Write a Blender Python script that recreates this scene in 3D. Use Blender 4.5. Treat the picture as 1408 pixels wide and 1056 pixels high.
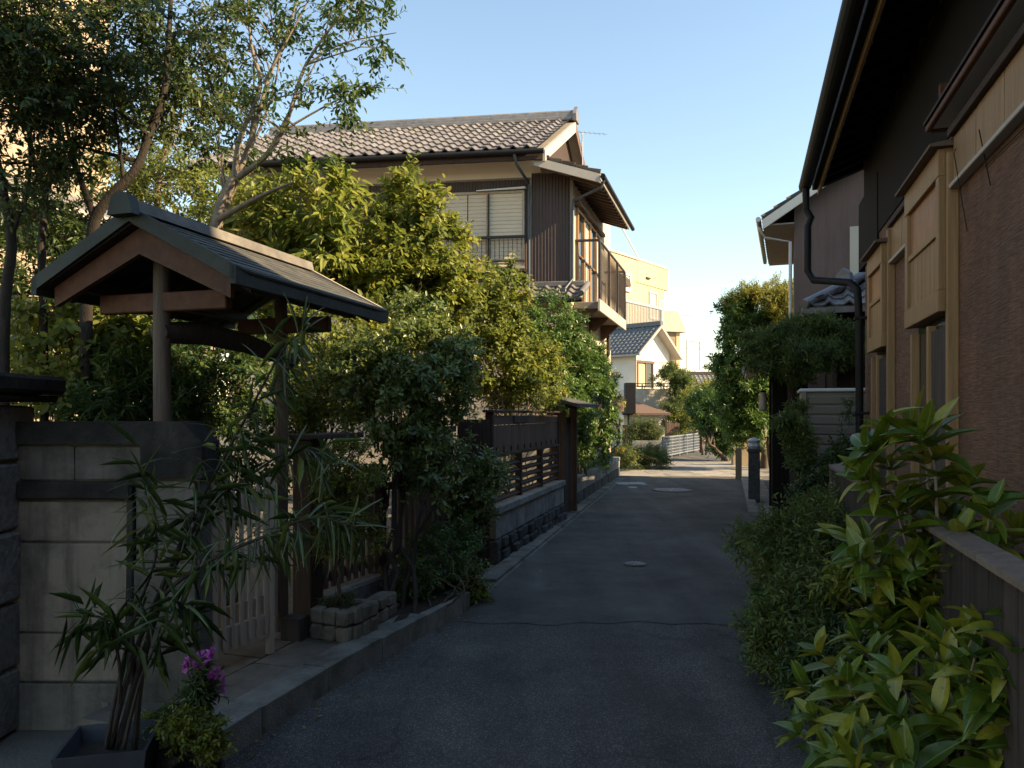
import bpy, math, random
import numpy as np
from mathutils import Vector, Matrix

for _o in list(bpy.data.objects):
    bpy.data.objects.remove(_o)
SC = bpy.context.scene
COL = SC.collection
R = math.radians
random.seed(4)

# ------------------------------------------------------------------ camera, sky, sun, exposure
H, F = 1.6, 1050.0           # eye height (m), focal length in photo pixels (1408 wide)
cam = bpy.data.cameras.new("camera")
cam.sensor_width = 36.0
cam.lens = F / 1408.0 * 36.0
cam.shift_y = 42.0 / 1408.0
cam.clip_start, cam.clip_end = 0.05, 3000.0
camo = bpy.data.objects.new("camera", cam)
camo.location = (0, 0, H)
camo.rotation_euler = (R(90), 0, 0)
COL.objects.link(camo)
SC.camera = camo

SUN_AZ, SUN_EL = -16.0, 33.0   # measured from +X towards +Y, and above the horizon
sdir = Vector((math.cos(R(SUN_AZ)) * math.cos(R(SUN_EL)), math.sin(R(SUN_AZ)) * math.cos(R(SUN_EL)), math.sin(R(SUN_EL))))
world = bpy.data.worlds.new("World")
SC.world = world
world.use_nodes = True
wn, wl = world.node_tree.nodes, world.node_tree.links
sky = wn.new("ShaderNodeTexSky")
sky.sky_type = 'NISHITA'
sky.sun_disc = False
sky.sun_elevation = R(SUN_EL)
sky.sun_rotation = math.atan2(sdir.x, sdir.y)
sky.air_density, sky.dust_density, sky.ozone_density = 1.4, 0.0, 3.4
wl.new(sky.outputs[0], wn["Background"].inputs[0])
wn["Background"].inputs[1].default_value = 0.115
sl = bpy.data.lights.new("sun", 'SUN')
sl.energy = 5.0
sl.angle = R(0.6)
sl.color = (1.0, 0.82, 0.58)
slo = bpy.data.objects.new("sun", sl)
slo.rotation_euler = sdir.to_track_quat('Z', 'Y').to_euler()
slo.location = sdir * 60
COL.objects.link(slo)
vs = SC.view_settings
vs.view_transform = 'Standard'
vs.look = 'None'
vs.exposure = 1.36
vs.gamma = 1.0
vs.use_curve_mapping = False
vs.use_white_balance = True          # camera set for shade
vs.white_balance_temperature = 7700
vs.white_balance_tint = 10
SC.render.resolution_x, SC.render.resolution_y = 1024, 768

# ------------------------------------------------------------------ helpers
def P(x, y, d):
    """photo pixel + distance -> point"""
    return Vector(((x - 704) / F * d, d, H + (570 - y) / F * d))

def G(x, y, z=0.0):
    """photo pixel of a point that lies on the level z"""
    d = (H - z) * F / (y - 570)
    return Vector(((x - 704) / F * d, d, z))

def frame(o, ux, uy=None, uz=(0, 0, 1)):
    ux = Vector(ux).normalized(); uz = Vector(uz).normalized()
    uy = Vector(uy).normalized() if uy is not None else uz.cross(ux).normalized()
    m = Matrix.Identity(4)
    for i in range(3):
        m[i][0], m[i][1], m[i][2], m[i][3] = ux[i], uy[i], uz[i], o[i]
    return m

def sdirv(deg):
    """horizontal unit vector 'deg' to the right of the view axis"""
    return Vector((math.sin(R(deg)), math.cos(R(deg)), 0))

def wloc(o):
    v = Vector((0, 0, 0))
    while o is not None:
        v = v + o.location
        o = o.parent
    return v

def tag(o, label=None, cat=None, group=None, kind=None):
    if label: o["label"] = label
    if cat: o["category"] = cat
    if group: o["group"] = group
    if kind: o["kind"] = kind
    return o

def thing(name, label, cat, loc, group=None):
    o = bpy.data.objects.new(name, None)
    o.empty_display_size = 0.1
    o.location = loc
    COL.objects.link(o)
    return tag(o, label, cat, group)

class MB:
    """collects geometry in world coordinates; build() links it as one mesh object"""
    def __init__(self):
        self.v, self.f = [], []
    def add(self, vs_, fs_):
        n = len(self.v)
        self.v += [tuple(p) for p in vs_]
        self.f += [tuple(i + n for i in q) for q in fs_]
        return self
    def box(self, M, x0, x1, y0, y1, z0, z1, ch=0.0):
        if ch <= 0:
            p = [M @ Vector(c) for c in ((x0, y0, z0), (x1, y0, z0), (x1, y1, z0), (x0, y1, z0), (x0, y0, z1), (x1, y0, z1), (x1, y1, z1), (x0, y1, z1))]
            return self.add(p, BOXF)
        vv, ff = chamfer(x1 - x0, y1 - y0, z1 - z0, ch)
        c = Vector(((x0 + x1) / 2, (y0 + y1) / 2, (z0 + z1) / 2))
        return self.add([M @ (Vector(q) + c) for q in vv], ff)
    def hexa(self, p):
        return self.add(p, BOXF)
    def prism(self, poly, ext):
        n = len(poly); ext = Vector(ext)
        a = [Vector(p) for p in poly]
        fs_ = [tuple(range(n))[::-1], tuple(range(n, 2 * n))]
        fs_ += [(i, (i + 1) % n, (i + 1) % n + n, i + n) for i in range(n)]
        return self.add(a + [p + ext for p in a], fs_)
    def tube(self, pts, rad, n=6, cap=True):
        pts = [Vector(p) for p in pts]
        rad = rad if isinstance(rad, (list, tuple)) else [rad] * len(pts)
        rings = []
        t0 = (pts[1] - pts[0]).normalized()
        nrm = t0.orthogonal().normalized()
        for i, p in enumerate(pts):
            t = (pts[min(i + 1, len(pts) - 1)] - pts[max(i - 1, 0)])
            t = t.normalized() if t.length > 1e-9 else t0
            nrm = (nrm - t * nrm.dot(t))
            nrm = nrm.normalized() if nrm.length > 1e-6 else t.orthogonal().normalized()
            b = t.cross(nrm)
            rings += [p + (nrm * math.cos(2 * math.pi * k / n) + b * math.sin(2 * math.pi * k / n)) * rad[i] for k in range(n)]
        fs_ = []
        for i in range(len(pts) - 1):
            for k in range(n):
                a, b2 = i * n + k, i * n + (k + 1) % n
                fs_.append((a, b2, b2 + n, a + n))
        if cap:
            fs_.append(tuple(range(n))[::-1])
            fs_.append(tuple(range((len(pts) - 1) * n, len(pts) * n)))
        return self.add(rings, fs_)
    def lathe(self, o, prof, n=20):
        o = Vector(o)
        vv = [o + Vector((r * math.cos(2 * math.pi * k / n), r * math.sin(2 * math.pi * k / n), z)) for r, z in prof for k in range(n)]
        fs_ = [(i * n + k, i * n + (k + 1) % n, (i + 1) * n + (k + 1) % n, (i + 1) * n + k) for i in range(len(prof) - 1) for k in range(n)]
        fs_ += [tuple(range(n))[::-1], tuple(range((len(prof) - 1) * n, len(prof) * n))]
        return self.add(vv, fs_)
    def build(self, name, mat, parent=None, smooth=False):
        if parent is not None:
            off = wloc(parent)
        else:
            a = np.array(self.v); off = Vector(((a[:, 0].min() + a[:, 0].max()) / 2, (a[:, 1].min() + a[:, 1].max()) / 2, a[:, 2].min()))
        me = bpy.data.meshes.new(name)
        me.from_pydata([(p[0] - off.x, p[1] - off.y, p[2] - off.z) for p in self.v], [], self.f)
        me.materials.append(mat)
        if smooth:
            me.polygons.foreach_set("use_smooth", [True] * len(me.polygons))
            try: me.set_sharp_from_angle(angle=R(50))
            except Exception: pass
        me.update()
        o = bpy.data.objects.new(name, me)
        o.parent = parent
        if parent is None: o.location = off
        COL.objects.link(o)
        return o

BOXF = [(0, 3, 2, 1), (4, 5, 6, 7), (0, 1, 5, 4), (1, 2, 6, 5), (2, 3, 7, 6), (3, 0, 4, 7)]
def chamfer(sx, sy, sz, ch):
    """box with chamfered edges centred on the origin: 24 points, 26 faces"""
    hx, hy, hz = sx / 2, sy / 2, sz / 2
    ch = min(ch, hx * .9, hy * .9, hz * .9)
    vv, idx = [], {}
    for x in (-1, 1):
        for y in (-1, 1):
            for z in (-1, 1):
                for ax in range(3):
                    q = [x * (hx - ch), y * (hy - ch), z * (hz - ch)]
                    q[ax] = (x, y, z)[ax] * (hx, hy, hz)[ax]
                    idx[(x, y, z, ax)] = len(vv); vv.append(tuple(q))
    ff = []
    for ax in range(3):
        for s in (-1, 1):
            o1, o2 = [a for a in range(3) if a != ax]
            loop = []
            for a, b in ((-1, -1), (1, -1), (1, 1), (-1, 1)):
                k = [0, 0, 0]; k[ax] = s; k[o1] = a; k[o2] = b
                loop.append(idx[(k[0], k[1], k[2], ax)])
            flip = (s > 0) if ax != 1 else (s < 0)
            ff.append(tuple(loop) if flip else tuple(loop[::-1]))
    for ax in range(3):                        # edge strips run along ax
        o1, o2 = [a for a in range(3) if a != ax]
        for a in (-1, 1):
            for b in (-1, 1):
                def I(s, w):
                    k = [0, 0, 0]; k[ax] = s; k[o1] = a; k[o2] = b
                    return idx[(k[0], k[1], k[2], w)]
                ff.append((I(-1, o1), I(1, o1), I(1, o2), I(-1, o2)))
    for x in (-1, 1):
        for y in (-1, 1):
            for z in (-1, 1):
                ff.append(tuple(idx[(x, y, z, a)] for a in range(3)))
    # orient outwards
    out = []
    A = [Vector(p) for p in vv]
    for q in ff:
        n = (A[q[1]] - A[q[0]]).cross(A[q[2]] - A[q[0]])
        c = sum((A[i] for i in q), Vector()) / len(q)
        out.append(q if n.dot(c) >= 0 else q[::-1])
    return vv, out

_pm = {}
def unit_mesh(key, mat, jag=0.0, ch=.06, seed=0):
    """shared chamfered unit block, optionally roughened, for bricks, planks, slats, stones"""
    k = (key, mat.name, jag, ch, seed)
    if k not in _pm:
        vv, ff = chamfer(1, 1, 1, ch)
        rg = random.Random(seed + 17)
        if jag: vv = [tuple(c + rg.uniform(-jag, jag) for c in p) for p in vv]
        me = bpy.data.meshes.new(key)
        me.from_pydata(vv, [], ff)
        me.materials.append(mat)
        _pm[k] = me
    return _pm[k]

def piece(name, me, parent, M):
    """one object of its own sharing mesh data, placed in world coordinates under its parent"""
    o = bpy.data.objects.new(name, me)
    o.parent = parent
    o.matrix_local = Matrix.Translation(-wloc(parent)) @ M
    COL.objects.link(o)
    return o

def block(name, mat, parent, M, x0, x1, y0, y1, z0, z1, jag=0.0, seed=0, ch=.06):
    """a plank, brick or stone filling the given range of frame M"""
    S = Matrix.Diagonal((x1 - x0, y1 - y0, z1 - z0, 1))
    T = Matrix.Translation(((x0 + x1) / 2, (y0 + y1) / 2, (z0 + z1) / 2))
    return piece(name, unit_mesh(name, mat, jag, ch, seed), parent, M @ T @ S)

# ------------------------------------------------------------------ materials
def mat(name, c1, c2=None, scale=4.0, rough=.75, bump=.0, bscale=60.0, stretch=(1, 1, 1), spec=.3, metal=0.0, jitter=0.0, stain=None, stain_scale=1.2, stain_amt=.6, coat=0.0, bdist=.01, streak=None, streak_amt=.7):
    """procedural surface: two-tone noise in world space, patchy stains, fine relief, per-piece tone"""
    m = bpy.data.materials.new(name)
    m.use_nodes = True
    nt = m.node_tree; n, l = nt.nodes, nt.links
    b = n["Principled BSDF"]
    b.inputs["Roughness"].default_value = rough
    b.inputs["Metallic"].default_value = metal
    b.inputs["Specular IOR Level"].default_value = spec
    b.inputs["Coat Weight"].default_value = coat
    c2 = c2 or tuple(x * .75 for x in c1)
    geo = n.new("ShaderNodeNewGeometry")
    mp = n.new("ShaderNodeMapping"); mp.inputs["Scale"].default_value = stretch
    l.new(geo.outputs["Position"], mp.inputs[0])
    nz = n.new("ShaderNodeTexNoise"); nz.inputs["Scale"].default_value = scale; nz.inputs["Detail"].default_value = 6; nz.inputs["Roughness"].default_value = .65
    l.new(mp.outputs[0], nz.inputs["Vector"])
    rp = n.new("ShaderNodeValToRGB")
    rp.color_ramp.elements[0].position = .33; rp.color_ramp.elements[1].position = .67
    rp.color_ramp.elements[0].color = (*c2, 1); rp.color_ramp.elements[1].color = (*c1, 1)
    l.new(nz.outputs["Fac"], rp.inputs[0])
    out = rp.outputs[0]
    if stain:
        ns = n.new("ShaderNodeTexNoise"); ns.inputs["Scale"].default_value = stain_scale; ns.inputs["Detail"].default_value = 8; ns.inputs["Roughness"].default_value = .7
        l.new(geo.outputs["Position"], ns.inputs["Vector"])
        r2 = n.new("ShaderNodeValToRGB"); r2.color_ramp.elements[0].position = .45; r2.color_ramp.elements[1].position = .68
        r2.color_ramp.elements[1].color = (stain_amt,) * 3 + (1,)
        l.new(ns.outputs["Fac"], r2.inputs[0])
        mx = n.new("ShaderNodeMix"); mx.data_type = 'RGBA'
        l.new(r2.outputs[0], mx.inputs[0]); l.new(out, mx.inputs[6]); mx.inputs[7].default_value = (*stain, 1)
        out = mx.outputs[2]
    if streak:
        m2 = n.new("ShaderNodeMapping"); m2.inputs["Scale"].default_value = (7, 7, .55)
        l.new(geo.outputs["Position"], m2.inputs[0])
        ns = n.new("ShaderNodeTexNoise"); ns.inputs["Scale"].default_value = 1.3; ns.inputs["Detail"].default_value = 7; ns.inputs["Roughness"].default_value = .65
        l.new(m2.outputs[0], ns.inputs["Vector"])
        r3 = n.new("ShaderNodeValToRGB"); r3.color_ramp.elements[0].position = .47; r3.color_ramp.elements[1].position = .70
        r3.color_ramp.elements[1].color = (streak_amt,) * 3 + (1,)
        l.new(ns.outputs["Fac"], r3.inputs[0])
        mx = n.new("ShaderNodeMix"); mx.data_type = 'RGBA'
        l.new(r3.outputs[0], mx.inputs[0]); l.new(out, mx.inputs[6]); mx.inputs[7].default_value = (*streak, 1)
        out = mx.outputs[2]
    if jitter:
        oi = n.new("ShaderNodeObjectInfo")
        mr = n.new("ShaderNodeMapRange"); mr.inputs[3].default_value = 1 - jitter; mr.inputs[4].default_value = 1 + jitter
        l.new(oi.outputs["Random"], mr.inputs[0])
        hs = n.new("ShaderNodeHueSaturation")
        l.new(mr.outputs[0], hs.inputs["Value"]); l.new(out, hs.inputs["Color"])
        out = hs.outputs[0]
    l.new(out, b.inputs["Base Color"])
    if bump:
        nb = n.new("ShaderNodeTexNoise"); nb.inputs["Scale"].default_value = bscale; nb.inputs["Detail"].default_value = 5
        l.new(mp.outputs[0], nb.inputs["Vector"])
        bp = n.new("ShaderNodeBump"); bp.inputs["Strength"].default_value = bump; bp.inputs["Distance"].default_value = bdist
        l.new(nb.outputs["Fac"], bp.inputs["Height"]); l.new(bp.outputs[0], b.inputs["Normal"])
    return m

def leaf_mat(name, dark, mid, light, trans=.35, rough=.42, per_object=False, spec=.35):
    m = bpy.data.materials.new(name)
    m.use_nodes = True
    nt = m.node_tree; n, l = nt.nodes, nt.links
    b = n["Principled BSDF"]
    b.inputs["Roughness"].default_value = rough
    b.inputs["Specular IOR Level"].default_value = spec
    rp = n.new("ShaderNodeValToRGB")
    e = rp.color_ramp.elements
    e[0].position = 0.0; e[0].color = (*dark, 1)
    e[1].position = 1.0; e[1].color = (*light, 1)
    k = e.new(.55); k.color = (*mid, 1)
    if per_object:
        oi = n.new("ShaderNodeObjectInfo"); l.new(oi.outputs["Random"], rp.inputs[0])
    else:
        at = n.new("ShaderNodeAttribute"); at.attribute_name = "tint"; l.new(at.outputs["Fac"], rp.inputs[0])
    col = rp.outputs[0]
    if per_object:
        geo = n.new("ShaderNodeNewGeometry")
        nz = n.new("ShaderNodeTexNoise"); nz.inputs["Scale"].default_value = 40; nz.inputs["Detail"].default_value = 3
        l.new(geo.outputs["Position"], nz.inputs["Vector"])
        hs = n.new("ShaderNodeHueSaturation")
        mr = n.new("ShaderNodeMapRange"); mr.inputs[3].default_value = .5; mr.inputs[4].default_value = 1.35
        l.new(nz.outputs["Fac"], mr.inputs[0]); l.new(mr.outputs[0], hs.inputs["Value"]); l.new(col, hs.inputs["Color"])
        col = hs.outputs[0]
        tc = n.new("ShaderNodeTexCoord"); sp = n.new("ShaderNodeSeparateXYZ"); l.new(tc.outputs["Object"], sp.inputs[0])
        ab = n.new("ShaderNodeMath"); ab.operation = 'ABSOLUTE'; l.new(sp.outputs[1], ab.inputs[0])
        rib = n.new("ShaderNodeMapRange"); rib.inputs[1].default_value = .0006; rib.inputs[2].default_value = .0022; rib.inputs[3].default_value = .55; rib.inputs[4].default_value = 0.0
        l.new(ab.outputs[0], rib.inputs[0])
        m1 = n.new("ShaderNodeMix"); m1.data_type = 'RGBA'; l.new(rib.outputs[0], m1.inputs[0]); l.new(col, m1.inputs[6]); m1.inputs[7].default_value = (.36, .38, .14, 1)
        n2 = n.new("ShaderNodeTexNoise"); n2.inputs["Scale"].default_value = 55; n2.inputs["Detail"].default_value = 4
        l.new(geo.outputs["Position"], n2.inputs["Vector"])
        sp2 = n.new("ShaderNodeMapRange"); sp2.inputs[1].default_value = .66; sp2.inputs[2].default_value = .72; sp2.inputs[3].default_value = 0.0; sp2.inputs[4].default_value = .75
        l.new(n2.outputs["Fac"], sp2.inputs[0])
        m2 = n.new("ShaderNodeMix"); m2.data_type = 'RGBA'; l.new(sp2.outputs[0], m2.inputs[0]); l.new(m1.outputs[2], m2.inputs[6]); m2.inputs[7].default_value = (.10, .06, .02, 1)
        col = m2.outputs[2]
    l.new(col, b.inputs["Base Color"])
    tr = n.new("ShaderNodeBsdfTranslucent")
    g = n.new("ShaderNodeHueSaturation"); g.inputs["Value"].default_value = 1.5; g.inputs["Hue"].default_value = .485
    l.new(col, g.inputs["Color"]); l.new(g.outputs[0], tr.inputs[0])
    mx = n.new("ShaderNodeMixShader"); mx.inputs[0].default_value = trans
    l.new(b.outputs[0], mx.inputs[1]); l.new(tr.outputs[0], mx.inputs[2])
    l.new(mx.outputs[0], n["Material Output"].inputs[0])
    return m

def asphalt(name, base, fleck, coarse):
    m = mat(name, base, tuple(c * .68 for c in base), scale=1.3, rough=.8, spec=.35)
    nt = m.node_tree; n, l = nt.nodes, nt.links
    b = n["Principled BSDF"]
    geo = n.new("ShaderNodeNewGeometry")
    vo = n.new("ShaderNodeTexVoronoi"); vo.inputs["Scale"].default_value = coarse
    l.new(geo.outputs["Position"], vo.inputs["Vector"])
    src = b.inputs["Base Color"].links[0].from_socket
    hs = n.new("ShaderNodeSeparateColor"); l.new(vo.outputs["Color"], hs.inputs[0])
    r = n.new("ShaderNodeValToRGB"); r.color_ramp.elements[0].position = .72; r.color_ramp.elements[1].position = .98
    l.new(hs.outputs[0], r.inputs[0])
    mx = n.new("ShaderNodeMix"); mx.data_type = 'RGBA'
    l.new(r.outputs[0], mx.inputs[0]); l.new(src, mx.inputs[6]); mx.inputs[7].default_value = (*fleck, 1)
    # long faint worn bands along the street
    mp = n.new("ShaderNodeMapping"); mp.inputs["Rotation"].default_value = (0, 0, R(16)); mp.inputs["Scale"].default_value = (2.2, .18, 1)
    l.new(geo.outputs["Position"], mp.inputs[0])
    nb = n.new("ShaderNodeTexNoise"); nb.inputs["Scale"].default_value = 1.0; nb.inputs["Detail"].default_value = 5
    l.new(mp.outputs[0], nb.inputs["Vector"])
    mr = n.new("ShaderNodeMapRange"); mr.inputs[1].default_value = .3; mr.inputs[2].default_value = .7; mr.inputs[3].default_value = .75; mr.inputs[4].default_value = 1.3
    l.new(nb.outputs["Fac"], mr.inputs[0])
    hv = n.new("ShaderNodeHueSaturation"); l.new(mr.outputs[0], hv.inputs["Value"]); l.new(mx.outputs[2], hv.inputs["Color"])
    l.new(hv.outputs[0], b.inputs["Base Color"])
    dn = n.new("ShaderNodeTexNoise"); dn.inputs["Scale"].default_value = 1.6; dn.inputs["Detail"].default_value = 6
    l.new(geo.outputs["Position"], dn.inputs["Vector"])
    va = n.new("ShaderNodeVectorMath"); va.operation = 'MULTIPLY_ADD'; va.inputs[1].default_value = (.9, .9, 0)
    l.new(dn.outputs["Color"], va.inputs[0]); l.new(geo.outputs["Position"], va.inputs[2])
    ve = n.new("ShaderNodeTexVoronoi"); ve.feature = 'DISTANCE_TO_EDGE'; ve.inputs["Scale"].default_value = .45
    l.new(va.outputs[0], ve.inputs["Vector"])
    cr_ = n.new("ShaderNodeMapRange"); cr_.inputs[1].default_value = .002; cr_.inputs[2].default_value = .007; cr_.inputs[3].default_value = .75; cr_.inputs[4].default_value = 1.0
    l.new(ve.outputs["Distance"], cr_.inputs[0])
    sn = n.new("ShaderNodeTexNoise"); sn.inputs["Scale"].default_value = .9; sn.inputs["Detail"].default_value = 9; sn.inputs["Roughness"].default_value = .72
    l.new(geo.outputs["Position"], sn.inputs["Vector"])
    s2 = n.new("ShaderNodeMapRange"); s2.inputs[1].default_value = .35; s2.inputs[2].default_value = .65; s2.inputs[3].default_value = .62; s2.inputs[4].default_value = 1.25
    l.new(sn.outputs["Fac"], s2.inputs[0])
    mu = n.new("ShaderNodeMath"); mu.operation = 'MULTIPLY'; l.new(cr_.outputs[0], mu.inputs[0]); l.new(s2.outputs[0], mu.inputs[1])
    h2 = n.new("ShaderNodeHueSaturation"); l.new(mu.outputs[0], h2.inputs["Value"]); l.new(hv.outputs[0], h2.inputs["Color"]); l.new(h2.outputs[0], b.inputs["Base Color"])
    bp = n.new("ShaderNodeBump"); bp.inputs["Strength"].default_value = .7; bp.inputs["Distance"].default_value = .006
    l.new(vo.outputs["Distance"], bp.inputs["Height"]); l.new(bp.outputs[0], b.inputs["Normal"])
    return m

M_ = {}
def setup_materials():
    A = M_
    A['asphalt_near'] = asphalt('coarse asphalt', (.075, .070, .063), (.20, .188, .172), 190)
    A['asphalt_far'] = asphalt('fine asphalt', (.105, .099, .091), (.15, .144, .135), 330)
    A['concrete'] = mat('kerb concrete', (.24, .225, .195), (.145, .136, .12), 6, .9, .6, 90, stain=(.045, .046, .034), stain_scale=2.6, stain_amt=.85, jitter=.12)
    A['pave'] = mat('pale paving', (.30, .285, .26), (.20, .19, .175), 3, .85, .3, 80, stain=(.12, .115, .11), jitter=.15)
    A['slab'] = mat('path slab', (.20, .172, .14), (.115, .10, .083), 7, .85, .5, 70, stain=(.045, .04, .035), jitter=.25)
    A['soil'] = mat('garden soil', (.05, .037, .025), (.028, .021, .015), 12, .95, 1.0, 60)
    A['ground'] = mat('ground', (.12, .11, .095), (.08, .075, .062), 3, .95, .4, 50)
    A['oldwall'] = mat('old rendered wall', (.18, .16, .135), (.105, .094, .08), 2.5, .9, .5, 45, stain=(.03, .028, .025), stain_scale=2.2, stain_amt=.85, streak=(.035, .032, .028), jitter=.15)
    A['oldpanel'] = mat('faded render panel', (.27, .225, .178), (.19, .157, .125), 2.0, .9, .4, 40, stain=(.07, .058, .048), stain_scale=3.2, stain_amt=.8, streak=(.05, .042, .035), streak_amt=.8, jitter=.08)
    A['darkcap'] = mat('sooty coping', (.026, .024, .022), (.010, .0095, .009), 5, .9, .8, 40, stain=(.075, .068, .058), stain_scale=4.0, stain_amt=.6)
    A['granite'] = mat('rough granite', (.25, .24, .225), (.14, .135, .125), 26, .85, .9, 45, jitter=.18, stain=(.05, .048, .045), stain_scale=2.5)
    A['darkstone'] = mat('dark rock face', (.075, .078, .08), (.035, .036, .038), 18, .85, 1.0, 35, jitter=.3)
    A['palestone'] = mat('weathered stone', (.30, .295, .275), (.18, .178, .168), 9, .9, .6, 60, jitter=.12, stain=(.06, .065, .06), stain_scale=3.2)
    A['planter'] = mat('ochre stone', (.22, .19, .15), (.13, .11, .088), 14, .9, .9, 50, jitter=.2, stain=(.05, .045, .038), stain_scale=4)
    A['wood_dark'] = mat('dark stained wood', (.060, .036, .027), (.034, .021, .017), 5, .7, .5, 30, stretch=(12, 12, .8), jitter=.22)
    A['wood_brown'] = mat('brown fence wood', (.16, .105, .083), (.105, .067, .053), 4, .75, .5, 28, stretch=(14, 14, .7), jitter=.16)
    A['wood_grey'] = mat('weathered grey wood', (.095, .075, .064), (.045, .036, .032), 3, .85, .6, 26, stretch=(16, 16, .6), jitter=.25)
    A['wood_pale'] = mat('pale sun toned wood', (.50, .42, .33), (.38, .31, .24), 4, .75, .4, 30, stretch=(14, 14, .8), jitter=.1)  # tone raised to stand in for sun on the gate slats
    A['wood_gold'] = mat('honey wood', (.36, .215, .105), (.25, .145, .068), 3, .55, .35, 25, stretch=(15, 15, .6), jitter=.08)
    A['wood_goldp'] = mat('honey plywood', (.36, .165, .075), (.26, .115, .05), 2.2, .5, .3, 6, stretch=(5, 5, 2), jitter=.06)
    A['wood_red'] = mat('red brown beam', (.125, .050, .025), (.075, .030, .016), 3, .65, .3, 25, stretch=(6, 6, 6), jitter=.08)
    A['wood_brown2'] = mat('dark weathered boards', (.072, .052, .043), (.032, .024, .021), 3, .85, .6, 26, stretch=(16, 16, .6), jitter=.3)
    A['wood_capb'] = mat('pale brown cap wood', (.22, .165, .13), (.14, .105, .085), 4, .8, .4, 30, stretch=(5, 5, 5), jitter=.12)
    A['post'] = mat('grey log', (.17, .125, .095), (.105, .078, .06), 4, .8, .5, 24, stretch=(14, 14, .8))
    A['shingle'] = mat('grey roof boards', (.085, .085, .078), (.045, .046, .043), 6, .7, .4, 40, jitter=.15, stain=(.16, .15, .13), stain_scale=4, stain_amt=.4)
    A['ridge_sun_tone'] = mat('sun toned ridge board', (.21, .19, .165), (.12, .11, .10), 6, .75, .4, 40, stain=(.07, .068, .06), stain_scale=5)  # lighter than the shingles to imitate sunlight along the gate ridge
    A['copper'] = mat('patinated copper', (.040, .048, .040), (.020, .024, .021), 5, .6, .2, 40, metal=.2)
    A['tile'] = mat('grey roof tile', (.20, .185, .18), (.12, .112, .112), 7, .42, .25, 60, spec=.5, jitter=.28)
    A['tile_blue'] = mat('blue grey roof tile', (.15, .165, .18), (.095, .105, .115), 7, .45, .2, 60, spec=.5, jitter=.25)
    A['siding'] = mat('brown corrugated siding', (.10, .066, .055), (.068, .046, .041), 3, .6, .15, 40, stretch=(6, 6, .5), stain=(.075, .06, .06), stain_scale=1.2)
    A['cream'] = mat('cream render', (.60, .53, .42), (.52, .45, .35), 2, .85, .2, 70, stain=(.36, .31, .25), stain_scale=.9, stain_amt=.45, streak=(.40, .35, .28), streak_amt=.4)
    A['band'] = mat('pale plaster band', (.86, .82, .74), (.80, .76, .68), 2, .85, .1, 60)
    A['white'] = mat('white render', (.74, .70, .61), (.68, .63, .54), 1.5, .85, .1, 60)
    A['shutter'] = mat('beige shutter', (.66, .57, .42), (.60, .51, .375), 3, .5, 0, jitter=.04)
    A['yellow'] = mat('ochre render', (.62, .46, .28), (.56, .41, .245), .6, .85, .1, 40, stain=(.50, .37, .22), stain_scale=.35, stain_amt=.5)
    A['tan'] = mat('tan siding', (.43, .34, .25), (.36, .285, .21), 2, .75, .1, 30, jitter=.06)
    A['pink'] = mat('mauve brown render', (.175, .125, .11), (.145, .103, .092), 1.6, .9, .25, 60, stain=(.11, .08, .07), stain_scale=.8, streak=(.10, .075, .065), streak_amt=.6)
    A['soffit'] = mat('pale fascia', (.46, .42, .37), (.40, .36, .31), 2, .7)
    A['grey_soffit'] = mat('grey soffit board', (.24, .215, .19), (.19, .17, .15), 3, .75)
    A['black_wood'] = mat('near black wood', (.016, .014, .012), (.008, .007, .006), 5, .8, .4, 26, stretch=(14, 14, .7), jitter=.2, spec=.1)
    A['black_metal'] = mat('black metal pipe', (.014, .014, .015), (.008, .008, .009), 6, .6, 0, spec=.25)
    A['blue_pipe'] = mat('slate blue pipe', (.07, .085, .10), (.05, .06, .072), 4, .45, 0, spec=.5)
    A['rail'] = mat('bronze rail', (.07, .052, .042), (.045, .034, .028), 5, .5, 0, metal=.4)
    A['grey_metal'] = mat('galvanised metal', (.42, .43, .44), (.34, .35, .36), 6, .4, 0, metal=.7)
    A['white_metal'] = mat('white painted metal', (.66, .67, .66), (.58, .59, .58), 4, .5, 0)
    A['rail_shade_tone'] = mat('white paint in shade tone', (.20, .22, .25), (.15, .17, .195), 6, .5, 0)  # white paint darkened so the guard rail looks shaded
    A['shed'] = mat('taupe painted steel', (.27, .24, .21), (.235, .21, .185), 2, .45, 0, jitter=.05)
    A['glass'] = mat('dark glass', (.03, .035, .04), (.02, .024, .028), 2, .08, 0, spec=.8)
    A['curtain'] = mat('cream curtain', (.62, .47, .27), (.53, .39, .21), 3, .8, .2, 14, stretch=(8, 8, .4))
    A['paper'] = mat('frosted glass', (.52, .47, .38), (.46, .42, .34), 2, .3, 0, spec=.5)
    A['lantern'] = mat('lantern glass', (.55, .49, .43), (.47, .42, .37), 4, .3, 0, spec=.5)
    A['bark'] = mat('brown bark', (.13, .098, .072), (.065, .05, .038), 9, .9, .8, 40, stretch=(3, 3, 1))
    A['bark_pale'] = mat('pale smooth bark', (.27, .215, .16), (.16, .125, .095), 9, .8, .5, 40, stretch=(2, 2, 1))
    A['bark_dark'] = mat('dark bark', (.055, .043, .034), (.03, .024, .02), 9, .9, .8, 40, stretch=(3, 3, 1))
    A['twig'] = mat('green twig', (.085, .075, .035), (.05, .045, .022), 9, .8)
    A['pot'] = mat('black plastic pot', (.022, .023, .026), (.016, .017, .019), 5, .5, .1, 60)
    A['pot_blue'] = mat('slate planter', (.05, .055, .068), (.035, .039, .048), 5, .55, .1, 60)
    A['pot_clay'] = mat('brown clay pot', (.16, .085, .055), (.11, .06, .04), 6, .8, .2, 60)
    A['iron'] = mat('cast iron', (.21, .21, .205), (.13, .13, .13), 14, .55, .3, 60, metal=.3)
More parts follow.
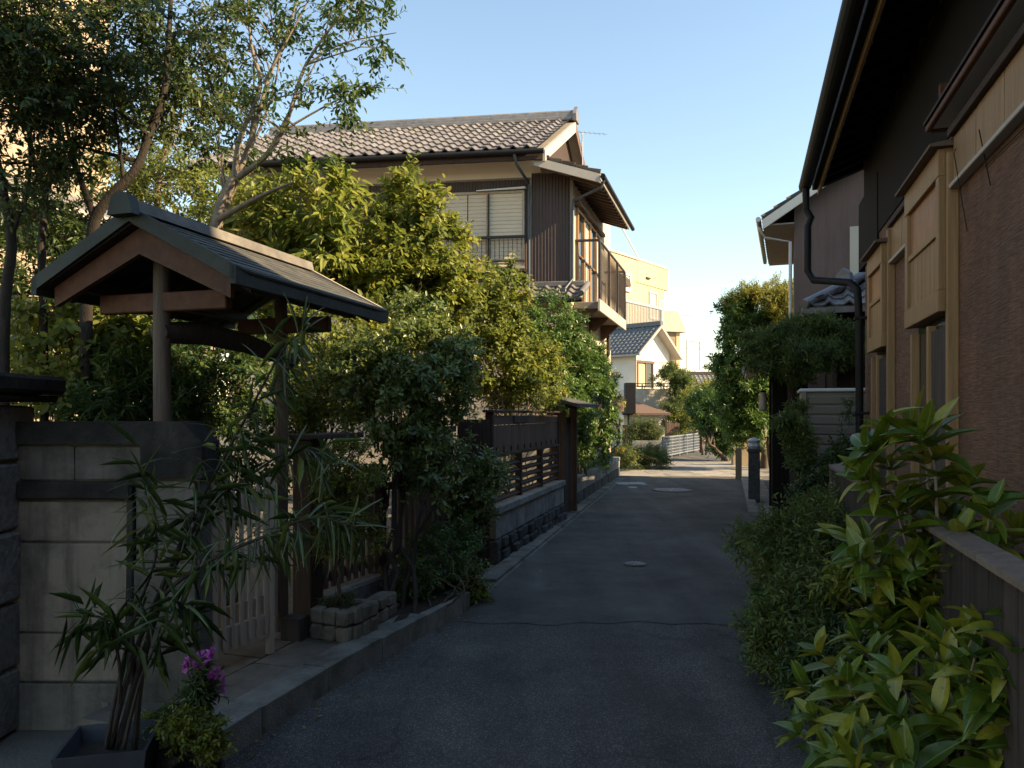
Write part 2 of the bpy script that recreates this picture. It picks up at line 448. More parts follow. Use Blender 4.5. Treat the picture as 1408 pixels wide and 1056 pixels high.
    A['paint_white'] = mat('worn white paint', (.50, .50, .48), (.26, .26, .26), 16, .8, .3, 80)
    A['plastic'] = mat('clear plastic wrap', (.55, .57, .58), (.42, .44, .46), 30, .25, .8, 30, spec=.6)
    A['ochre_wall'] = mat('sandy wall', (.30, .235, .16), (.24, .185, .125), 3, .9, .3, 50)
    A['petal'] = leaf_mat('mauve petals', (.42, .08, .36), (.58, .16, .50), (.75, .32, .66), .35, .6)
    wall = mat('brown combed render', (.27, .145, .09), (.19, .10, .064), 2.2, .82, .0, stain=(.15, .085, .06), stain_scale=1.6, stain_amt=.6, streak=(.14, .08, .055), streak_amt=.6)
    n, l = wall.node_tree.nodes, wall.node_tree.links
    geo = n.new("ShaderNodeNewGeometry")
    mp = n.new("ShaderNodeMapping"); mp.inputs["Scale"].default_value = (9, 9, 95)
    l.new(geo.outputs["Position"], mp.inputs[0])
    nz = n.new("ShaderNodeTexNoise"); nz.inputs["Scale"].default_value = 1; nz.inputs["Detail"].default_value = 6; nz.inputs["Roughness"].default_value = .7
    l.new(mp.outputs[0], nz.inputs["Vector"])
    bp = n.new("ShaderNodeBump"); bp.inputs["Strength"].default_value = 1.0; bp.inputs["Distance"].default_value = .02
    l.new(nz.outputs["Fac"], bp.inputs["Height"]); l.new(bp.outputs[0], n["Principled BSDF"].inputs["Normal"])
    b_ = n["Principled BSDF"]; src = b_.inputs["Base Color"].links[0].from_socket
    mr = n.new("ShaderNodeMapRange"); mr.inputs[1].default_value = .3; mr.inputs[2].default_value = .7; mr.inputs[3].default_value = .55; mr.inputs[4].default_value = 1.4
    l.new(nz.outputs["Fac"], mr.inputs[0])
    hv = n.new("ShaderNodeHueSaturation"); l.new(mr.outputs[0], hv.inputs["Value"]); l.new(src, hv.inputs["Color"]); l.new(hv.outputs[0], b_.inputs["Base Color"])
    A['combed'] = wall
    # foliage
    A['lf_camellia'] = leaf_mat('camellia leaf', (.06, .10, .03), (.14, .195, .05), (.29, .33, .10), .34, .32, spec=.5)
    A['lf_yellow'] = leaf_mat('yellow green leaf', (.065, .105, .02), (.16, .20, .035), (.36, .34, .075), .42, .42)
    A['lf_dark'] = leaf_mat('dark evergreen leaf', (.022, .044, .012), (.052, .09, .022), (.12, .15, .035), .3, .4)
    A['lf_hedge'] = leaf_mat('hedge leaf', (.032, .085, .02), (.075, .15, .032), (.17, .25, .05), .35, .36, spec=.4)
    A['lf_hedge_sun'] = leaf_mat('sun toned hedge leaf', (.10, .13, .02), (.25, .25, .04), (.45, .38, .075), .42, .42)  # lit copy of the hedge leaf, sunlight put into the gold
    A['lf_tree'] = leaf_mat('garden tree leaf', (.022, .06, .016), (.05, .10, .022), (.13, .165, .035), .42, .45)
    A['lf_light'] = leaf_mat('light tree leaf', (.07, .11, .022), (.16, .20, .04), (.33, .32, .08), .45, .45)
    A['lf_loquat'] = leaf_mat('long lit leaf', (.09, .135, .024), (.21, .25, .05), (.42, .40, .14), .42, .38)
    A['lf_pine'] = leaf_mat('pine needle', (.04, .075, .02), (.10, .15, .035), (.25, .26, .065), .3, .5)
    A['lf_lime'] = leaf_mat('lime leaf', (.065, .105, .012), (.15, .175, .02), (.30, .27, .04), .36, .45)
    A['lf_grass'] = leaf_mat('weed leaf', (.05, .085, .025), (.10, .14, .045), (.20, .21, .08), .4, .5)
    A['lf_nandina'] = leaf_mat('nandina leaf', (.06, .10, .024), (.125, .175, .038), (.26, .26, .07), .38, .4)
    A['lf_litter'] = leaf_mat('dry leaf', (.09, .05, .025), (.19, .12, .05), (.32, .25, .10), .15, .7)
    A['lf_big'] = leaf_mat('laurel leaf', (.06, .12, .012), (.135, .19, .018), (.34, .30, .03), .3, .36, per_object=True, spec=.5)
    A['lf_olea'] = leaf_mat('oleander leaf', (.018, .042, .02), (.035, .068, .03), (.075, .11, .045), .25, .4, per_object=True, spec=.3)
setup_materials()

# ------------------------------------------------------------------ foliage
def np_mesh(name, verts, faces, mats, midx=None, tint=None, parent=None, smooth=False):
    """faces: (n,k) array"""
    k = faces.shape[1]
    me = bpy.data.meshes.new(name)
    me.vertices.add(len(verts)); me.vertices.foreach_set("co", verts.astype(np.float32).ravel())
    me.loops.add(faces.size); me.loops.foreach_set("vertex_index", faces.astype(np.int32).ravel())
    me.polygons.add(len(faces)); me.polygons.foreach_set("loop_start", np.arange(0, faces.size, k, dtype=np.int32))
    for m in mats: me.materials.append(m)
    if midx is not None: me.polygons.foreach_set("material_index", midx.astype(np.int32))
    if smooth: me.polygons.foreach_set("use_smooth", np.ones(len(faces), dtype=bool))
    if tint is not None:
        at = me.attributes.new("tint", 'FLOAT', 'FACE'); at.data.foreach_set("value", tint.astype(np.float32))
    me.update(calc_edges=True)
    o = bpy.data.objects.new(name, me); COL.objects.link(o)
    if parent is not None:
        o.parent = parent
    return o

def unit(a):
    return a / np.maximum(np.linalg.norm(a, axis=-1, keepdims=True), 1e-9)

def leaf_quads(pos, d, nrm, L, W, droop):
    """two folded quads a leaf: base, two shoulder points a side, tip"""
    d = unit(d); s = unit(np.cross(d, nrm)); n = unit(np.cross(s, d))
    L = L[:, None]; W = W[:, None]
    def q(u, v, w): return pos + d * (u * L) + s * (v * W) + n * (w * L)
    V = np.stack([q(0, 0, 0), q(.28, -.40, .05), q(.66, -.38, .03 - droop * .4), q(1, 0, -droop), q(.66, .38, .03 - droop * .4), q(.28, .40, .05)], 1)
    n_ = len(pos)
    b = (np.arange(n_) * 6)[:, None]
    Fc = np.concatenate([b + np.array([[0, 1, 2, 3]]), b + np.array([[0, 3, 4, 5]])], 1).reshape(-1, 4)
    return V.reshape(-1, 3), Fc

def crown(parent, lobes, mats, seed, clumps=90, twigs=9, leaves=9, clump_r=.16, twig_len=.22, L=.06, W=.028, droop=.12, up=.35, shell=.5, tintb=.0, spread=.9, name="crown", twig_r=.003, flat=1.0):
    """lobes: (centre, (rx,ry,rz)[, weight]); clumps of leafy twigs spread through the uneven lobes"""
    rg = np.random.default_rng(seed)
    C = np.array([tuple(l[0]) for l in lobes]); Rr = np.array([l[1] for l in lobes])
    w = np.array([(l[1][0] * l[1][1] * l[1][2]) ** .67 * (l[2] if len(l) > 2 else 1) for l in lobes]); w /= w.sum()
    k = rg.choice(len(lobes), clumps, p=w)
    dv = unit(rg.normal(size=(clumps, 3)))
    rad = shell + (1 - shell) * np.sqrt(rg.random(clumps))
    rad *= 1 + .22 * np.sin(dv[:, 0] * 5.1 + k) * np.sin(dv[:, 1] * 4.3 + 2 * k) + .12 * rg.normal(size=clumps)
    cc = C[k] + dv * Rr[k] * rad[:, None]
    cs = clump_r * (.6 + .8 * rg.random(clumps))
    n = clumps * twigs
    ci = np.repeat(np.arange(clumps), twigs)
    td = unit(rg.normal(size=(n, 3)) * np.array([1, 1, .8 * flat]) + dv[ci] * .9 + np.array([0, 0, up]))
    tb = cc[ci] + unit(rg.normal(size=(n, 3))) * (cs[ci] * rg.random(n) * .8)[:, None] * np.array([1, 1, flat])
    tl = twig_len * (.6 + .8 * rg.random(n))
    m = n * leaves
    ti = np.repeat(np.arange(n), leaves)
    t = np.tile((np.arange(leaves) + .5) / leaves, n) * .95 + .08
    bend = np.array([0, 0, -.25])
    pos = tb[ti] + td[ti] * (tl[ti] * t)[:, None] + bend * ((tl[ti] * t ** 2) * .4)[:, None]
    a1 = unit(np.cross(td, rg.normal(size=(n, 3)))); a2 = np.cross(td, a1)
    ang = np.tile(np.arange(leaves) * 2.4, n) + rg.normal(size=m) * .4
    radial = a1[ti] * np.cos(ang)[:, None] + a2[ti] * np.sin(ang)[:, None]
    ld = unit(radial * spread + td[ti] * (.35 + .5 * t)[:, None] + np.array([0, 0, -.15]) + rg.normal(size=(m, 3)) * .18)
    nrm = unit(td[ti] * .6 + np.array([0, 0, .8]) + rg.normal(size=(m, 3)) * .35)
    ll = L * (.65 + .6 * rg.random(m)) * (1.08 - .25 * t)
    V, Fc = leaf_quads(pos, ld, nrm, ll, ll * (W / L), droop)
    ct = rg.random(clumps) * .4
    tint = np.clip(tintb + ct[ci][ti] + (rg.random(m) ** 1.6) * .6 + .12 * (t - .5), 0, 1)
    tint = np.repeat(tint, 2)
    # twigs as thin three sided rods
    e = tb + td * tl[:, None] + bend * (tl * .4)[:, None]
    tv = []
    for j in range(3):
        o = a1 * math.cos(j * 2.094) + a2 * math.sin(j * 2.094)
        tv.append(tb + o * twig_r); tv.append(e + o * twig_r * .4)
    TV = np.stack(tv, 1).reshape(-1, 3)
    b = (np.arange(n) * 6)[:, None] + len(V)
    TF = np.concatenate([b + np.array([[0, 2, 3, 1]]), b + np.array([[2, 4, 5, 3]]), b + np.array([[4, 0, 1, 5]])], 1).reshape(-1, 4)
    off = np.array(wloc(parent))
    VV = np.concatenate([V, TV]) - off
    FF = np.concatenate([Fc, TF])
    mi = np.concatenate([np.zeros(len(Fc)), np.ones(len(TF))])
    o = np_mesh(name, VV, FF, [mats[0], mats[1]], mi, np.concatenate([tint, np.zeros(len(TF))]), parent)
    return o, cc

def limb(mb, a, b, r0, r1, rg, n=6, wob=.06, seg=5):
    a, b = Vector(a), Vector(b)
    L = (b - a).length
    pts, rr = [], []
    for i in range(seg + 1):
        t = i / seg
        p = a.lerp(b, t)
        k = math.sin(math.pi * t) * L * wob
        p = p + Vector((rg.uniform(-k, k), rg.uniform(-k, k), rg.uniform(-k, k) * .5 + k * .5))
        pts.append(p); rr.append(r0 + (r1 - r0) * t)
    mb.tube(pts, rr, n)
    return pts

def plant(name, label, cat, base, lobes, mats, seed, group=None, stems=1, r0=.04, bark='bark', limbs=10, fork=.45, foot=.1, part='trunk', **kw):
    """rooted plant: tapered stems that fork into limbs, and a crown of leafy clumps"""
    rt = thing(name, label, cat, base, group)
    rg = random.Random(seed)
    o, cc = crown(rt, lobes, (M_[mats], M_['twig']), seed, **kw)
    mb = MB()
    base = Vector(base)
    cen = sum((Vector(l[0]) for l in lobes), Vector()) / len(lobes)
    for s in range(stems):
        b0 = base + Vector((rg.uniform(-foot, foot), rg.uniform(-foot, foot), -.03))
        top = base.lerp(cen, fork) + Vector((rg.uniform(-foot, foot) * 2, rg.uniform(-foot, foot) * 2, 0)) if stems > 1 else base.lerp(cen, fork)
        p = limb(mb, b0, top, r0, r0 * .62, rg, 8, .06, 6)
        for i in range(max(1, limbs // stems)):
            q = Vector(cc[rg.randrange(len(cc))])
            mid = top.lerp(q, .5) + Vector((0, 0, .08 * (q - top).length))
            st = p[rg.choice([-1, -1, -2])]
            pts = limb(mb, st, mid, r0 * .5, r0 * .28, rg, 6, .08, 4)
            limb(mb, mid, q, r0 * .28, r0 * .1, rg, 5, .1, 4)
            for j in range(2):
                q2 = Vector(cc[rg.randrange(len(cc))])
                if (q2 - mid).length < (q - top).length * 1.3:
                    limb(mb, mid, q2, r0 * .2, r0 * .07, rg, 4, .1, 4)
    mb.build(part, M_[bark], rt, True)
    return rt

# ------------------------------------------------------------------ the setting: ground, roads, kerbs
TH = 16.5
S = sdirv(TH)                      # along the street, away from the camera
RT = Vector((S.y, -S.x, 0))        # across it, to the right
Z3 = Vector((0, 0, 1))

def sheet(name, pts, z, m):
    mb = MB()
    mb.add([(p[0], p[1], z) for p in pts], [tuple(range(len(pts)))])
    o = mb.build(name, m)
    if o.data.polygons[0].normal.z < 0: o.data.flip_normals()
    return tag(o, kind="structure")

g = MB(); g.add([(-900, -300, 0), (900, -300, 0), (900, 1800, 0), (-900, 1800, 0)], [(0, 1, 2, 3)])
tag(g.build('ground', M_['ground']), kind="structure")
LK = [G(343, 1023), G(467, 942), G(559, 888), G(645, 839)]            # foot of the kerb
near_l = [(-3.4, -3.0), (-1.95, 1.6), (-1.42, 3.2)] + [tuple(p)[:2] for p in LK[:3]] + [(-.52, 5.83)]
seam = [(-.52 + 3.24 * k / 26, 5.83 + .035 * math.sin(k * 1.7) + .03 * math.sin(k * .6 + 1)) for k in range(27)]
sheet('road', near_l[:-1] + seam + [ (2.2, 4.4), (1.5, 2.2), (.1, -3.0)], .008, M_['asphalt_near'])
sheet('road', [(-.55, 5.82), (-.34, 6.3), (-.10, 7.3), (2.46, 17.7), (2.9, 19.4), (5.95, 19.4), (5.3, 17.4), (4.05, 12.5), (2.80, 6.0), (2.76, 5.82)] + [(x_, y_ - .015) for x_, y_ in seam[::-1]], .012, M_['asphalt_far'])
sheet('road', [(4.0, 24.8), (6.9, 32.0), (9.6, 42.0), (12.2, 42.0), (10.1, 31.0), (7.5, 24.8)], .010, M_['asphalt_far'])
# pale paved crossing: slabs laid in rows
cr = sheet('pavement', [(1.9, 19.3), (6.6, 19.3), (7.6, 25.1), (3.4, 25.1)], .005, M_['concrete'])
rg = random.Random(3)
y = 19.42; row = 0
while y < 24.9:
    dy = .9
    x = 2.2 + (y - 19.3) * .26 + (0 if row % 2 else -.6)
    while x < 6.3 + (y - 19.3) * .2:
        dx = rg.choice([1.2, 1.2, .9])
        block('paving_slab', M_['pave'], cr, frame((x, y, 0), (1, 0, 0)), 0, dx - .02, 0, dy - .02, .004, .03 + rg.uniform(0, .004), ch=.01)
        x += dx
    y += dy; row += 1

# left kerb, each stone its own
kerb = MB()
for a, b in zip([Vector((-1.42, 3.2, 0))] + LK[:-1], LK):
    t = (b - a).normalized(); nn = Vector((-t.y, t.x, 0))
    kerb.hexa([a - t * .0, b, b + nn * .17, a + nn * .17, a + Z3 * .10, b + Z3 * .10, b + nn * .17 + Z3 * .10, a + nn * .17 + Z3 * .10])
ko = tag(kerb.build('kerb', M_['concrete']), kind="structure")
KP = [Vector((-1.42, 3.2, 0))] + LK
seglen = [(KP[i + 1] - KP[i]).length for i in range(len(KP) - 1)]
def along(P_, s):
    for i in range(len(P_) - 1):
        L = (P_[i + 1] - P_[i]).length
        if s <= L or i == len(P_) - 2:
            t = (P_[i + 1] - P_[i]).normalized()
            return P_[i] + t * s, t
        s -= L
tot = sum(seglen); s = 0
while s < tot - .05:
    e = min(s + .62, tot)
    a, t = along(KP, s + .001); b, _ = along(KP, e)
    t = (b - a).normalized(); nn = Vector((-t.y, t.x, 0))
    M = frame(a, t, nn)
    block('kerb_stone', M_['concrete'], ko, M, .004, (b - a).length - .004, -.012, .182, .0, .15 + rg.uniform(-.004, .004), ch=.03, jag=.012, seed=int(s * 10) % 4)
    s = e

# raised forecourt in front of the roofed gate, stone slabs
fc = MB()
fpoly = [(-1.25, 3.2), (-1.0, 3.9), (-.80, 4.55), (-.62, 5.3), (-1.2, 5.5), (-1.55, 5.3), (-1.95, 4.1), (-2.05, 3.85), (-1.6, 3.7), (-1.6, 3.2)]
fpoly = [(-1.58, 3.25), (-1.40, 3.71), (-1.16, 4.52), (-.86, 5.28), (-.5, 6.2), (-1.0, 6.6), (-2.1, 6.0), (-2.6, 4.6), (-2.0, 3.95), (-1.75, 3.8)]
fc.prism([(p[0], p[1], .0) for p in fpoly], (0, 0, .112))
fo = tag(fc.build('forecourt', M_['slab']), kind="structure")
FM = frame(Vector((-1.42, 3.72, 0)), S, Vector((-S.y, S.x, 0)))      # x along street, y to the left
rowd = [(.0, .30), (.31, .60), (.61, .95)]
for ri, (y0, y1) in enumerate(rowd):
    x = -.45 + .2 * ri
    while x < 1.42:
        dx = rg.uniform(.42, .62)
        x1 = min(x + dx - .012, 1.45)
        if not (ri == 2 and x < -.1):
            block('paving_slab', M_['slab'], fo, FM, x, x1, y0 + .01, y1, .10, .145 + rg.uniform(-.004, .004), ch=.03, jag=.008, seed=ri)
        x += dx
# planting bed behind the kerb
bed = MB()
bp = [G(505, 868, .15), G(560, 850, .15), G(640, 815, .15), (-.42, 6.75, .15), (-.85, 6.6, .15), (-1.02, 5.5, .15)]
bed.prism([(p[0], p[1], .05) for p in bp], (0, 0, .10))
tag(bed.build('planting_bed', M_['soil']), kind="structure")
# concrete gutter strip along the left edge
gp = [(-.30, 6.45), (-.10, 7.25), (2.48, 17.7), (2.9, 19.25), (2.6, 19.25), (2.1, 17.7), (-.30, 8.1), (-.65, 6.6)]
go = sheet('gutter', gp, .0045, M_['concrete'])
A0, A1 = Vector((-.17, 7.25, 0)), Vector((2.42, 17.9, 0))
t = (A1 - A0).normalized(); L = (A1 - A0).length; M = frame(A0, t, Vector((-t.y, t.x, 0)))
x = 0
while x < L - .5:
    block('gutter_block', M_['concrete'], go, M, x + .005, x + .595, -.02, .16, .0, .03 + rg.uniform(0, .006), ch=.02, jag=.01, seed=int(x) % 3)
    x += .6
# right edge: short pale kerb blocks
rk = MB(); B0, B1 = Vector((3.72, 12.0, 0)), Vector((5.75, 19.2, 0))
t = (B1 - B0).normalized(); L = (B1 - B0).length; MR = frame(B0, t, Vector((t.y, -t.x, 0)), (0, 0, 1))
rk.box(MR, 0, L, .05, .5, -.01, .02)
rko = tag(rk.build('kerb', M_['concrete']), kind="structure")
x = 0
while x < L - .3:
    block('kerb_stone', M_['pave'], rko, MR, x + .006, x + .594, 0, .16, 0, .075 + rg.uniform(-.006, .006), ch=.03, jag=.012, seed=int(x) % 3)
    x += .6

# manhole covers and road marks
def manhole(c, r, label):
    rt = thing('manhole_cover', label, 'manhole', c)
    m = MB(); m.lathe(c, [(r * 1.16, .003), (r * 1.16, .012), (r * 1.04, .014), (r * 1.04, .008)], 36); m.build('rim', M_['concrete'], rt)
    m = MB(); m.lathe(c, [(r, .004), (r, .016), (r * .93, .018), (r * .9, .015)], 36); lid = m.build('lid', M_['iron'], rt)
    m = MB()
    for k in range(10):
        a = k * math.pi / 5
        M = frame(Vector(c) + Vector((math.cos(a) * r * .55, math.sin(a) * r * .55, .013)), (math.cos(a), math.sin(a), 0))
        m.box(M, -r * .22, r * .22, -r * .06, r * .06, 0, .009)
    m.box(frame(Vector(c) + Vector((0, 0, .013)), S), -r * .15, r * .15, -r * .15, r * .15, 0, .009)
    m.build('tread', M_['paint_white'], lid)
c = G(873, 778); manhole((c.x, c.y, .0125), .105, 'small round iron cover set in the asphalt by the slatted fence')
c = G(924, 675); manhole((c.x, c.y, .0125), .36, 'large round iron manhole cover in the asphalt before the paved crossing')
for i, (x0, y0, x1, y1) in enumerate([(850, 664, 884, 667), (866, 670, 874, 672)]):
    a, b = G(x0, y1), G(x1, y0)
    m = MB()
    n = 9
    top, bot = [], []
    for k in range(n):
        u = k / (n - 1)
        top.append((a.x + (b.x - a.x) * u, b.y + rg.uniform(-.05, .12), .0165)); bot.append((a.x + (b.x - a.x) * u, a.y + rg.uniform(-.1, .08), .0165))
    m.add(bot + top[::-1], [tuple(range(2 * n))])
    o = m.build('road_mark', M_['paint_white'])
    if o.data.polygons[0].normal.z < 0: o.data.flip_normals()
    tag(o, ['worn white paint dash at the road edge beside the low block wall', 'tiny worn white paint fleck next to the painted dash'][i], 'road mark')

# ------------------------------------------------------------------ roof helpers
_tm = {}
def tile_mesh(m, w, ex):
    k = (m.name, round(w, 3), round(ex, 3))
    if k not in _tm:
        N = 8; vv, ff = [], []
        L = ex * 1.18
        prof = []
        for i in range(N + 1):
            u = i / N
            prof.append((u * w * 1.04, .030 * math.cos(2 * math.pi * (u * .92 + .04)) + .012 * math.cos(4 * math.pi * u)))
        for yy, dz in ((0.0, .028), (L, -.006)):
            for x, h in prof: vv.append((x, yy, h + dz))
        for x, h in prof: vv.append((x, .004, h + .028 - .03))
        for i in range(N):
            ff.append((i, i + 1, N + 2 + i, N + 1 + i)); ff.append((i, 2 * N + 2 + i, 2 * N + 3 + i, i + 1))
        me = bpy.data.meshes.new('roof_tile'); me.from_pydata(vv, [], ff); me.materials.append(m)
        _tm[k] = me
    return _tm[k]

def tile_roof(parent, O, U, Sl, nx, ny, w, ex, m, joined=False):
    """pantiles laid from the eave corner O along U (eave) and up Sl (slope)"""
    O, U, Sl = Vector(O), Vector(U).normalized(), Vector(Sl).normalized()
    N = U.cross(Sl)
    if N.z < 0:
        O = O + U * (w * nx); U = -U; N = U.cross(Sl)
    me = tile_mesh(m, w, ex)
    N = N.normalized()
    if joined:
        vv = np.array([v.co[:] for v in me.vertices]); ff = np.array([p.vertices[:] for p in me.polygons])
        Bm = np.array([U[:], Sl[:], N[:]])
        VV, FF = [], []
        for j in range(ny):
            for i in range(nx):
                q = vv + np.array([i * w, j * ex, 0])
                VV.append(q @ Bm + np.array(O[:])); FF.append(ff + len(vv) * (j * nx + i))
        o = np_mesh('roof_tiles', np.concatenate(VV) - np.array(wloc(parent)[:]), np.concatenate(FF), [m], parent=parent)
        o["kind"] = "stuff"
        return o
    rg = random.Random(nx * 31 + ny)
    for j in range(ny):
        for i in range(nx):
            q = O + U * (i * w + rg.uniform(-.003, .003)) + Sl * (j * ex + rg.uniform(-.004, .004)) + N * rg.uniform(-.003, .004)
            piece('roof_tile', me, parent, frame(q, U, Sl, N))

def slab(name, m, parent, p0, p1, p2, p3, th):
    """sloped board: four top corners, thickness downwards"""
    mb = MB(); d = Vector((0, 0, th))
    q = [Vector(p) for p in (p0, p1, p2, p3)]
    mb.hexa([p - d for p in q] + q)
    return mb.build(name, m, parent)

def rail_run(name, m, parent, pts, n, r, z0, z1):
    """n upright bars spaced from pts[0] to pts[1], each its own object"""
    a, b = Vector(pts[0]), Vector(pts[1])
    key = ('bar', m.name)
    me = unit_mesh('bar', m, 0, .2)
    u = (b - a).normalized()
    for i in range(n):
        p = a.lerp(b, (i + .5) / n)
        piece(name, me, parent, frame((p.x, p.y, (z0 + z1) / 2), (u.x, u.y, 0)) @ Matrix.Diagonal((r, r, z1 - z0, 1)))

# ------------------------------------------------------------------ the brown two storey house on the left
HC = Vector((1.2, 15.5, 0)); HU = Vector((-.990, .139, 0)).normalized(); HV = S.copy()
def hp(a, b, z): return HC + HU * a + HV * b + Z3 * z
hs = thing('brown_house', 'two storey house with brown corrugated siding, beige shutters and a tiled gable roof', 'house', HC)
W_, D_ = 7.4, 4.9
mb = MB()
mb.hexa([hp(0, 0, 0), hp(0, D_, 0), hp(W_, D_, 0), hp(W_, 0, 0), hp(0, 0, 6.62), hp(0, D_, 6.62), hp(W_, D_, 6.62), hp(W_, 0, 6.62)])
mb.build('wall', M_['cream'], hs)
# upper front wall above the siding: cream band
mb = MB(); mb.hexa([hp(.62, -.02, 6.445), hp(.62, .2, 6.445), hp(W_, .2, 6.445), hp(W_, -.02, 6.445), hp(.62, -.02, 7.02), hp(.62, .2, 7.12), hp(W_, .2, 7.12), hp(W_, -.02, 7.02)])
mb.build('band', M_['band'], hs)
# corrugated siding, front, with ribs
def corrug(a0, a1, z0, z1, name, off=.03, pitch=.062):
    mb = MB(); n = int((a1 - a0) / pitch)
    pr = []
    for i in range(n):
        a = a0 + (a1 - a0) * i / n; p = (a1 - a0) / n
        pr += [(a, off), (a + p * .62, off), (a + p * .70, off + .014), (a + p * .92, off + .014)]
    pr.append((a1, off))
    vv = [hp(a, -o_, z0) for a, o_ in pr] + [hp(a, -o_, z1) for a, o_ in pr]
    k = len(pr)
    mb.add(vv, [(i + 1, i, i + k, i + 1 + k) for i in range(k - 1)])
    mb.prism([hp(a0, 0, z0), hp(a0, -off, z0), hp(a0, -off, z1), hp(a0, 0, z1)], HU * .01)
    return mb.build(name, M_['siding'], hs)
corrug(.86, W_, 3.9, 6.42, 'siding')
corrug(.0, .80, 4.2, 6.52, 'siding')
mb = MB()
mb.box(frame(hp(0, 0, 0), HU), -.02, .60, -.01, .06, 6.5, 6.62)
mb.box(frame(hp(0, 0, 0), HU), .84, W_, -.0, .05, 6.40, 6.44)
mb.box(frame(hp(0, 0, 0), HU), -.045, .02, -.02, .05, 4.2, 6.6)
mb.build('trim', M_['grey_soffit'], hs)
# shutters: three leaves of slats behind a low rail
FH = frame(hp(0, 0, 0), HU, -HV)         # x along the facade to the left, y out of the wall
def shutter(a0, a1, z0, z1):
    mb = MB(); n = int((z1 - z0) / .078)
    vv, ff = [], []
    for i in range(n + 1):
        z = z0 + (z1 - z0) * i / n
        for o_ in ((.068, .081) if i < n else (.068,)):
            vv += [FH @ Vector((a0, o_, z)), FH @ Vector((a1, o_, z))]
    k = len(vv) // 2
    for i in range(k - 1): ff.append((2 * i, 2 * i + 1, 2 * i + 3, 2 * i + 2))
    mb.add(vv, ff)
    return mb.build('shutter', M_['shutter'], hs)
Zs0, Zs1 = 4.62, 6.12
for a0, a1 in ((.98, 1.68), (1.70, 2.10), (2.12, 2.86)):
    shutter(a0, a1, Zs0, Zs1)
mb = MB()
for a in (.955, 1.69, 2.885): mb.box(FH, a - .022, a + .022, .03, .10, Zs0 - .02, Zs1 + .02)
mb.box(FH, .93, 2.91, .03, .10, Zs1 + .001, Zs1 + .05); mb.box(FH, .93, 2.91, .03, .12, Zs0 - .06, Zs0 - .001)
mb.build('shutter_frame', M_['wood_pale'], hs)
mb = MB(); mb.tube([FH @ Vector((1.66, .13, 6.1)), FH @ Vector((1.66, .13, 4.6))], .02, 6); mb.build('pole', M_['rail'], hs)
mb = MB(); mb.hexa([FH @ Vector(q) for q in ((.9, .03, 6.20), (1.9, .03, 6.19), (1.9, .18, 6.16), (.9, .18, 6.18), (.9, .03, 6.25), (1.9, .03, 6.22), (1.9, .18, 6.18), (.9, .18, 6.22))]); mb.build('awning', M_['white_metal'], hs)
rl = MB(); rl.box(FH, .90, 2.95, .15, .20, 5.18, 5.235, .008); rl.box(FH, .90, 2.95, .155, .195, 4.70, 4.735); rl.box(FH, .9, 2.95, .04, .2, 4.50, 4.56)
rlo = rl.build('window_rail', M_['rail'], hs)
rail_run('bar', M_['rail'], rlo, (FH @ Vector((.92, .175, 0)), FH @ Vector((2.93, .175, 0))), 22, .013, 4.73, 5.19)
# main roof
EZ, RZ, EB, RB = 6.78, 8.40, -.68, 2.25
ga = .42
sl_v = (hp(0, RB, RZ) - hp(0, EB, EZ)).normalized()
roof = slab('roof', M_['grey_soffit'], hs, hp(ga, EB, EZ), hp(W_ + .4, EB, EZ), hp(W_ + .4, RB, RZ), hp(ga, RB, RZ), .09)
slab('roof', M_['grey_soffit'], hs, hp(ga, RB * 2 - EB, EZ), hp(W_ + .4, RB * 2 - EB, EZ), hp(W_ + .4, RB + .001, RZ), hp(ga, RB + .001, RZ), .09)
sl_len = (hp(0, RB, RZ) - hp(0, EB, EZ)).length
nx, ny = 27, 11
tile_roof(roof, hp(ga + .02, EB - .05, EZ + .03), HU, sl_v, nx, ny, (W_ + .38 - ga) / nx, (sl_len - .0) / ny, M_['tile'])
sl_b = (hp(0, RB, RZ) - hp(0, RB * 2 - EB, EZ)).normalized()
tile_roof(roof, hp(ga + .02, RB * 2 - EB + .05, EZ + .03), HU, sl_b, nx, ny, (W_ + .38 - ga) / nx, sl_len / ny, M_['tile'], True)
FRr = frame(hp(ga, RB, RZ), HU, HV)
mb = MB(); mb.box(FRr, -.02, W_ + .0, -.13, .13, .0, .09, .01); mb.box(FRr, -.03, W_ + .0, -.10, .10, .09, .17, .01)
rdg = mb.build('ridge', M_['tile'], hs)
mb = MB(); mb.tube([FRr @ Vector((-.04, 0, .19)), FRr @ Vector((W_, 0, .19))], .075, 8); mb.build('ridge_cap', M_['tile'], rdg, True)
mb = MB(); mb.prism([FRr @ Vector((-.10, y_, z_)) for y_, z_ in ((-.17, -.02), (-.19, .12), (-.10, .24), (0, .34), (.10, .24), (.19, .12), (.17, -.02))], HU * .08); mb.build('ridge_end', M_['tile'], rdg)
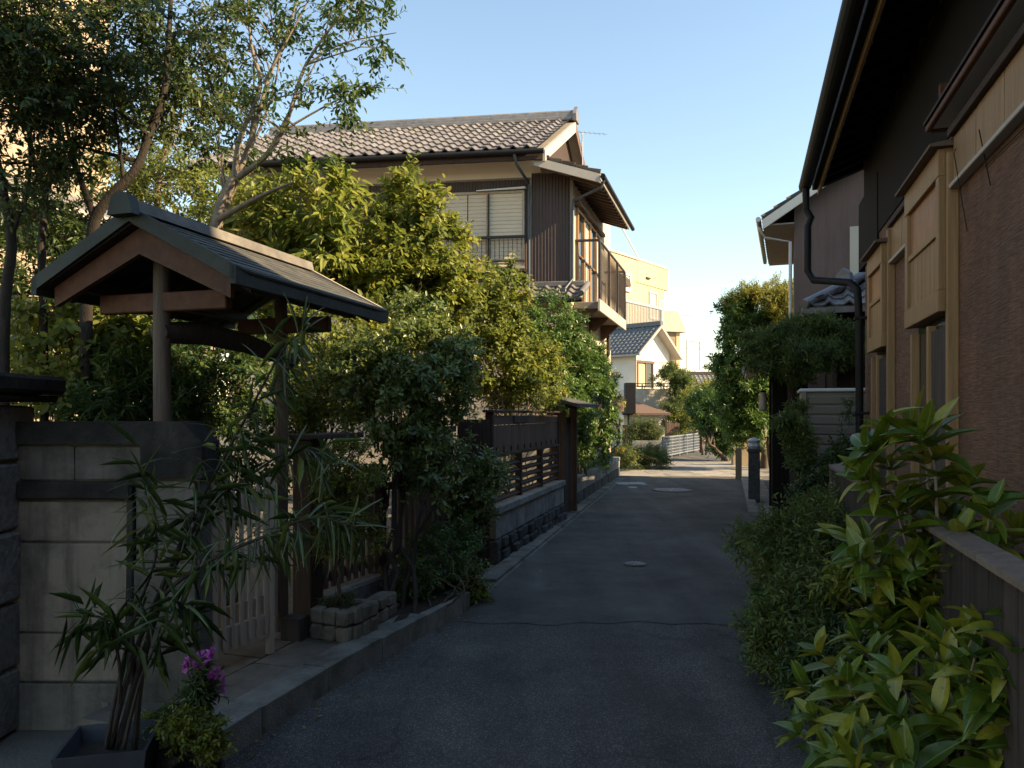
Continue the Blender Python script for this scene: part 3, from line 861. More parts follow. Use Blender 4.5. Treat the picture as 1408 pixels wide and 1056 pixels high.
# fascia, gutter, gable boards
mb = MB(); mb.hexa([hp(ga, EB - .02, EZ - .20), hp(W_ + .4, EB - .02, EZ - .20), hp(W_ + .4, EB + .03, EZ - .20), hp(ga, EB + .03, EZ - .20), hp(ga, EB - .02, EZ - .005), hp(W_ + .4, EB - .02, EZ - .005), hp(W_ + .4, EB + .03, EZ - .005), hp(ga, EB + .03, EZ - .005)]); mb.build('fascia', M_['wood_dark'], hs)
mb = MB(); mb.tube([hp(ga - .05, EB - .09, EZ - .06), hp(W_ + .4, EB - .09, EZ - .05)], .055, 8); mb.build('gutter', M_['black_metal'], hs, True)
mb = MB(); mb.hexa([hp(ga + .1, EB, EZ - .20), hp(W_ + .3, EB, EZ - .20), hp(W_ + .3, 0, EZ + .1), hp(ga + .1, 0, EZ + .1), hp(ga + .1, EB, EZ - .17), hp(W_ + .3, EB, EZ - .17), hp(W_ + .3, 0, EZ + .13), hp(ga + .1, 0, EZ + .13)]); mb.build('soffit', M_['grey_soffit'], hs)
for s_ in (0, 1):
    b0 = EB if s_ == 0 else RB * 2 - EB
    mb = MB(); A, B = hp(ga - .06, b0, EZ - .01), hp(ga - .06, RB, RZ - .01)
    mb.hexa([A - Z3 * .22, A - Z3 * .22 + HU * .05, B - Z3 * .24 + HU * .05, B - Z3 * .24, A, A + HU * .05, B + HU * .05, B])
    mb.build('bargeboard', M_['soffit'] if s_ == 0 else M_['wood_brown'], hs)
mb = MB(); mb.prism([hp(.62, -.02, 6.6), hp(.62, D_, 6.6), hp(.62, RB, RZ - .05)], HU * .08); mb.build('gable_wall', M_['wood_dark'], hs)
# pent roof over the street side
pa0, pz0, pa1, pz1, pb0, pb1 = .60, 6.66, -.66, 6.27, -.60, 3.75
pr = slab('pent_roof', M_['grey_soffit'], hs, hp(pa1, pb0, pz1), hp(pa0, pb0, pz0), hp(pa0, pb1, pz0), hp(pa1, pb1, pz1), .07)
plen = (hp(pa0, 0, pz0) - hp(pa1, 0, pz1)).length
tile_roof(pr, hp(pa1 - .03, pb0, pz1 + .03), HV, (hp(pa0, 0, pz0) - hp(pa1, 0, pz1)), 16, 5, (pb1 - pb0) / 16, plen / 5, M_['tile'])
mb = MB()
A, B = hp(pa1 - .03, pb0 - .03, pz1 - .0), hp(pa0, pb0 - .03, pz0 - .0)
mb.hexa([A - Z3 * .17, A - Z3 * .17 + HV * .05, B - Z3 * .17 + HV * .05, B - Z3 * .17, A, A + HV * .05, B + HV * .05, B])
mb.build('bargeboard', M_['soffit'], hs)
for i in range(15):                                   # rafters under the pent roof
    b = pb0 + .15 + i * .28
    mb = MB(); A, B = hp(pa1 + .02, b, pz1 - .075), hp(0, b, pz1 - .075 + .20)
    mb.hexa([A - Z3 * .05, A - Z3 * .05 + HV * .05, B - Z3 * .05 + HV * .05, B - Z3 * .05, A, A + HV * .05, B + HV * .05, B]); mb.build('rafter', M_['wood_brown'], hs)
mb = MB(); mb.tube([hp(pa1 - .09, pb0 - .05, pz1 - .05), hp(pa1 - .09, pb1, pz1 - .06)], .05, 8); mb.build('gutter', M_['black_metal'], hs, True)
mb = MB(); mb.tube([hp(pa1 - .09, pb0 + .1, pz1 - .08), hp(pa1 - .03, pb0 + .12, pz1 - .22), hp(-.06, -.06, 5.93), hp(-.05, -.06, 5.8), hp(-.05, -.06, 4.35), hp(.05, -.35, 4.1), hp(.02, -.45, 3.8)], .028, 8); mb.build('downpipe', M_['blue_pipe'], hs, True)
mb = MB(); mb.tube([hp(.95, EB - .09, EZ - .09), hp(.92, EB - .02, EZ - .28), hp(.84, -.09, 6.3), hp(.84, -.09, 6.1), hp(.84, -.09, 4.0)], .03, 8); mb.build('downpipe', M_['blue_pipe'], hs, True)
# small tiled skirt roof below the upper floor
ks = slab('skirt_roof', M_['grey_soffit'], hs, hp(-.30, -.62, 3.86), hp(3.4, -.62, 3.86), hp(3.4, 0, 4.18), hp(-.30, 0, 4.18), .07)
tile_roof(ks, hp(-.32, -.66, 3.89), HU, hp(0, 0, 4.18) - hp(0, -.62, 3.86), 14, 3, .264, .235, M_['tile'])
mb = MB(); mb.box(frame(hp(-.3, 0, 4.18), HU, -HV), 0, 3.7, .0, .10, .0, .12, .02); mb.build('ridge', M_['tile'], ks)
mb = MB(); mb.tube([hp(-.34, -.70, 3.95), hp(-.34, 0, 4.25)], .06, 8); mb.build('verge_tile', M_['tile'], ks, True)
mb = MB(); mb.tube([hp(-.36, -.74, 3.82), hp(3.4, -.74, 3.80)], .045, 8); mb.build('gutter', M_['black_metal'], ks, True)
# street side: windows and wooden frames
FS = frame(hp(0, 0, 0), HV, -HU)          # x along the street, y out towards it
mb = MB(); mb.box(FS, .05, 4.2, .0, .025, 4.0, 6.05); mb.build('side_wall', M_['cream'], hs)
for i, x0 in enumerate((.35, 1.05, 1.75, 2.45)):
    mb = MB(); mb.box(FS, x0, x0 + .62, .03, .045, 4.05, 5.85); wn_ = mb.build('window', M_['glass'] if i % 2 == 0 else M_['paper'], hs)
    mb = MB()
    for q in ((x0 - .04, x0 + .03), (x0 + .60, x0 + .66)): mb.box(FS, q[0], q[1], .03, .085, 4.02, 5.9)
    mb.box(FS, x0 + .03, x0 + .60, .03, .08, 5.82, 5.88); mb.box(FS, x0 + .03, x0 + .60, .03, .07, 4.9, 4.95)
    mb.build('window_frame', M_['wood_gold'], wn_)
mb = MB(); mb.box(FS, .0, 3.2, .02, .16, 5.9, 5.97); mb.build('lintel', M_['wood_brown'], hs)
# balcony
bal = MB(); bal.box(FS, .25, 3.95, .0, .52, 3.78, 3.92, .01)
bo = bal.build('balcony', M_['grey_soffit'], hs)
mb = MB(); mb.box(FS, .22, 3.98, .50, .55, 3.72, 3.97, .008); mb.build('fascia', M_['soffit'], bo)
mb = MB(); mb.box(FS, .25, 3.95, .50, .545, 5.16, 5.21, .008); mb.box(FS, .25, .30, .0, .52, 5.16, 5.21, .008); mb.box(FS, 3.9, 3.95, 0, .5, 5.16, 5.21)
for x0 in (.25, 1.45, 2.65, 3.90): mb.box(FS, x0, x0 + .05, .50, .55, 3.9, 5.17)
mb.build('rail', M_['rail'], bo)
rail_run('bar', M_['rail'], bo, (FS @ Vector((.3, .525, 0)), FS @ Vector((3.9, .525, 0))), 42, .012, 3.95, 5.17)
rail_run('bar', M_['rail'], bo, (FS @ Vector((.27, .05, 0)), FS @ Vector((.27, .5, 0))), 6, .012, 3.9, 5.17)
for x0 in (.35, 1.8, 3.3):
    mb = MB(); mb.hexa([FS @ Vector(q) for q in ((x0, .02, 3.4), (x0 + .06, .02, 3.4), (x0 + .06, .08, 3.4), (x0, .08, 3.4), (x0, .02, 3.78), (x0 + .06, .02, 3.78), (x0 + .06, .48, 3.78), (x0, .48, 3.78))]); mb.build('bracket', M_['wood_brown'], bo)
mb = MB()
for z0, z1 in ((.0, 1.9), (1.93, 2.5), (2.53, 3.3)): mb.box(FS, .02, 4.85, .0, .03, z0, z1)
mb.build('board_cladding', M_['tan'], hs)
mb = MB(); mb.tube([FS @ Vector((.18, .07, 3.6)), FS @ Vector((.18, .07, .2))], .03, 8); mb.tube([FS @ Vector((3.6, .16, 3.7)), FS @ Vector((3.62, .16, 3.1)), FS @ Vector((3.5, .04, 2.8)), FS @ Vector((3.5, .04, .2))], .045, 8); mb.build('downpipe', M_['black_metal'], hs, True)
# antenna
an = thing('antenna', 'thin television antenna on a pole behind the brown house gable', 'antenna', hp(.3, 2.7, 6.5))
mb = MB(); mb.tube([hp(.3, 2.7, 6.45), hp(.3, 2.7, 8.3)], .014, 6); mb.build('pole', M_['grey_metal'], an, True)
mb = MB(); mb.tube([hp(.42, 2.5, 8.25), hp(-.25, 2.9, 8.30)], .008, 5)
for k in range(7):
    q = hp(.42 - .1 * k, 2.5 + .06 * k, 8.25 + .007 * k); mb.tube([q - HV * .10, q + HV * .10], .005, 4)
mb.build('array', M_['grey_metal'], an)

# ------------------------------------------------------------------ sunlit clapboard house at the far left
TB = Vector((-6.9, 13.0, 0)); tb = thing('clapboard_house', 'tall house clad in sunlit tan boards behind the garden trees', 'house', TB)
FT = frame(TB, -S, RT)                 # x towards the camera, y out to the street
mb = MB(); mb.box(FT, 0, 7, -5, 0, 0, 8.8); mb.build('wall', M_['tan'], tb)
for i in range(36):
    mb = None
    z = .4 + i * .232
    M = FT @ Matrix.Translation((0, .012, z)) @ Matrix.Rotation(R(-4), 4, 'X')
    block('siding_board', M_['tan'], tb, M, -.03, 7.02, -.01, .018, 0, .24, ch=.1)
for x0 in (2.6, 4.6):
    mb = MB(); mb.box(FT, x0, x0 + 1.0, .02, .07, 5.6, 6.9); mb.build('window', M_['glass'], tb)
mb = MB(); mb.box(FT, -.5, 7.3, -5.4, .5, 8.8, 8.95, .02); mb.build('roof', M_['tile'], tb)
slab('lower_roof', M_['tile'], tb, FT @ Vector((-1.4, .75, 4.75)), FT @ Vector((7, .75, 4.75)), FT @ Vector((7, .0, 5.15)), FT @ Vector((-1.4, .0, 5.15)), .10)
mb = MB(); mb.box(FT, -1.4, 7, .70, .80, 4.55, 4.70, .01); mb.build('gutter', M_['soffit'], tb)
mb = MB(); mb.box(FT, -1.3, -.02, -3, .0, 0, 4.9); mb.build('annex', M_['tan'], tb)

# ------------------------------------------------------------------ roofed garden gate
LT = -RT
g0 = Vector((-1.88, 3.85, 0))                        # foot below the near end of the ridge
def gp_(s, w, z): return g0 + S * s + RT * w + Z3 * z
GL, GW, GR, GE = 1.52, .60, 2.62, 2.29               # length, half width, ridge and eave heights
gt = thing('roofed_gate', 'small wooden garden gate roof with shingled gable on two log posts', 'gate', gp_(.7, 0, .145))
for s_, n_ in ((.18, .046), (1.28, .043)):
    mb = MB()
    b = gp_(s_, -.02, 0)
    mb.tube([b + Z3 * .14, b + Z3 * .8, b + Z3 * 1.5 + RT * .004, b + Z3 * 2.42], [n_ * 1.08, n_, n_ * .98, n_ * .92], 12); mb.build('post', M_['post'], gt, True)
    mb = MB(); mb.box(frame(b, S), -.11, .11, -.11, .11, .10, .165, .02); mb.build('footing', M_['granite'], gt)
for s_, hw in ((.18, .40), (1.28, .34)):               # cross arms
    mb = MB(); mb.box(frame(gp_(s_, 0, 0), RT, S), -hw, hw, -.03, .03, 2.14, 2.24, .006); mb.build('cross_beam', M_['wood_red'], gt)
mb = MB(); mb.box(frame(gp_(0, 0, 0), S, LT), .12, GL - .05, -.04, .04, 2.40, 2.49, .006); mb.build('ridge_beam', M_['wood_brown'], gt)
mb = MB()
p = [gp_(.16, -.02, 2.03), gp_(.5, -.01, 2.06), gp_(.9, -.02, 2.04), gp_(1.42, -.02, 1.97)]
mb.tube(p, [.055, .065, .062, .05], 8); mb.build('tie_beam', M_['wood_grey'], gt, True)
for sd in (-1, 1):
    # eave purlin
    mb = MB(); mb.box(frame(gp_(0, sd * .42, 0), S, LT), .08, GL - .08, -.03, .03, 2.245, 2.315, .006); mb.build('purlin', M_['wood_dark'], gt)
    A0_, A1_, B0_, B1_ = gp_(-.05, 0, GR - .04), gp_(GL + .02, 0, GR - .04), gp_(-.05, sd * GW, GE - .02), gp_(GL + .02, sd * GW, GE - .02)
    slab('roof_deck', M_['wood_dark'], gt, A0_, A1_, B1_, B0_, .03) if sd < 0 else slab('roof_deck', M_['wood_dark'], gt, B0_, B1_, A1_, A0_, .03)
    up_ = (A0_ - B0_); n_ = 9
    slope_ = up_.normalized(); nrm = S.cross(slope_) if S.cross(slope_).z > 0 else -S.cross(slope_)
    for i in range(n_):                              # courses of roof boards, each lapping the one below
        q = B0_ + slope_ * (i * up_.length / n_ - .01) + nrm * .022
        tilt = Matrix.Rotation(R(3.5) * (1 if S.cross(slope_).z > 0 else -1), 4, 'X')
        M = frame(q, S, slope_, nrm) if S.cross(slope_).z > 0 else frame(q + S * (GL + .07), -S, slope_, nrm)
        block('shingle_course', M_['shingle'], gt, M @ Matrix.Rotation(R(-4.0), 4, 'X'), 0, GL + .07, -.008, up_.length / n_ + .03, 0, .014, ch=.08)
    for s_ in (-.07, GL + .0):                        # copper clad near verge; far verge coloured pale to imitate sun on it
        A, B = gp_(s_, 0, GR + .015), gp_(s_, sd * (GW + .015), GE + .02)
        mb = MB(); e = S * .045
        mb.hexa([B - Z3 * .075, B - Z3 * .075 + e, A - Z3 * .075 + e, A - Z3 * .075, B, B + e, A + e, A]); mb.build('verge', M_['copper'] if s_ < 0 else M_['wood_pale'], gt)
    A, B = gp_(-.07, sd * (GW + .02), GE), gp_(GL + .045, sd * (GW + .02), GE)
    mb = MB(); e = LT * .035 * sd
    mb.hexa([A - Z3 * .07, A - Z3 * .07 + e, B - Z3 * .07 + e, B - Z3 * .07, A + Z3 * .014, A + e + Z3 * .03, B + e + Z3 * .03, B + Z3 * .014]); mb.build('eave_edge', M_['copper'], gt)
    A, B = gp_(.0, 0, GR - .080), gp_(.0, sd * .54, GE - .025)          # red gable boards
    mb = MB(); e = S * .03
    mb.hexa([B - Z3 * .10, B - Z3 * .10 + e, A - Z3 * .13 + e, A - Z3 * .13, B, B + e, A + e, A]); mb.build('bargeboard', M_['wood_red'], gt)
    for k in range(6):
        s_ = .12 + k * .25
        A, B = gp_(s_, 0, GR - .08), gp_(s_, sd * (GW - .03), GE - .055); e = S * .03
        mb = MB(); mb.hexa([B - Z3 * .03, B - Z3 * .03 + e, A - Z3 * .03 + e, A - Z3 * .03, B, B + e, A + e, A]); mb.build('rafter', M_['wood_dark'], gt)
FR_ = frame(gp_(0, 0, GR), S, LT)
mb = MB(); mb.prism([FR_ @ Vector((-.09, y_, z_)) for y_, z_ in ((-.065, -.02), (-.05, .04), (.05, .04), (.065, -.02))], S * (GL + .12)); mb.build('ridge_cap', M_['ridge_sun_tone'], gt)
mb = MB(); mb.prism([FR_ @ Vector((-.13, y_, z_)) for y_, z_ in ((-.075, -.04), (-.05, .055), (0, .075), (.05, .055), (.075, -.04))], S * .06); mb.build('ridge_end', M_['copper'], gt)

# slatted gate leaves between the posts, one ajar
def leaf_gate(hinge, dirv, w, label, z0, z1):
    dirv = Vector(dirv).normalized()
    rt = thing('gate_leaf', label, 'gate leaf', (hinge[0], hinge[1], .145), 'slatted leaves of the roofed gate')
    M = frame((hinge[0], hinge[1], 0), dirv)
    for x0 in (0, w - .045):
        mb = MB(); mb.box(M, x0, x0 + .045, -.018, .018, z0 if x0 == 0 else z0 - .09, z1, .004); mb.build('stile', M_['wood_pale'], rt)
    for a, b in ((z0 + .02, z0 + .16), (z1 - .16, z1 - .09), ((z0 + z1) / 2 - .03, (z0 + z1) / 2 + .02)):
        mb = MB(); mb.box(M, .045, w - .045, -.012, .012, a, b, .003); mb.build('rail', M_['wood_pale'], rt)
    n = 6
    for i in range(n):
        x0 = .045 + (w - .09) * (i + .5) / n
        block('slat', M_['wood_pale'], rt, M, x0 - .013, x0 + .013, -.027, -.013, z0 + .05, z1 - .02, ch=.08)
    return rt
PA, PB = gp_(.24, -.02, 0), gp_(1.22, -.02, 0)
leaf_gate(Vector((-1.66, 4.20, 0)), Vector((.20, .46, 0)), .50, 'slatted gate leaf toned pale as if sunlit next to the old rendered wall', .24, 1.22)
leaf_gate(PB, Vector((-.20, -.50, 0)), .54, 'slatted gate leaf hinged on the far log post', .28, 1.14)
mb = MB(); b = Vector((-1.62, 4.02, 0)); mb.tube([b + Z3 * .1, b + Z3 * 1.25], [.042, .036], 10)
tag(mb.build('gate_post', M_['post'], None, True), 'short grey log post at the end of the old rendered wall', 'post')

# ------------------------------------------------------------------ old wall and pillar at the left
OW = Vector((-1.585, 3.86, 0)); FW = frame(OW, (-1, .02, 0), (0, -1, 0))       # x to the left, y towards the camera
ow = thing('garden_wall', 'old stained garden wall with dark coping and faded panel', 'wall', OW)
mb = MB()
mb.prism([FW @ Vector(q) for q in ((0, -.16, .0), (1.2, -.16, .0), (1.2, -.16, 1.50), (.06, -.16, 1.50), (0, -.16, 1.42))], FW.to_3x3() @ Vector((0, .145, 0))); mb.build('core', M_['oldwall'], ow)
mb = MB()
mb.prism([FW @ Vector(q) for q in ((-.03, -.19, 1.28), (-.03, -.19, 1.46), (.07, -.19, 1.565), (1.2, -.19, 1.565), (1.2, -.19, 1.45), (.28, -.19, 1.45), (.28, -.19, 1.28))], FW.to_3x3() @ Vector((0, .225, 0))); mb.build('coping', M_['darkcap'], ow)
block('band_stone', M_['oldwall'], ow, FW, .275, .62, -.02, .012, 1.275, 1.435, jag=.01, ch=.03, seed=1)
block('band_stone', M_['oldwall'], ow, FW, .635, 1.2, -.02, .008, 1.27, 1.44, jag=.01, ch=.03, seed=2)
mb = MB(); mb.box(FW, .33, 1.2, -.02, .035, 1.17, 1.262, .012); mb.build('ledge', M_['darkcap'], ow)
for z0, z1, x0, x1, m in ((.96, 1.163, .37, 1.2, 'oldpanel'), (.50, .953, .37, 1.2, 'oldpanel'), (.25, .493, .36, 1.2, 'oldpanel'), (.0, .243, .30, 1.2, 'oldwall'),
                          (.86, 1.265, .015, .31, 'oldwall'), (.43, .853, .012, .32, 'oldwall'), (.0, .423, .01, .29, 'oldwall')):
    block('wall_block', M_[m], ow, FW, x0, x1, -.03, .004 if m == 'oldpanel' else .012, z0, z1 - .004, jag=.011, ch=.03, seed=int(z0 * 10 + x0 * 7))
mb = MB(); mb.box(FW, .325, .36, -.02, .02, .25, 1.165, .006); mb.build('pilaster', M_['darkcap'], ow)

PL = Vector((-2.48, 3.80, 0)); FP = frame(PL, (-1, 0, 0), (0, -1, 0))
pl = thing('stone_pillar', 'granite block gate pillar with a wide dark cap', 'pillar', PL)
zz = [0, .33, .66, 1.02, 1.36, 1.655]
for i in range(5):
    block('stone_block', M_['granite'], pl, FP, .02 + rg.uniform(-.006, .006), .46, -.2, .20 + rg.uniform(-.008, .008), zz[i] + .004, zz[i + 1] - .006, jag=.02, ch=.05, seed=i)
mb = MB(); mb.box(FP, -.06, .54, -.28, .28, 1.665, 1.70, .01); mb.box(FP, -.09, .57, -.31, .31, 1.705, 1.80, .02); mb.build('cap', M_['darkcap'], pl)

# ------------------------------------------------------------------ dark board fence beyond the gate
f0, f1 = Vector((-1.40, 5.28, 0)), Vector((-.46, 7.62, 0))
fd = (f1 - f0).normalized(); FL = (f1 - f0).length
FF_ = frame(f0, fd, Vector((fd.y, -fd.x, 0)), (0, 0, 1))     # y points to the street
df = thing('picket_fence', 'low dark brown picket fence on a stone sill beside the gate', 'fence', f0)
mb = MB(); mb.box(FF_, -.06, .08, -.10, .06, .10, 1.43, .008); mb.build('post', M_['wood_dark'], df)
mb = MB(); mb.box(FF_, -.14, .5, -.16, .12, 1.43, 1.465, .006); mb.build('cap_board', M_['wood_grey'], df)
mb = MB(); mb.box(FF_, .08, FL, -.14, .08, .10, .33, .02); mb.build('sill', M_['granite'], df)
for z0, z1 in ((.40, .47), (.98, 1.04)):
    mb = MB(); mb.box(FF_, .08, FL - .05, -.06, .0, z0, z1, .006); mb.build('rail', M_['wood_brown'], df)
mb = MB(); mb.box(FF_, .9, .97, -.1, .03, .33, 1.2, .006); mb.build('post', M_['wood_dark'], df)
x = .14
while x < FL - .12:
    if not .86 < x < 1.0: block('picket', M_['wood_brown'], df, FF_, x, x + .055, .002, .022, .36, 1.12, ch=.08)
    x += .095
# pale plaster garden wall glimpsed behind the shrubs
w0, w1 = Vector((-.92, 6.75, 0)), Vector((-.62, 7.95, 0)); wd = (w1 - w0).normalized()
FWp = frame(w0, wd, Vector((wd.y, -wd.x, 0)))
mb = MB(); mb.box(FWp, 0, (w1 - w0).length, -.12, 0, 0, 1.42, .01); pw = mb.build('plaster_wall', M_['palestone']); tag(pw, 'pale plaster garden wall half hidden behind shrubs', 'wall')
mb = MB(); mb.box(FWp, -.02, (w1 - w0).length + .02, -.16, .04, 1.42, 1.48, .01); mb.build('coping', M_['wood_grey'], pw)
# dark side door
d0 = Vector((-.50, 7.78, 0)); FD = frame(d0, Vector((1, .35, 0)))
sd_ = thing('side_door', 'narrow dark plank door between shrubs and the stone based fence', 'door', d0)
for i in range(3): block('plank', M_['wood_dark'], sd_, FD, i * .095, i * .095 + .09, -.02, .02, .02, 1.55, ch=.05)
mb = MB(); mb.box(FD, -.05, -.003, -.04, .04, 0, 1.62, .005); mb.build('door_post', M_['wood_dark'], sd_)
for i, (x, y_, r_) in enumerate(((628, 748, .05), (634, 766, .042))):
    c = G(x, y_ + 8, .0); mb = MB()
    mb.lathe((c.x - .03, c.y, 0), [(r_ * .6, 0), (r_, r_ * .6), (r_ * 1.05, r_ * 1.5), (r_ * .7, r_ * 2.2), (r_ * .2, r_ * 2.4)], 9)
    tag(mb.build('boulder', M_['palestone'], None, True), ['round pale stone beside the dark side door', 'smaller round pale stone at the kerb end by the door'][i], 'stone')

# ------------------------------------------------------------------ slatted fence on its stone base
q0, q1 = Vector((-.165, 8.12, 0)), Vector((.79, 11.55, 0))
qd = (q1 - q0).normalized(); QL = (q1 - q0).length
FQ = frame(q0, qd, Vector((-qd.y, qd.x, 0)))             # y away from the street
sb = thing('stone_base_wall', 'low wall of dark rock faced stones under a weathered concrete band', 'wall', q0)
mb = MB(); mb.box(FQ, .03, QL - .02, .03, .30, 0, .58); mb.build('core', M_['darkstone'], sb)
rg = random.Random(8)
for row, (z0, z1) in enumerate(((.0, .135), (.135, .265))):
    x = 0.0
    while x < QL - .05:
        dx = rg.uniform(.17, .30); x1 = min(x + dx, QL)
        block('stone', M_['darkstone'], sb, FQ, x + .006, x1 - .006, -.025 + rg.uniform(-.025, .015), .12, z0 + .004, z1 - .004, jag=.07, ch=.14, seed=rg.randrange(6))
        x = x1
block('end_stone', M_['darkstone'], sb, FQ, -.015, .05, -.02, .30, .0, .262, jag=.03, ch=.1, seed=2)
x = 0
while x < QL - .05:
    x1 = min(x + .42, QL)
    block('band_block', M_['palestone'], sb, FQ, x + .004, x1 - .004, .004, .16, .27, .53, jag=.008, ch=.03, seed=int(x * 3) % 4)
    x = x1
x = -.015
while x < QL - .05:
    x1 = min(x + .84, QL + .015)
    block('cap_stone', M_['palestone'], sb, FQ, x + .003, x1 - .003, -.025, .24, .535, .61, jag=.01, ch=.06, seed=int(x * 3) % 3)
    x = x1
sf = thing('slatted_fence', 'brown board fence with open louvre slats standing on the stone base', 'fence', FQ @ Vector((0, .1, .61)))
for x0 in (.04, 1.25, 2.36, QL - .09):
    mb = MB(); mb.box(FQ, x0, x0 + .07, .06, .14, .60, 1.13 if 1 < x0 < 3 else 1.62, .006); mb.build('post', M_['wood_dark'], sf)
for i in range(5):
    z = .655 + i * .092
    for xa, xb in ((.11, 1.25), (1.32, 2.36), (2.43, QL - .09)):
        M = FQ @ Matrix.Translation((0, .10, z)) @ Matrix.Rotation(R(28), 4, 'X')
        block('louvre', M_['wood_dark'], sf, M, xa, xb, -.03, .03, -.007, .007 + .012, ch=.05)
mb = MB(); mb.box(FQ, .11, QL - .09, .065, .135, 1.125, 1.165, .005); mb.build('rail', M_['wood_dark'], sf)
nb = 22
for i in range(nb):
    x0 = .11 + (QL - .20) * i / nb; x1 = .11 + (QL - .20) * (i + 1) / nb
    block('board', M_['wood_brown'], sf, FQ, x0 + .002, x1 - .002, .085, .105, 1.17, 1.48, ch=.03)
    if i % 2 == 1:
        mb = None
        block('notch_peg', M_['black_wood'], sf, FQ, x0 - .018, x0 + .018, .076, .084, 1.175, 1.235, ch=.2)
for xa, xb in ((.11, 1.25), (1.255, 2.36), (2.365, QL - .09)):
    block('top_board', M_['wood_brown'], sf, FQ, xa, xb, .078, .105, 1.485, 1.59, ch=.03)
mb = MB(); mb.box(FQ, .0, QL + .0, .04, .16, 1.62, 1.65, .006); mb.build('cap_rail', M_['wood_dark'], sf)
mb = MB(); mb.box(FQ, .95, 1.62, .058, .076, 1.50, 1.585, .004); mb.build('name_board', M_['wood_grey'], sf)

# narrow side entrance after the fence
e0 = Vector((.80, 11.75, 0)); FE = frame(e0, Vector((.35, 1.0, 0)))
se = thing('side_entrance', 'narrow dark plank entrance with a little shingled canopy', 'gate', e0)
for i in range(4): block('plank', M_['wood_grey'], se, FE, .04 + i * .15, .185 + i * .15, .06, .085, .03, 1.56, ch=.05)
for x0 in (-.03, .68): mb = MB(); mb.box(FE, x0, x0 + .07, -.02, .10, 0, 1.72, .006); mb.build('post', M_['wood_dark'], se)
slab('canopy', M_['shingle'], se, FE @ Vector((-.3, -.3, 1.76)), FE @ Vector((1.05, -.3, 1.76)), FE @ Vector((1.05, .25, 1.90)), FE @ Vector((-.3, .25, 1.90)), .05)
mb = MB(); mb.box(FE, -.2, .95, .0, .07, 1.70, 1.79, .006); mb.build('beam', M_['wood_dark'], se)

# low block wall under the hedge
k0, k1 = Vector((1.02, 12.95, 0)), Vector((2.80, 19.9, 0)); kd = (k1 - k0).normalized(); KL = (k1 - k0).length
FK = frame(k0, kd, Vector((-kd.y, kd.x, 0)))
lw = thing('block_wall', 'low wall of grey stone blocks below the clipped hedge', 'wall', k0)
mb = MB(); mb.box(FK, .02, KL, .02, .20, 0, .44); mb.build('core', M_['darkstone'], lw)
for row, (z0, z1) in enumerate(((0, .22), (.225, .40), (.405, .50))):
    x = 0.0
    while x < KL - .02:
        x1 = min(x + (.6 if row < 2 else 1.0) * (.5 if (row == 1 and x == 0) else 1), KL)
        block('stone_block', M_['darkstone'] if row == 0 else M_['palestone'], lw, FK, x + .004, x1 - .004, -.01 - .012 * (row == 2) + rg.uniform(-.012, .008), .24, z0, z1 - .004, jag=.02, ch=.06, seed=rg.randrange(5))
        x = x1
for i, (z0, z1) in enumerate(((.0, .22), (.225, .40), (.405, .5))):
    block('corner_block', M_['palestone'], lw, FK, -.02, .0, -.015, .25, z0, z1 - .004, jag=.02, ch=.05, seed=i)

# stone planter in front of the picket fence
p0 = Vector((-1.31, 4.97, .14)); FPn = frame(p0, RT * .9 + S * -.1, None)
pn = thing('stone_planter', 'square planter of rough ochre stones holding the lime shrub', 'planter', p0)
mb = MB(); mb.box(FPn, .03, .26, .03, .30, .0, .19); mb.build('soil', M_['soil'], pn)
for row in range(2):
    z0 = row * .105
    for i in range(3):
        block('stone', M_['planter'], pn, FPn, i * .098, i * .098 + .094, -.012, .06, z0, z0 + .10, jag=.06, ch=.14, seed=i + row * 3)
        block('stone', M_['planter'], pn, FPn, .232, .306, .062 + i * .092, .15 + i * .092, z0, z0 + .10, jag=.06, ch=.14, seed=i + 2 + row)
        block('stone', M_['planter'], pn, FPn, -.012, .05, .062 + i * .092, .15 + i * .092, z0, z0 + .10, jag=.06, ch=.14, seed=i + 4 + row)
    block('stone', M_['planter'], pn, FPn, .052, .230, .27, .34, z0, z0 + .10, jag=.05, ch=.14, seed=row)
s0 = Vector((-1.0, 5.06, .14)); FS2 = frame(s0, S, Vector((-S.y, S.x, 0)))
sw = thing('stone_edging', 'short edging of stacked ochre stones behind the square planter', 'edging', s0)
for row in range(2):
    x = .0
    for i in range(4):
        dx = rg.uniform(.11, .17)
        block('stone', M_['planter'], sw, FS2, x, x + dx - .006, 0, .13, row * .085, row * .085 + .082, jag=.06, ch=.14, seed=rg.randrange(6)); x += dx
mb = MB(); mb.box(frame(Vector((-1.36, 4.88, .14)), S), 0, .13, 0, .14, 0, .15, .006); tag(mb.build('concrete_block', M_['wood_grey']), 'small square grey block at the foot of the picket fence post', 'block')

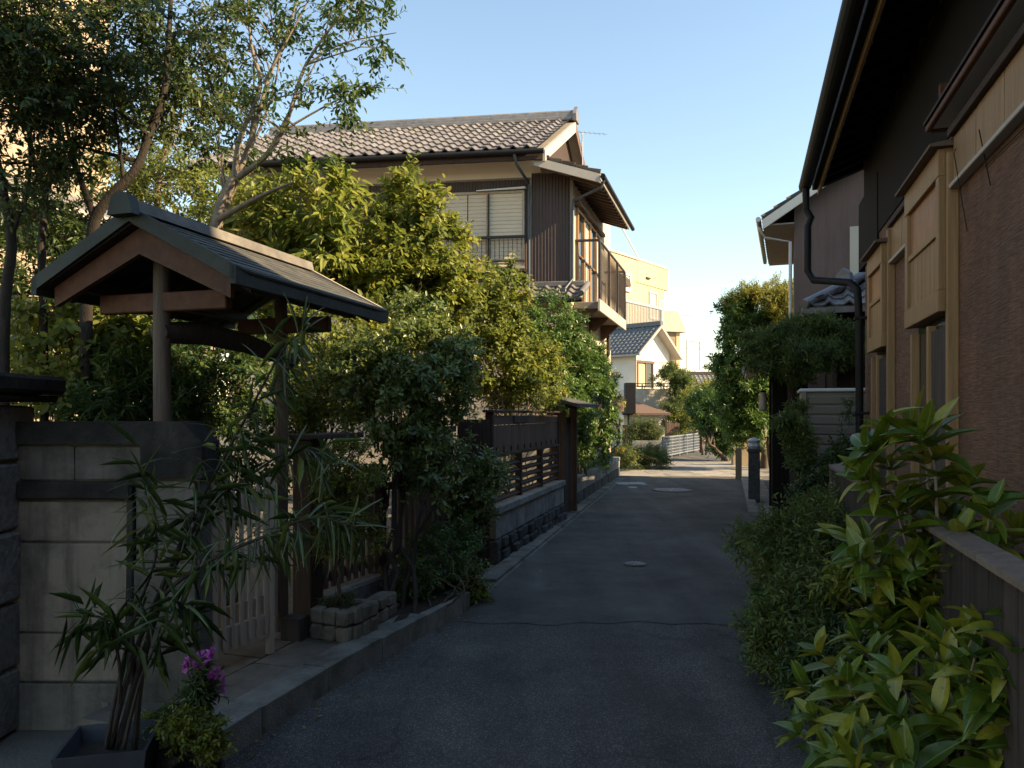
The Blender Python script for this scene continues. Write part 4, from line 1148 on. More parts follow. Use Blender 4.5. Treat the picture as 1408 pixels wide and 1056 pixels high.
# ------------------------------------------------------------------ far end of the street
g_ = Vector((.68, .73, 0)).normalized(); gl = Vector((-g_.y, g_.x, 0))
CO = Vector((5.83, 36.0, 0))
def cp(a, b, z): return CO + g_ * a + gl * b + Z3 * z      # a along the gable wall, b back to the left
ch = thing('cream_house', 'white gabled house with tiled roof and walled balcony at the street end', 'house', CO)
GWd, GD, CE, CR = 3.0, 6.0, 4.72, 5.82
mb = MB(); mb.prism([cp(0, 0, 0), cp(GWd, 0, 0), cp(GWd, 0, CE), cp(GWd / 2, 0, CR), cp(0, 0, CE)], gl * GD); mb.build('wall', M_['white'], ch)
for sd in (0, 1):
    e_a = -.42 if sd == 0 else GWd + .42
    ez = CE - .30
    p_ = [cp(e_a, -.45, ez), cp(e_a, GD, ez), cp(GWd / 2, GD, CR + .07), cp(GWd / 2, -.45, CR + .07)]
    rf = slab('roof', M_['soffit'], ch, *(p_ if sd == 0 else p_[::-1]), .08)
    nx_, ln = 26, (p_[3] - p_[0]).length
    tile_roof(rf, p_[0] + Z3 * .03, gl, p_[3] - p_[0], nx_, 9, (GD + .45) / nx_, ln / 9, M_['tile_blue'], True)
    A, B = cp(e_a, -.50, ez + .03), cp(GWd / 2, -.50, CR + .10)
    mb = MB(); e = gl * .06; mb.hexa([A - Z3 * .14, A - Z3 * .14 + e, B - Z3 * .14 + e, B - Z3 * .14, A, A + e, B + e, B]); mb.build('bargeboard', M_['soffit'], ch)
mb = MB(); mb.box(frame(cp(GWd / 2, -.5, CR + .05), gl), 0, GD + .5, -.13, .13, 0, .24, .03); mb.build('ridge', M_['tile_blue'], ch)
mb = MB(); mb.box(frame(cp(0, 0, 0), g_, -gl), .0, GWd, .0, .04, 4.18, 4.28); mb.build('moulding', M_['white'], ch)
FCg = frame(cp(0, 0, 0), g_, -gl)
mb = MB(); mb.box(FCg, .12, 1.40, .0, .03, 2.9, 4.05); cwn = mb.build('window', M_['glass'], ch)
mb = MB(); mb.box(FCg, .2, .75, .031, .04, 2.95, 4.0); mb.build('curtain', M_['curtain'], cwn)
mb = MB()
for x0, x1 in ((.06, .14), (.74, .82), (1.36, 1.44)): mb.box(FCg, x0, x1, .03, .08, 2.88, 4.1)
mb.box(FCg, .0, 1.5, .03, .10, 4.06, 4.14); mb.build('window_frame', M_['wood_brown'], cwn)
mb = MB(); mb.tube([cp(-.06, -.06, 4.5), cp(-.06, -.06, 0)], .04, 6); mb.build('downpipe', M_['wood_pale'], ch, True)
# balcony: parapet wall facing the street
bx0, bx1, by0 = 5.35, 7.42, 34.4
FB = frame((bx0, by0, 0), (1, .06, 0))
mb = MB(); mb.box(FB, 0, bx1 - bx0, 0, 2.2, 1.62, 2.78, .02); blo = mb.build('balcony', M_['cream'], ch)
mb = MB()
for z in (2.86, 2.97): mb.box(FB, -.02, bx1 - bx0, .0, .05, z, z + .045)
for x0 in (0, .5, 1.0, 1.5, 2.02): mb.box(FB, x0, x0 + .05, .0, .05, 2.78, 2.97)
mb.build('rail', M_['wood_brown'], blo)
mb = MB(); mb.box(FB, .02, bx1 - bx0 - .02, .1, 2.2, 0, 1.6); mb.build('lower_wall', M_['white'], ch)
# open carport with pent roof in front
FCp = frame((4.72, 32.2, 0), (1, .04, 0))
cpo = thing('carport', 'brown pent roof carport with cream wall before the white house', 'carport', (5.4, 32.2, 0))
slab('roof', M_['wood_brown'], cpo, FCp @ Vector((-.1, -.2, 1.66)), FCp @ Vector((1.95, -.2, 1.66)), FCp @ Vector((.5, 1.9, 2.3)), FCp @ Vector((-.1, 1.9, 2.3)), .09)
mb = MB(); mb.box(FCp, 0, 1.55, 0, .10, 1.16, 1.60); mb.build('wall', M_['cream'], cpo)
for x0 in (1.42, 1.78): mb = MB(); mb.box(FCp, x0, x0 + .07, .1, .17, 0, 1.62); mb.build('post', M_['wood_dark'], cpo)
for i in range(12): block('slat', M_['wood_dark'], cpo, FCp, -.05 + i * .125, .06 + i * .125, .02, .05, .1, 1.155, ch=.05)
mb = MB(); mb.box(FCp, -.05, 1.45, .06, .09, .0, 1.15); mb.build('backing', M_['black_wood'], cpo)
for i in range(5): block('door_board', M_['wood_brown'], cpo, FCp, 1.86 + i * .12, 1.975 + i * .12, .3, .34, .05, 1.25, ch=.05)
mb = MB(); mb.box(frame((4.70, 31.6, 0), (1, 0, 0)), 0, .43, 0, .5, 1.62, 2.92, .02); mb.box(frame((4.80, 31.7, 0), (1, 0, 0)), 0, .08, 0, .08, 0, 1.62); tag(mb.build('water_tank', M_['black_metal']), 'black upright tank on a stand beside the carport roof', 'tank')
mb = MB(); mb.box(frame((4.5, 28.6, 0), (1, -.05, 0)), 0, 1.45, 0, .12, 0, .62, .01); tag(mb.build('garden_wall', M_['palestone']), 'low pale wall in front of the carport bamboo', 'wall')
# dark fence and guard rail
a, b = P(936, 0, 36.5), P(957, 0, 38); mb = MB()
df2 = thing('metal_fence', 'black upright bar fence behind the white guard rail', 'fence', (a.x, a.y, 0))
M = frame((a.x, a.y, 0), (b.x - a.x, b.y - a.y, 0)); L2 = math.hypot(b.x - a.x, b.y - a.y)
mb.box(M, 0, L2, -.02, .02, .3, .36); mb.box(M, 0, L2, -.02, .02, 1.0, 1.06); mb.build('rail', M_['black_metal'], df2)
for i in range(14): block('bar', M_['black_metal'], df2, M, L2 * i / 14, L2 * i / 14 + .085, -.03, .03, .0, 1.12, ch=.1)
a, b = G(911, 632), G(962, 621)
gr = thing('guard_rail', 'white guard rail with fine mesh panels along the far road', 'railing', (a.x, a.y, 0))
M = frame((a.x, a.y, 0), (b.x - a.x, b.y - a.y, 0)); L2 = (b - a).length
for i in range(6): mb = MB(); mb.box(M, L2 * i / 5 - .03, L2 * i / 5 + .03, -.03, .03, 0, .80, .008); mb.build('post', M_['rail_shade_tone'], gr)
mb = MB(); mb.box(M, 0, L2, -.025, .025, .76, .81, .008); mb.box(M, 0, L2, -.02, .02, .10, .14); mb.build('rail', M_['rail_shade_tone'], gr)
mb = MB()
for i in range(int(L2 / .09)): mb.box(M, i * .09, i * .09 + .022, -.008, .008, .12, .77)
for k in range(5): mb.box(M, 0, L2, -.012, .012, .20 + k * .115, .225 + k * .115)
tag(mb.build('mesh_panel', M_['rail_shade_tone'], gr), kind="stuff")
c = G(964, 623); mb = MB(); mb.tube([(c.x, c.y, 0), (c.x, c.y, 1.75)], .06, 8); tag(mb.build('wooden_post', M_['wood_red'], None, True), 'reddish post at the end of the white guard rail', 'post')
# pale wall closing the view
mb = MB(); a = P(950, 0, 41); mb.box(frame((a.x, 41.5, 0), (1, .1, 0)), 0, 4.5, 0, .2, 0, 1.5); ew = mb.build('boundary_wall', M_['tan']); tag(ew, 'pale tan boundary wall closing the far end of the street', 'wall')
mb = MB(); mb.box(frame((a.x, 41.44, 0), (1, .1, 0)), 0, 4.5, -.02, .3, -.0, .16); mb.build('plinth', M_['wood_dark'], ew)

# ochre apartment block
yo = Vector((6.0, 46.3, 0)); yd = Vector((.617, .787, 0)).normalized(); yl = Vector((-yd.y, yd.x, 0))
yb = thing('ochre_block', 'sunlit ochre apartment block behind the white gabled house', 'building', yo)
FY = frame(yo - yd * 4, yd, -yl)       # x along the lit wall, y towards the street
YL = 7.5 + 4
mb = MB(); mb.box(FY, 0, YL - .45, -9, 0, 0, 10.05); mb.build('wall', M_['yellow'], yb)
mb = MB(); mb.box(FY, 0, YL, -9.2, .02, 10.05, 11.45); mb.build('upper_wall', M_['yellow'], yb)
mb = MB(); mb.box(FY, 7.2, YL + .02, .02, .05, 10.05, 11.46); mb.build('wall_panel', M_['yellow'], yb)
mb = MB(); mb.box(FY, -.05, YL + .05, -9.25, .09, 11.46, 11.62, .02); mb.build('parapet', M_['soffit'], yb)
for x0, x1, z0, z1 in ((5.5, 6.2, 9.4, 10.3), (8.9, 9.8, 8.0, 9.6), (10.15, 10.6, 7.4, 9.2)):
    mb = MB(); mb.box(FY, x0, x1, -.02, .04, z0, z1); wv = mb.build('window', M_['paper'], yb)
    mb = MB(); mb.box(FY, x0 - .09, x0, .0, .10, z0 - .09, z1 + .09); mb.box(FY, x1, x1 + .09, .0, .10, z0 - .09, z1 + .09); mb.box(FY, x0, x1, .0, .10, z1, z1 + .09); mb.box(FY, x0, x1, .0, .14, z0 - .1, z0); mb.build('window_frame', M_['white_metal'], wv)
mb = MB(); mb.prism([FY @ Vector(q) for q in ((4.9, .02, 9.5), (4.9, .55, 9.5), (4.9, .5, 9.9), (4.9, .02, 10.3))], yd * .6); mb.build('window_hood', M_['wood_grey'], yb)
mb = MB(); mb.box(FY, 8.3, 8.8, .05, .16, 10.45, 10.55); mb.build('vent', M_['wood_dark'], yb)
mb = MB(); mb.box(FY, 1.5, 7.6, .05, 1.6, 6.5, 6.7, .02); byo = mb.build('balcony', M_['white'], yb)
for i in range(31): block('bar', M_['grey_metal'], byo, FY, 1.6 + i * .19, 1.66 + i * .19, 1.52, 1.58, 6.7, 8.2, ch=.1)
mb = MB(); mb.box(FY, 1.5, 7.7, 1.5, 1.62, 8.15, 8.35, .02); mb.box(FY, 7.4, 7.7, 1.45, 1.65, 6.7, 8.15, .02); mb.build('rail', M_['grey_metal'], byo)
mb = MB(); q = FY @ Vector((4.4, 0, 0)); mb.tube([FY @ Vector((4.4, -.5, 11.5)), FY @ Vector((4.4, -.5, 14.5))], .07, 6); mb.tube([FY @ Vector((4.6, -.5, 14.6)), FY @ Vector((8.4, -.5, 11.8))], .06, 6); mb.build('roof_stay', M_['white_metal'], yb, True)
# buff block with a slanted top
bo_ = P(909, 0, 56); bb = thing('buff_block', 'buff building with a slanted pale roof beside the ochre block', 'building', (bo_.x, bo_.y, 0))
FBb = frame((bo_.x - 2, bo_.y, 0), (1, .35, 0))
mb = MB(); mb.box(FBb, 0, 3.75, 0, 5, 0, 7.75); mb.build('wall', M_['ochre_wall'], bb)
mb = MB(); mb.prism([FBb @ Vector(q) for q in ((0, -.3, 7.76), (4.3, -.3, 7.76), (3.5, -.3, 9.3), (0, -.3, 9.3))], FBb.to_3x3() @ Vector((0, 5.5, 0))); mb.build('roof', M_['soffit'], bb)
mb = MB(); mb.box(FBb, 3.55, 3.85, -.04, .2, 0, 7.74); mb.build('corner_pier', M_['yellow'], bb)
# pale rooftop frame
ro = P(945, 0, 66); rf_ = thing('pale_block', 'pale far building with a rooftop screen frame', 'building', (ro.x, ro.y, 0))
FRo = frame((ro.x, ro.y, 0), (.75, .66, 0))
mb = MB(); mb.box(FRo, -.2, 1.95, 0, 3, 0, 5.5); mb.build('wall', M_['white'], rf_)
mb = MB()
for q in ((-.1, 0), (1.85, 1.95)): mb.box(FRo, q[0], q[0] + .1, -.05, .05, 5.5, 8.1)
mb.box(FRo, 0, 1.85, -.05, .05, 8.0, 8.1); mb.box(FRo, 0, 1.85, .06, .12, 5.5, 7.98); mb.build('screen', M_['white'], rf_)
# far tiled house
th_o = P(938, 0, 47); tho = thing('tiled_house', 'low pale house with a grey tiled roof far down the street', 'house', (th_o.x, th_o.y, 0))
FTo = frame((th_o.x - 1.0, 47.5, 0), (1, .12, 0))
mb = MB(); mb.box(FTo, .0, 5.5, .6, 5, 0, 2.75); mb.build('wall', M_['cream'], tho)
rf = slab('roof', M_['tile_blue'], tho, FTo @ Vector((-.3, .1, 2.7)), FTo @ Vector((5.8, .1, 2.7)), FTo @ Vector((5.8, 2.8, 4.25)), FTo @ Vector((-.3, 2.8, 4.25)), .1)
tile_roof(rf, FTo @ Vector((-.3, .1, 2.74)), FTo.to_3x3() @ Vector((1, 0, 0)), Vector((0, 2.7, 1.55)), 21, 9, .29, .345, M_['tile_blue'], True)
mb = MB(); mb.box(FTo, -.3, 5.8, 2.6, 2.95, 4.2, 4.45, .03); mb.build('ridge', M_['wood_grey'], tho)
mb = MB(); mb.box(FTo, 1.7, 2.3, .56, .62, 1.2, 2.1); mb.build('window', M_['glass'], tho)
mb = MB(); mb.box(FTo, 3.2, 4.4, .56, .62, .9, 2.1); mb.build('window', M_['glass'], tho)
# overhead wires
for i, (ya, yb_) in enumerate(((432, 437), (446, 447), (478, 480))):
    mb = MB(); a, b = P(905, ya, 62), P(1150, yb_ + 2, 58)
    mb.tube([a, a.lerp(b, .5) - Z3 * .12, b], .018, 4)
    tag(mb.build('power_line', M_['grey_metal']), ['highest thin wire across the sky beyond the street end', 'middle thin wire crossing above the far pale screen', 'lowest thin wire passing just above the far tiled roof'][i], 'wire', 'overhead wires at the street end')

# ------------------------------------------------------------------ brown rendered house on the right
def wl_(d, off=0.0):
    """wall line of the right house at distance d; off moves it towards the street"""
    return Vector((1.30 + .305 * d, d, 0)) - Vector((.956, -.292, 0)) * off
WD = Vector((.305, 1, 0)).normalized(); WO = -Vector((.956, -.292, 0)).normalized()   # along, out to the street
FWR = frame(wl_(0), WD, WO)          # x along the wall (1.0455 m per metre of distance), y to the street
kx = 1.0455
rh = thing('brown_render_house', 'dark eaved house with brown combed render wall and honey wood shutter boxes', 'house', wl_(4))
XE = 8.25 * kx
mb = MB(); mb.box(FWR, -6, XE, -5.5, 0, 0, 4.55); mb.build('wall', M_['combed'], rh)
mb = MB(); mb.box(FWR, 3.0, XE + .01, .0, .012, 3.36, 4.3); mb.build('upper_wall', M_['black_wood'], rh)  # near-black colour carries the deep shade under the eave
def shutter_box(x0, x1, z0, z1):
    m = MB(); m.box(FWR, x0, x1, .0, .07, z0, z1); b = m.build('shutter_box', M_['wood_gold'], rh)
    w = .075
    for a, c, e, f in ((x0 - .004, x1 + .004, z1 - .17, z1 - .002), (x0 - .004, x1 + .004, z0 - .004, z0 + .13), ):
        m = MB(); m.box(FWR, a, c, .062, .105, e, f, .004); m.build('frame_rail', M_['wood_gold'], b)
    for a, c in ((x0 - .004, x0 + w), (x1 - w, x1 + .004)):
        m = MB(); m.box(FWR, a, c, .062, .102, z0 + .13, z1 - .17, .004); m.build('frame_stile', M_['wood_gold'], b)
    zm = z0 + (z1 - z0) * .5
    m = MB(); m.box(FWR, x0 + w, x1 - w, .062, .095, zm - .02, zm + .02, .003); m.build('frame_rail', M_['wood_gold'], b)
    m = MB(); m.box(FWR, x0 + w, x1 - w, .066, .076, zm + .02, z1 - .17); m.build('panel', M_['wood_goldp'], b)
    n = 7
    for i in range(n):
        a = x0 + w + (x1 - x0 - 2 * w) * i / n; c = x0 + w + (x1 - x0 - 2 * w) * (i + 1) / n
        block('slat', M_['wood_gold'], b, FWR, a + .003, c - .003, .066, .080, z0 + .13, zm - .02, ch=.05)
    m = MB(); m.hexa([FWR @ Vector(q) for q in ((x0 - .05, -.0, z1 + .001), (x1 + .05, -.0, z1 + .001), (x1 + .05, .16, z1 + .001), (x0 - .05, .16, z1 + .001), (x0 - .05, -.0, z1 + .045), (x1 + .05, -.0, z1 + .045), (x1 + .05, .16, z1 + .02), (x0 - .05, .16, z1 + .02))]); m.build('lid', M_['wood_brown'], b)
    return b
shutter_box(4.68 * kx, 5.67 * kx, 2.24, 3.24)
shutter_box(6.64 * kx, 7.42 * kx, 2.20, 3.10)
for x0, x1 in ((4.63 * kx, 4.68 * kx - .006), (6.59 * kx, 6.64 * kx - .006)):         # tall door jambs
    mb = MB(); mb.box(FWR, x0, x1, .0, .065, .5, 3.2, .005); mb.build('door_jamb', M_['wood_gold'], rh)
for x0, x1, z1 in ((4.69 * kx, 5.62 * kx, 2.23), (6.66 * kx, 7.38 * kx, 2.19)):
    mb = MB(); mb.box(FWR, x0, x1, .0, .02, .6, z1); dr = mb.build('window', M_['glass'], rh)
    mb = MB(); mb.box(FWR, x0, x0 + .40, .02, .055, .6, z1 - .08); mb.build('sliding_screen', M_['wood_grey'], dr)
    mb = MB(); mb.box(FWR, x0 + .40, x0 + .455, .02, .075, .6, z1 - .04, .004); mb.box(FWR, x1 - .05, x1, .02, .075, .6, z1 - .04, .004); mb.build('window_frame', M_['wood_gold'], dr)
# honey wood transom with pale drip rail
for x0, x1, z0 in ((1.5, 4.62 * kx, 2.97), (5.72 * kx, 6.58 * kx, 2.90)):
    n = int((x1 - x0) / .42)
    for i in range(n):
        block('transom_panel', M_['wood_gold'], rh, FWR, x0 + (x1 - x0) * i / n + .004, x0 + (x1 - x0) * (i + 1) / n - .004, .0, .035, z0 + .03, z0 + .31, ch=.02)
    mb = MB(); mb.box(FWR, x0, x1, .0, .06, z0, z0 + .028, .004); mb.build('drip_rail', M_['soffit'], rh)
    mb = MB(); mb.box(FWR, x0, x1, .0, .07, z0 + .312, z0 + .36, .004); mb.build('transom_rail', M_['wood_dark'], rh)
mb = MB(); mb.tube([FWR @ Vector((4.4 * kx, .075, 3.14)), FWR @ Vector((4.42 * kx, .08, 3.12)), FWR @ Vector((4.42 * kx, .012, 2.66))], .003, 5); mb.tube([FWR @ Vector((4.1 * kx, .012, 2.93)), FWR @ Vector((1.6, .012, 2.90))], .003, 4); mb.tube([FWR @ Vector((4.0 * kx, .065, 3.10)), FWR @ Vector((4.0 * kx, .012, 2.80))], .003, 4); mb.build('cable', M_['black_metal'], rh)
# window canopy above the transom
mb = MB(); mb.box(FWR, 1.0, 4.78 * kx, .0, .12, 3.40, 3.425); mb.build('canopy_soffit', M_['white'], rh)
mb = MB(); mb.box(FWR, 1.0, 4.78 * kx + .02, .118, .15, 3.385, 3.425, .006); mb.box(FWR, 4.78 * kx, 4.78 * kx + .03, .0, .117, 3.385, 3.425); mb.build('canopy_fascia', M_['wood_red'], rh)
slab('canopy_roof', M_['wood_dark'], rh, FWR @ Vector((1.0, .16, 3.45)), FWR @ Vector((4.81 * kx, .16, 3.45)), FWR @ Vector((4.81 * kx, 0, 3.50)), FWR @ Vector((1.0, 0, 3.50)), .02)
mb = MB(); mb.box(FWR, 4.82 * kx, 4.86 * kx, .0, .06, 3.48, 3.7); mb.build('bracket', M_['wood_red'], rh)
# deep eave: roof slab, rafters, fascia, gutter
EO, EZr = .42, 4.18
XR = 8.75 * kx
pitch = .38
def re_(x, o, z=0): return FWR @ Vector((x, o, EZr + (EO - o) * pitch + z))
slab('roof', M_['black_wood'], rh, re_(-6.5, EO, .10), re_(XR, EO, .10), re_(XR, -4.2, .10), re_(-6.5, -4.2, .10), .06)
slab('roof', M_['black_wood'], rh, re_(-6.5, -4.2, .10), re_(XR, -4.2, .10), FWR @ Vector((XR, -6.4, EZr + .9)), FWR @ Vector((-6.5, -6.4, EZr + .9)), .06)
for i in range(30):
    x0 = .4 + i * .31
    if x0 > XR - .1: break
    mb = MB(); A, B = re_(x0, EO - .02, .035), re_(x0, .0, .035); e = WD * .055
    mb.hexa([A - Z3 * .06, A - Z3 * .06 + e, B - Z3 * .06 + e, B - Z3 * .06, A, A + e, B + e, B]); mb.build('rafter', M_['black_wood'], rh)
    mb = MB(); mb.box(FWR, x0 + .008, x0 + .047, EO - .02, EO - .012, EZr - .02, EZr + .03); mb.build('rafter_end', M_['grey_soffit'], rh)
mb = MB(); mb.box(FWR, -6.5, XR, EO - .01, EO + .02, EZr - .03, EZr + .05, .004); mb.build('fascia', M_['wood_gold'], rh)
mb = MB(); mb.box(FWR, -6.5, XR, EO + .021, EO + .075, EZr + .03, EZr + .115, .006); mb.build('eave_board', M_['black_wood'], rh)
# half round gutter open to the sky
mb = MB()
pts = [(EO + .16 + .07 * math.cos(a), EZr + .06 + .07 * math.sin(a)) for a in [math.pi + math.pi * k / 8 for k in range(9)]]
inn = [(EO + .16 + .062 * math.cos(a), EZr + .062 + .062 * math.sin(a)) for a in [math.pi + math.pi * k / 8 for k in range(9)]]
loop = pts + inn[::-1]
mb.prism([FWR @ Vector((-6.5, o_, z_)) for o_, z_ in loop], WD * (XR + 6.4)); mb.build('gutter', M_['black_metal'], rh)
xg = XR - .22
mb = MB()
mb.tube([FWR @ Vector(q) for q in ((xg, EO + .16, EZr), (xg, EO + .15, EZr - .25), (xg, EO + .10, EZr - .34), (xg - .02, EO + .14, EZr - .44), (xg - .02, EO + .14, EZr - .95), (xg - .05, EO + .08, EZr - 1.06), (xg - .45, .17, EZr - 1.17), (xg - .55, .11, EZr - 1.26), (xg - .55, .09, EZr - 1.6), (xg - .55, .09, .05))], .040, 10)
mb.build('downpipe', M_['black_metal'], rh, True)
for z in (2.6, 1.6, .8): mb = MB(); mb.box(FWR, xg - .60, xg - .50, .0, .14, z, z + .03, .004); mb.build('pipe_bracket', M_['black_metal'], rh)
mb = MB(); mb.box(FWR, XE - .9, XE + .35, -.25, .02, 3.2, 3.95); mb.build('gable_return', M_['black_wood'], rh)
# upper storey set back over the near half of the house
mb = MB(); mb.box(FWR, -6, 2.9, -5.2, -1.3, 4.4, 7.3); mb.build('upper_storey', M_['combed'], rh)
slab('upper_roof', M_['black_wood'], rh, FWR @ Vector((-6.6, -.7, 7.2)), FWR @ Vector((3.4, -.7, 7.2)), FWR @ Vector((3.4, -3.3, 8.2)), FWR @ Vector((-6.6, -3.3, 8.2)), .1)
slab('upper_roof', M_['black_wood'], rh, FWR @ Vector((-6.6, -3.3, 8.2)), FWR @ Vector((3.4, -3.3, 8.2)), FWR @ Vector((3.4, -5.9, 7.2)), FWR @ Vector((-6.6, -5.9, 7.2)), .1)

mb = MB(); mb.box(FWR, 5.0, 12.6, -9.5, -3.6, 0, 6.3); mb.build('sun_block_wing', M_['combed'], rh)  # unseen wing and roof, added to keep sun bands off the road
slab('sun_block_roof', M_['black_wood'], rh, FWR @ Vector((4.5, -3.3, 6.3)), FWR @ Vector((13.0, -3.3, 6.3)), FWR @ Vector((13.0, -10, 6.9)), FWR @ Vector((4.5, -10, 6.9)), .1)

# ------------------------------------------------------------------ board fence in front of it
b0, b1 = Vector((.987, .9, 0)), Vector((2.62, 6.22, 0)); bd = (b1 - b0).normalized(); BL = (b1 - b0).length
FBf = frame(b0, bd, Vector((-bd.y, bd.x, 0)))            # y to the street
bf = thing('board_fence', 'grey vertical board fence with a sloping cap along the brown house', 'fence', b0)
x = 0; rg = random.Random(5)
while x < BL - .05:
    w = rg.uniform(.12, .15)
    x1 = min(x + w, BL)
    block('board', M_['wood_brown2'], bf, FBf, x + .002, x1 - .003, -.01 + rg.uniform(-.004, .004), .012, .04, 1.165, ch=.04)
    x = x1
for i in range(6): mb = MB(); mb.box(FBf, i * (BL - .07) / 5, i * (BL - .07) / 5 + .07, -.09, -.012, 0, 1.17, .004); mb.build('post', M_['wood_brown2'], bf)
for i in range(4):
    a, c = BL * i / 4, BL * (i + 1) / 4
    block('cap_board', M_['wood_capb'], bf, FBf @ Matrix.Translation((0, 0, 1.185)) @ Matrix.Rotation(R(-9), 4, 'X'), a + .002, c - .002, -.045, .038, -.012, .012, ch=.02)
mb = MB(); mb.box(FBf, BL, BL + .03, -.09, .03, .0, 1.17, .004); mb.build('end_board', M_['wood_brown'], bf)

# ------------------------------------------------------------------ mauve house further on
m0 = P(1092, 0, 15.0); MHd = sdirv(20); MHr = Vector((MHd.y, -MHd.x, 0))
FMh = frame((m0.x, m0.y, 0), MHr, MHd)                   # x to the right, y away
mh = thing('mauve_house', 'mauve brown rendered house with pale gable boards behind the right hedge', 'house', m0 * 1.0 - Z3 * m0.z)
mw, md = 4.4, 3.7; ez_, rz_ = 5.55, 6.95
mb = MB(); mb.prism([FMh @ Vector(q) for q in ((0, 0, 0), (mw, 0, 0), (mw, 0, ez_ + .1), (mw / 2, 0, rz_ + .1), (0, 0, ez_ + .1))], MHd * md); mb.build('wall', M_['pink'], mh)
for sd in (0, 1):
    ex = -.58 if sd == 0 else mw + .58
    ezz = ez_ - .16
    p_ = [FMh @ Vector((ex, -.35, ezz)), FMh @ Vector((ex, md + .3, ezz)), FMh @ Vector((mw / 2, md + .3, rz_ + .22)), FMh @ Vector((mw / 2, -.35, rz_ + .22))]
    rf = slab('roof', M_['grey_soffit'], mh, *(p_ if sd == 0 else p_[::-1]), .06)
    tile_roof(rf, p_[0] + Z3 * .03, MHd, p_[3] - p_[0], 16, 12, (md + .65) / 16, (p_[3] - p_[0]).length / 12, M_['tile'], True)
    A, B = p_[0] - MHd * .03, p_[3] - MHd * .03
    mb = MB(); e = MHd * .05; mb.hexa([A - Z3 * .19, A - Z3 * .19 + e, B - Z3 * .19 + e, B - Z3 * .19, A, A + e, B + e, B]); mb.build('bargeboard', M_['white'], mh)
mb = MB(); mb.box(FMh, -.56, .0, -.3, md + .25, ez_ - .27, ez_ - .24); mb.build('soffit', M_['grey_soffit'], mh)
mb = MB(); mb.tube([FMh @ Vector((-.66, -.35, ez_ - .14)), FMh @ Vector((-.66, md + .3, ez_ - .17))], .05, 8); mb.build('gutter', M_['grey_metal'], mh, True)
mb = MB(); mb.tube([FMh @ Vector((-.66, 0, ez_ - .2)), FMh @ Vector((-.55, .02, ez_ - .42)), FMh @ Vector((-.07, .02, ez_ - .55)), FMh @ Vector((-.07, .02, .1))], .035, 8); mb.tube([FMh @ Vector((-.07, .2, ez_ - .8)), FMh @ Vector((-.07, .2, .1))], .025, 8); mb.build('downpipe', M_['grey_metal'], mh, True)
mb = MB(); mb.box(FMh, .95, 1.9, -.16, .0, 4.15, 4.27, .02); mb.build('window_sill', M_['soffit'], mh)
mb = MB(); mb.box(FMh, 1.0, 1.85, -.03, .0, 4.28, 5.2); mb.build('window', M_['paper'], mh)
# tiled lower wing in front of it
l0 = P(1150, 0, 11.2); FLw = frame((l0.x, l0.y, 0), sdirv(20).cross(Z3), sdirv(20))
lwg = thing('tiled_wing', 'low dark boarded wing with an ornate tiled hip roof beside the downpipe', 'outbuilding', (l0.x, l0.y, 0))
Xr = Vector((FLw[0][0], FLw[1][0], 0)); Yr = Vector((FLw[0][1], FLw[1][1], 0))
mb = MB(); mb.box(FLw, 0, 2.6, 0, 3.9, 0, 3.14); mb.build('wall', M_['black_wood'], lwg)
for i in range(14): block('board', M_['wood_dark'], lwg, FLw, i * .18, i * .18 + .172, -.03, .0, .05, 3.1, ch=.05)
apex = FLw @ Vector((.95, .9, 3.86)); e0_, e1_, e2_ = FLw @ Vector((-.45, -.45, 3.12)), FLw @ Vector((3.0, -.45, 3.12)), FLw @ Vector((-.45, 4.3, 3.12))
ap2 = FLw @ Vector((3.0, .9, 3.86)); ap3 = FLw @ Vector((.95, 4.3, 3.86))
mb = MB(); mb.add([e0_, e1_, ap2, apex, e2_, ap3], [(0, 1, 2, 3), (4, 0, 3, 5)]); mb.add([e0_ - Z3 * .08, e1_ - Z3 * .08, ap2 - Z3 * .08, apex - Z3 * .08, e2_ - Z3 * .08, ap3 - Z3 * .08], [(3, 2, 1, 0), (5, 3, 0, 4)])
mb.add([e0_, e1_, e1_ - Z3 * .08, e0_ - Z3 * .08, e2_, e2_ - Z3 * .08], [(0, 3, 2, 1), (4, 5, 3, 0)])
lr = mb.build('roof', M_['tile'], lwg)
slp = FLw @ Vector((0, .9, 3.86)) - FLw @ Vector((0, -.45, 3.12))
for j in range(6):                                    # hip end: rows shorten up the slope
    u0 = j / 6.0
    xs = -.45 + 1.40 * u0
    n = max(1, int((3.0 - xs) / .26))
    for i in range(n):
        q = FLw @ Vector((3.0 - (i + 1) * .26, -.45 + 1.35 * u0, 3.15 + .74 * u0)); piece('roof_tile', tile_mesh(M_['tile'], .26, .252), lr, frame(q, Xr, slp, Xr.cross(slp)))
slp2 = FLw @ Vector((.95, 0, 3.86)) - FLw @ Vector((-.45, 0, 3.12))
for j in range(6):
    u0 = j / 6.0
    n = max(1, int((4.3 + .45 - 1.35 * u0) / .26))
    for i in range(n):
        q = FLw @ Vector((-.45 + 1.40 * u0, 4.3 - i * .26, 3.15 + .74 * u0)); piece('roof_tile', tile_mesh(M_['tile'], .26, .26), lr, frame(q, -Yr, slp2, (-Yr).cross(slp2)))
mb = MB(); mb.tube([e0_ + Z3 * .06, e0_.lerp(apex, .5) + Z3 * .10, apex + Z3 * .13], [.07, .075, .09], 8); mb.build('hip_ridge', M_['tile'], lr, True)
mb = MB(); mb.tube([apex + Z3 * .14, ap2 + Z3 * .14], .09, 8); mb.box(frame(apex, Xr), 0, 2, -.09, .09, 0, .13); mb.build('ridge', M_['tile'], lr, True)
tip = e0_.lerp(apex, .42)
dd = (e0_ - apex); dd.z = 0; dd.normalize(); Ft = frame(tip, dd.cross(Z3), dd)
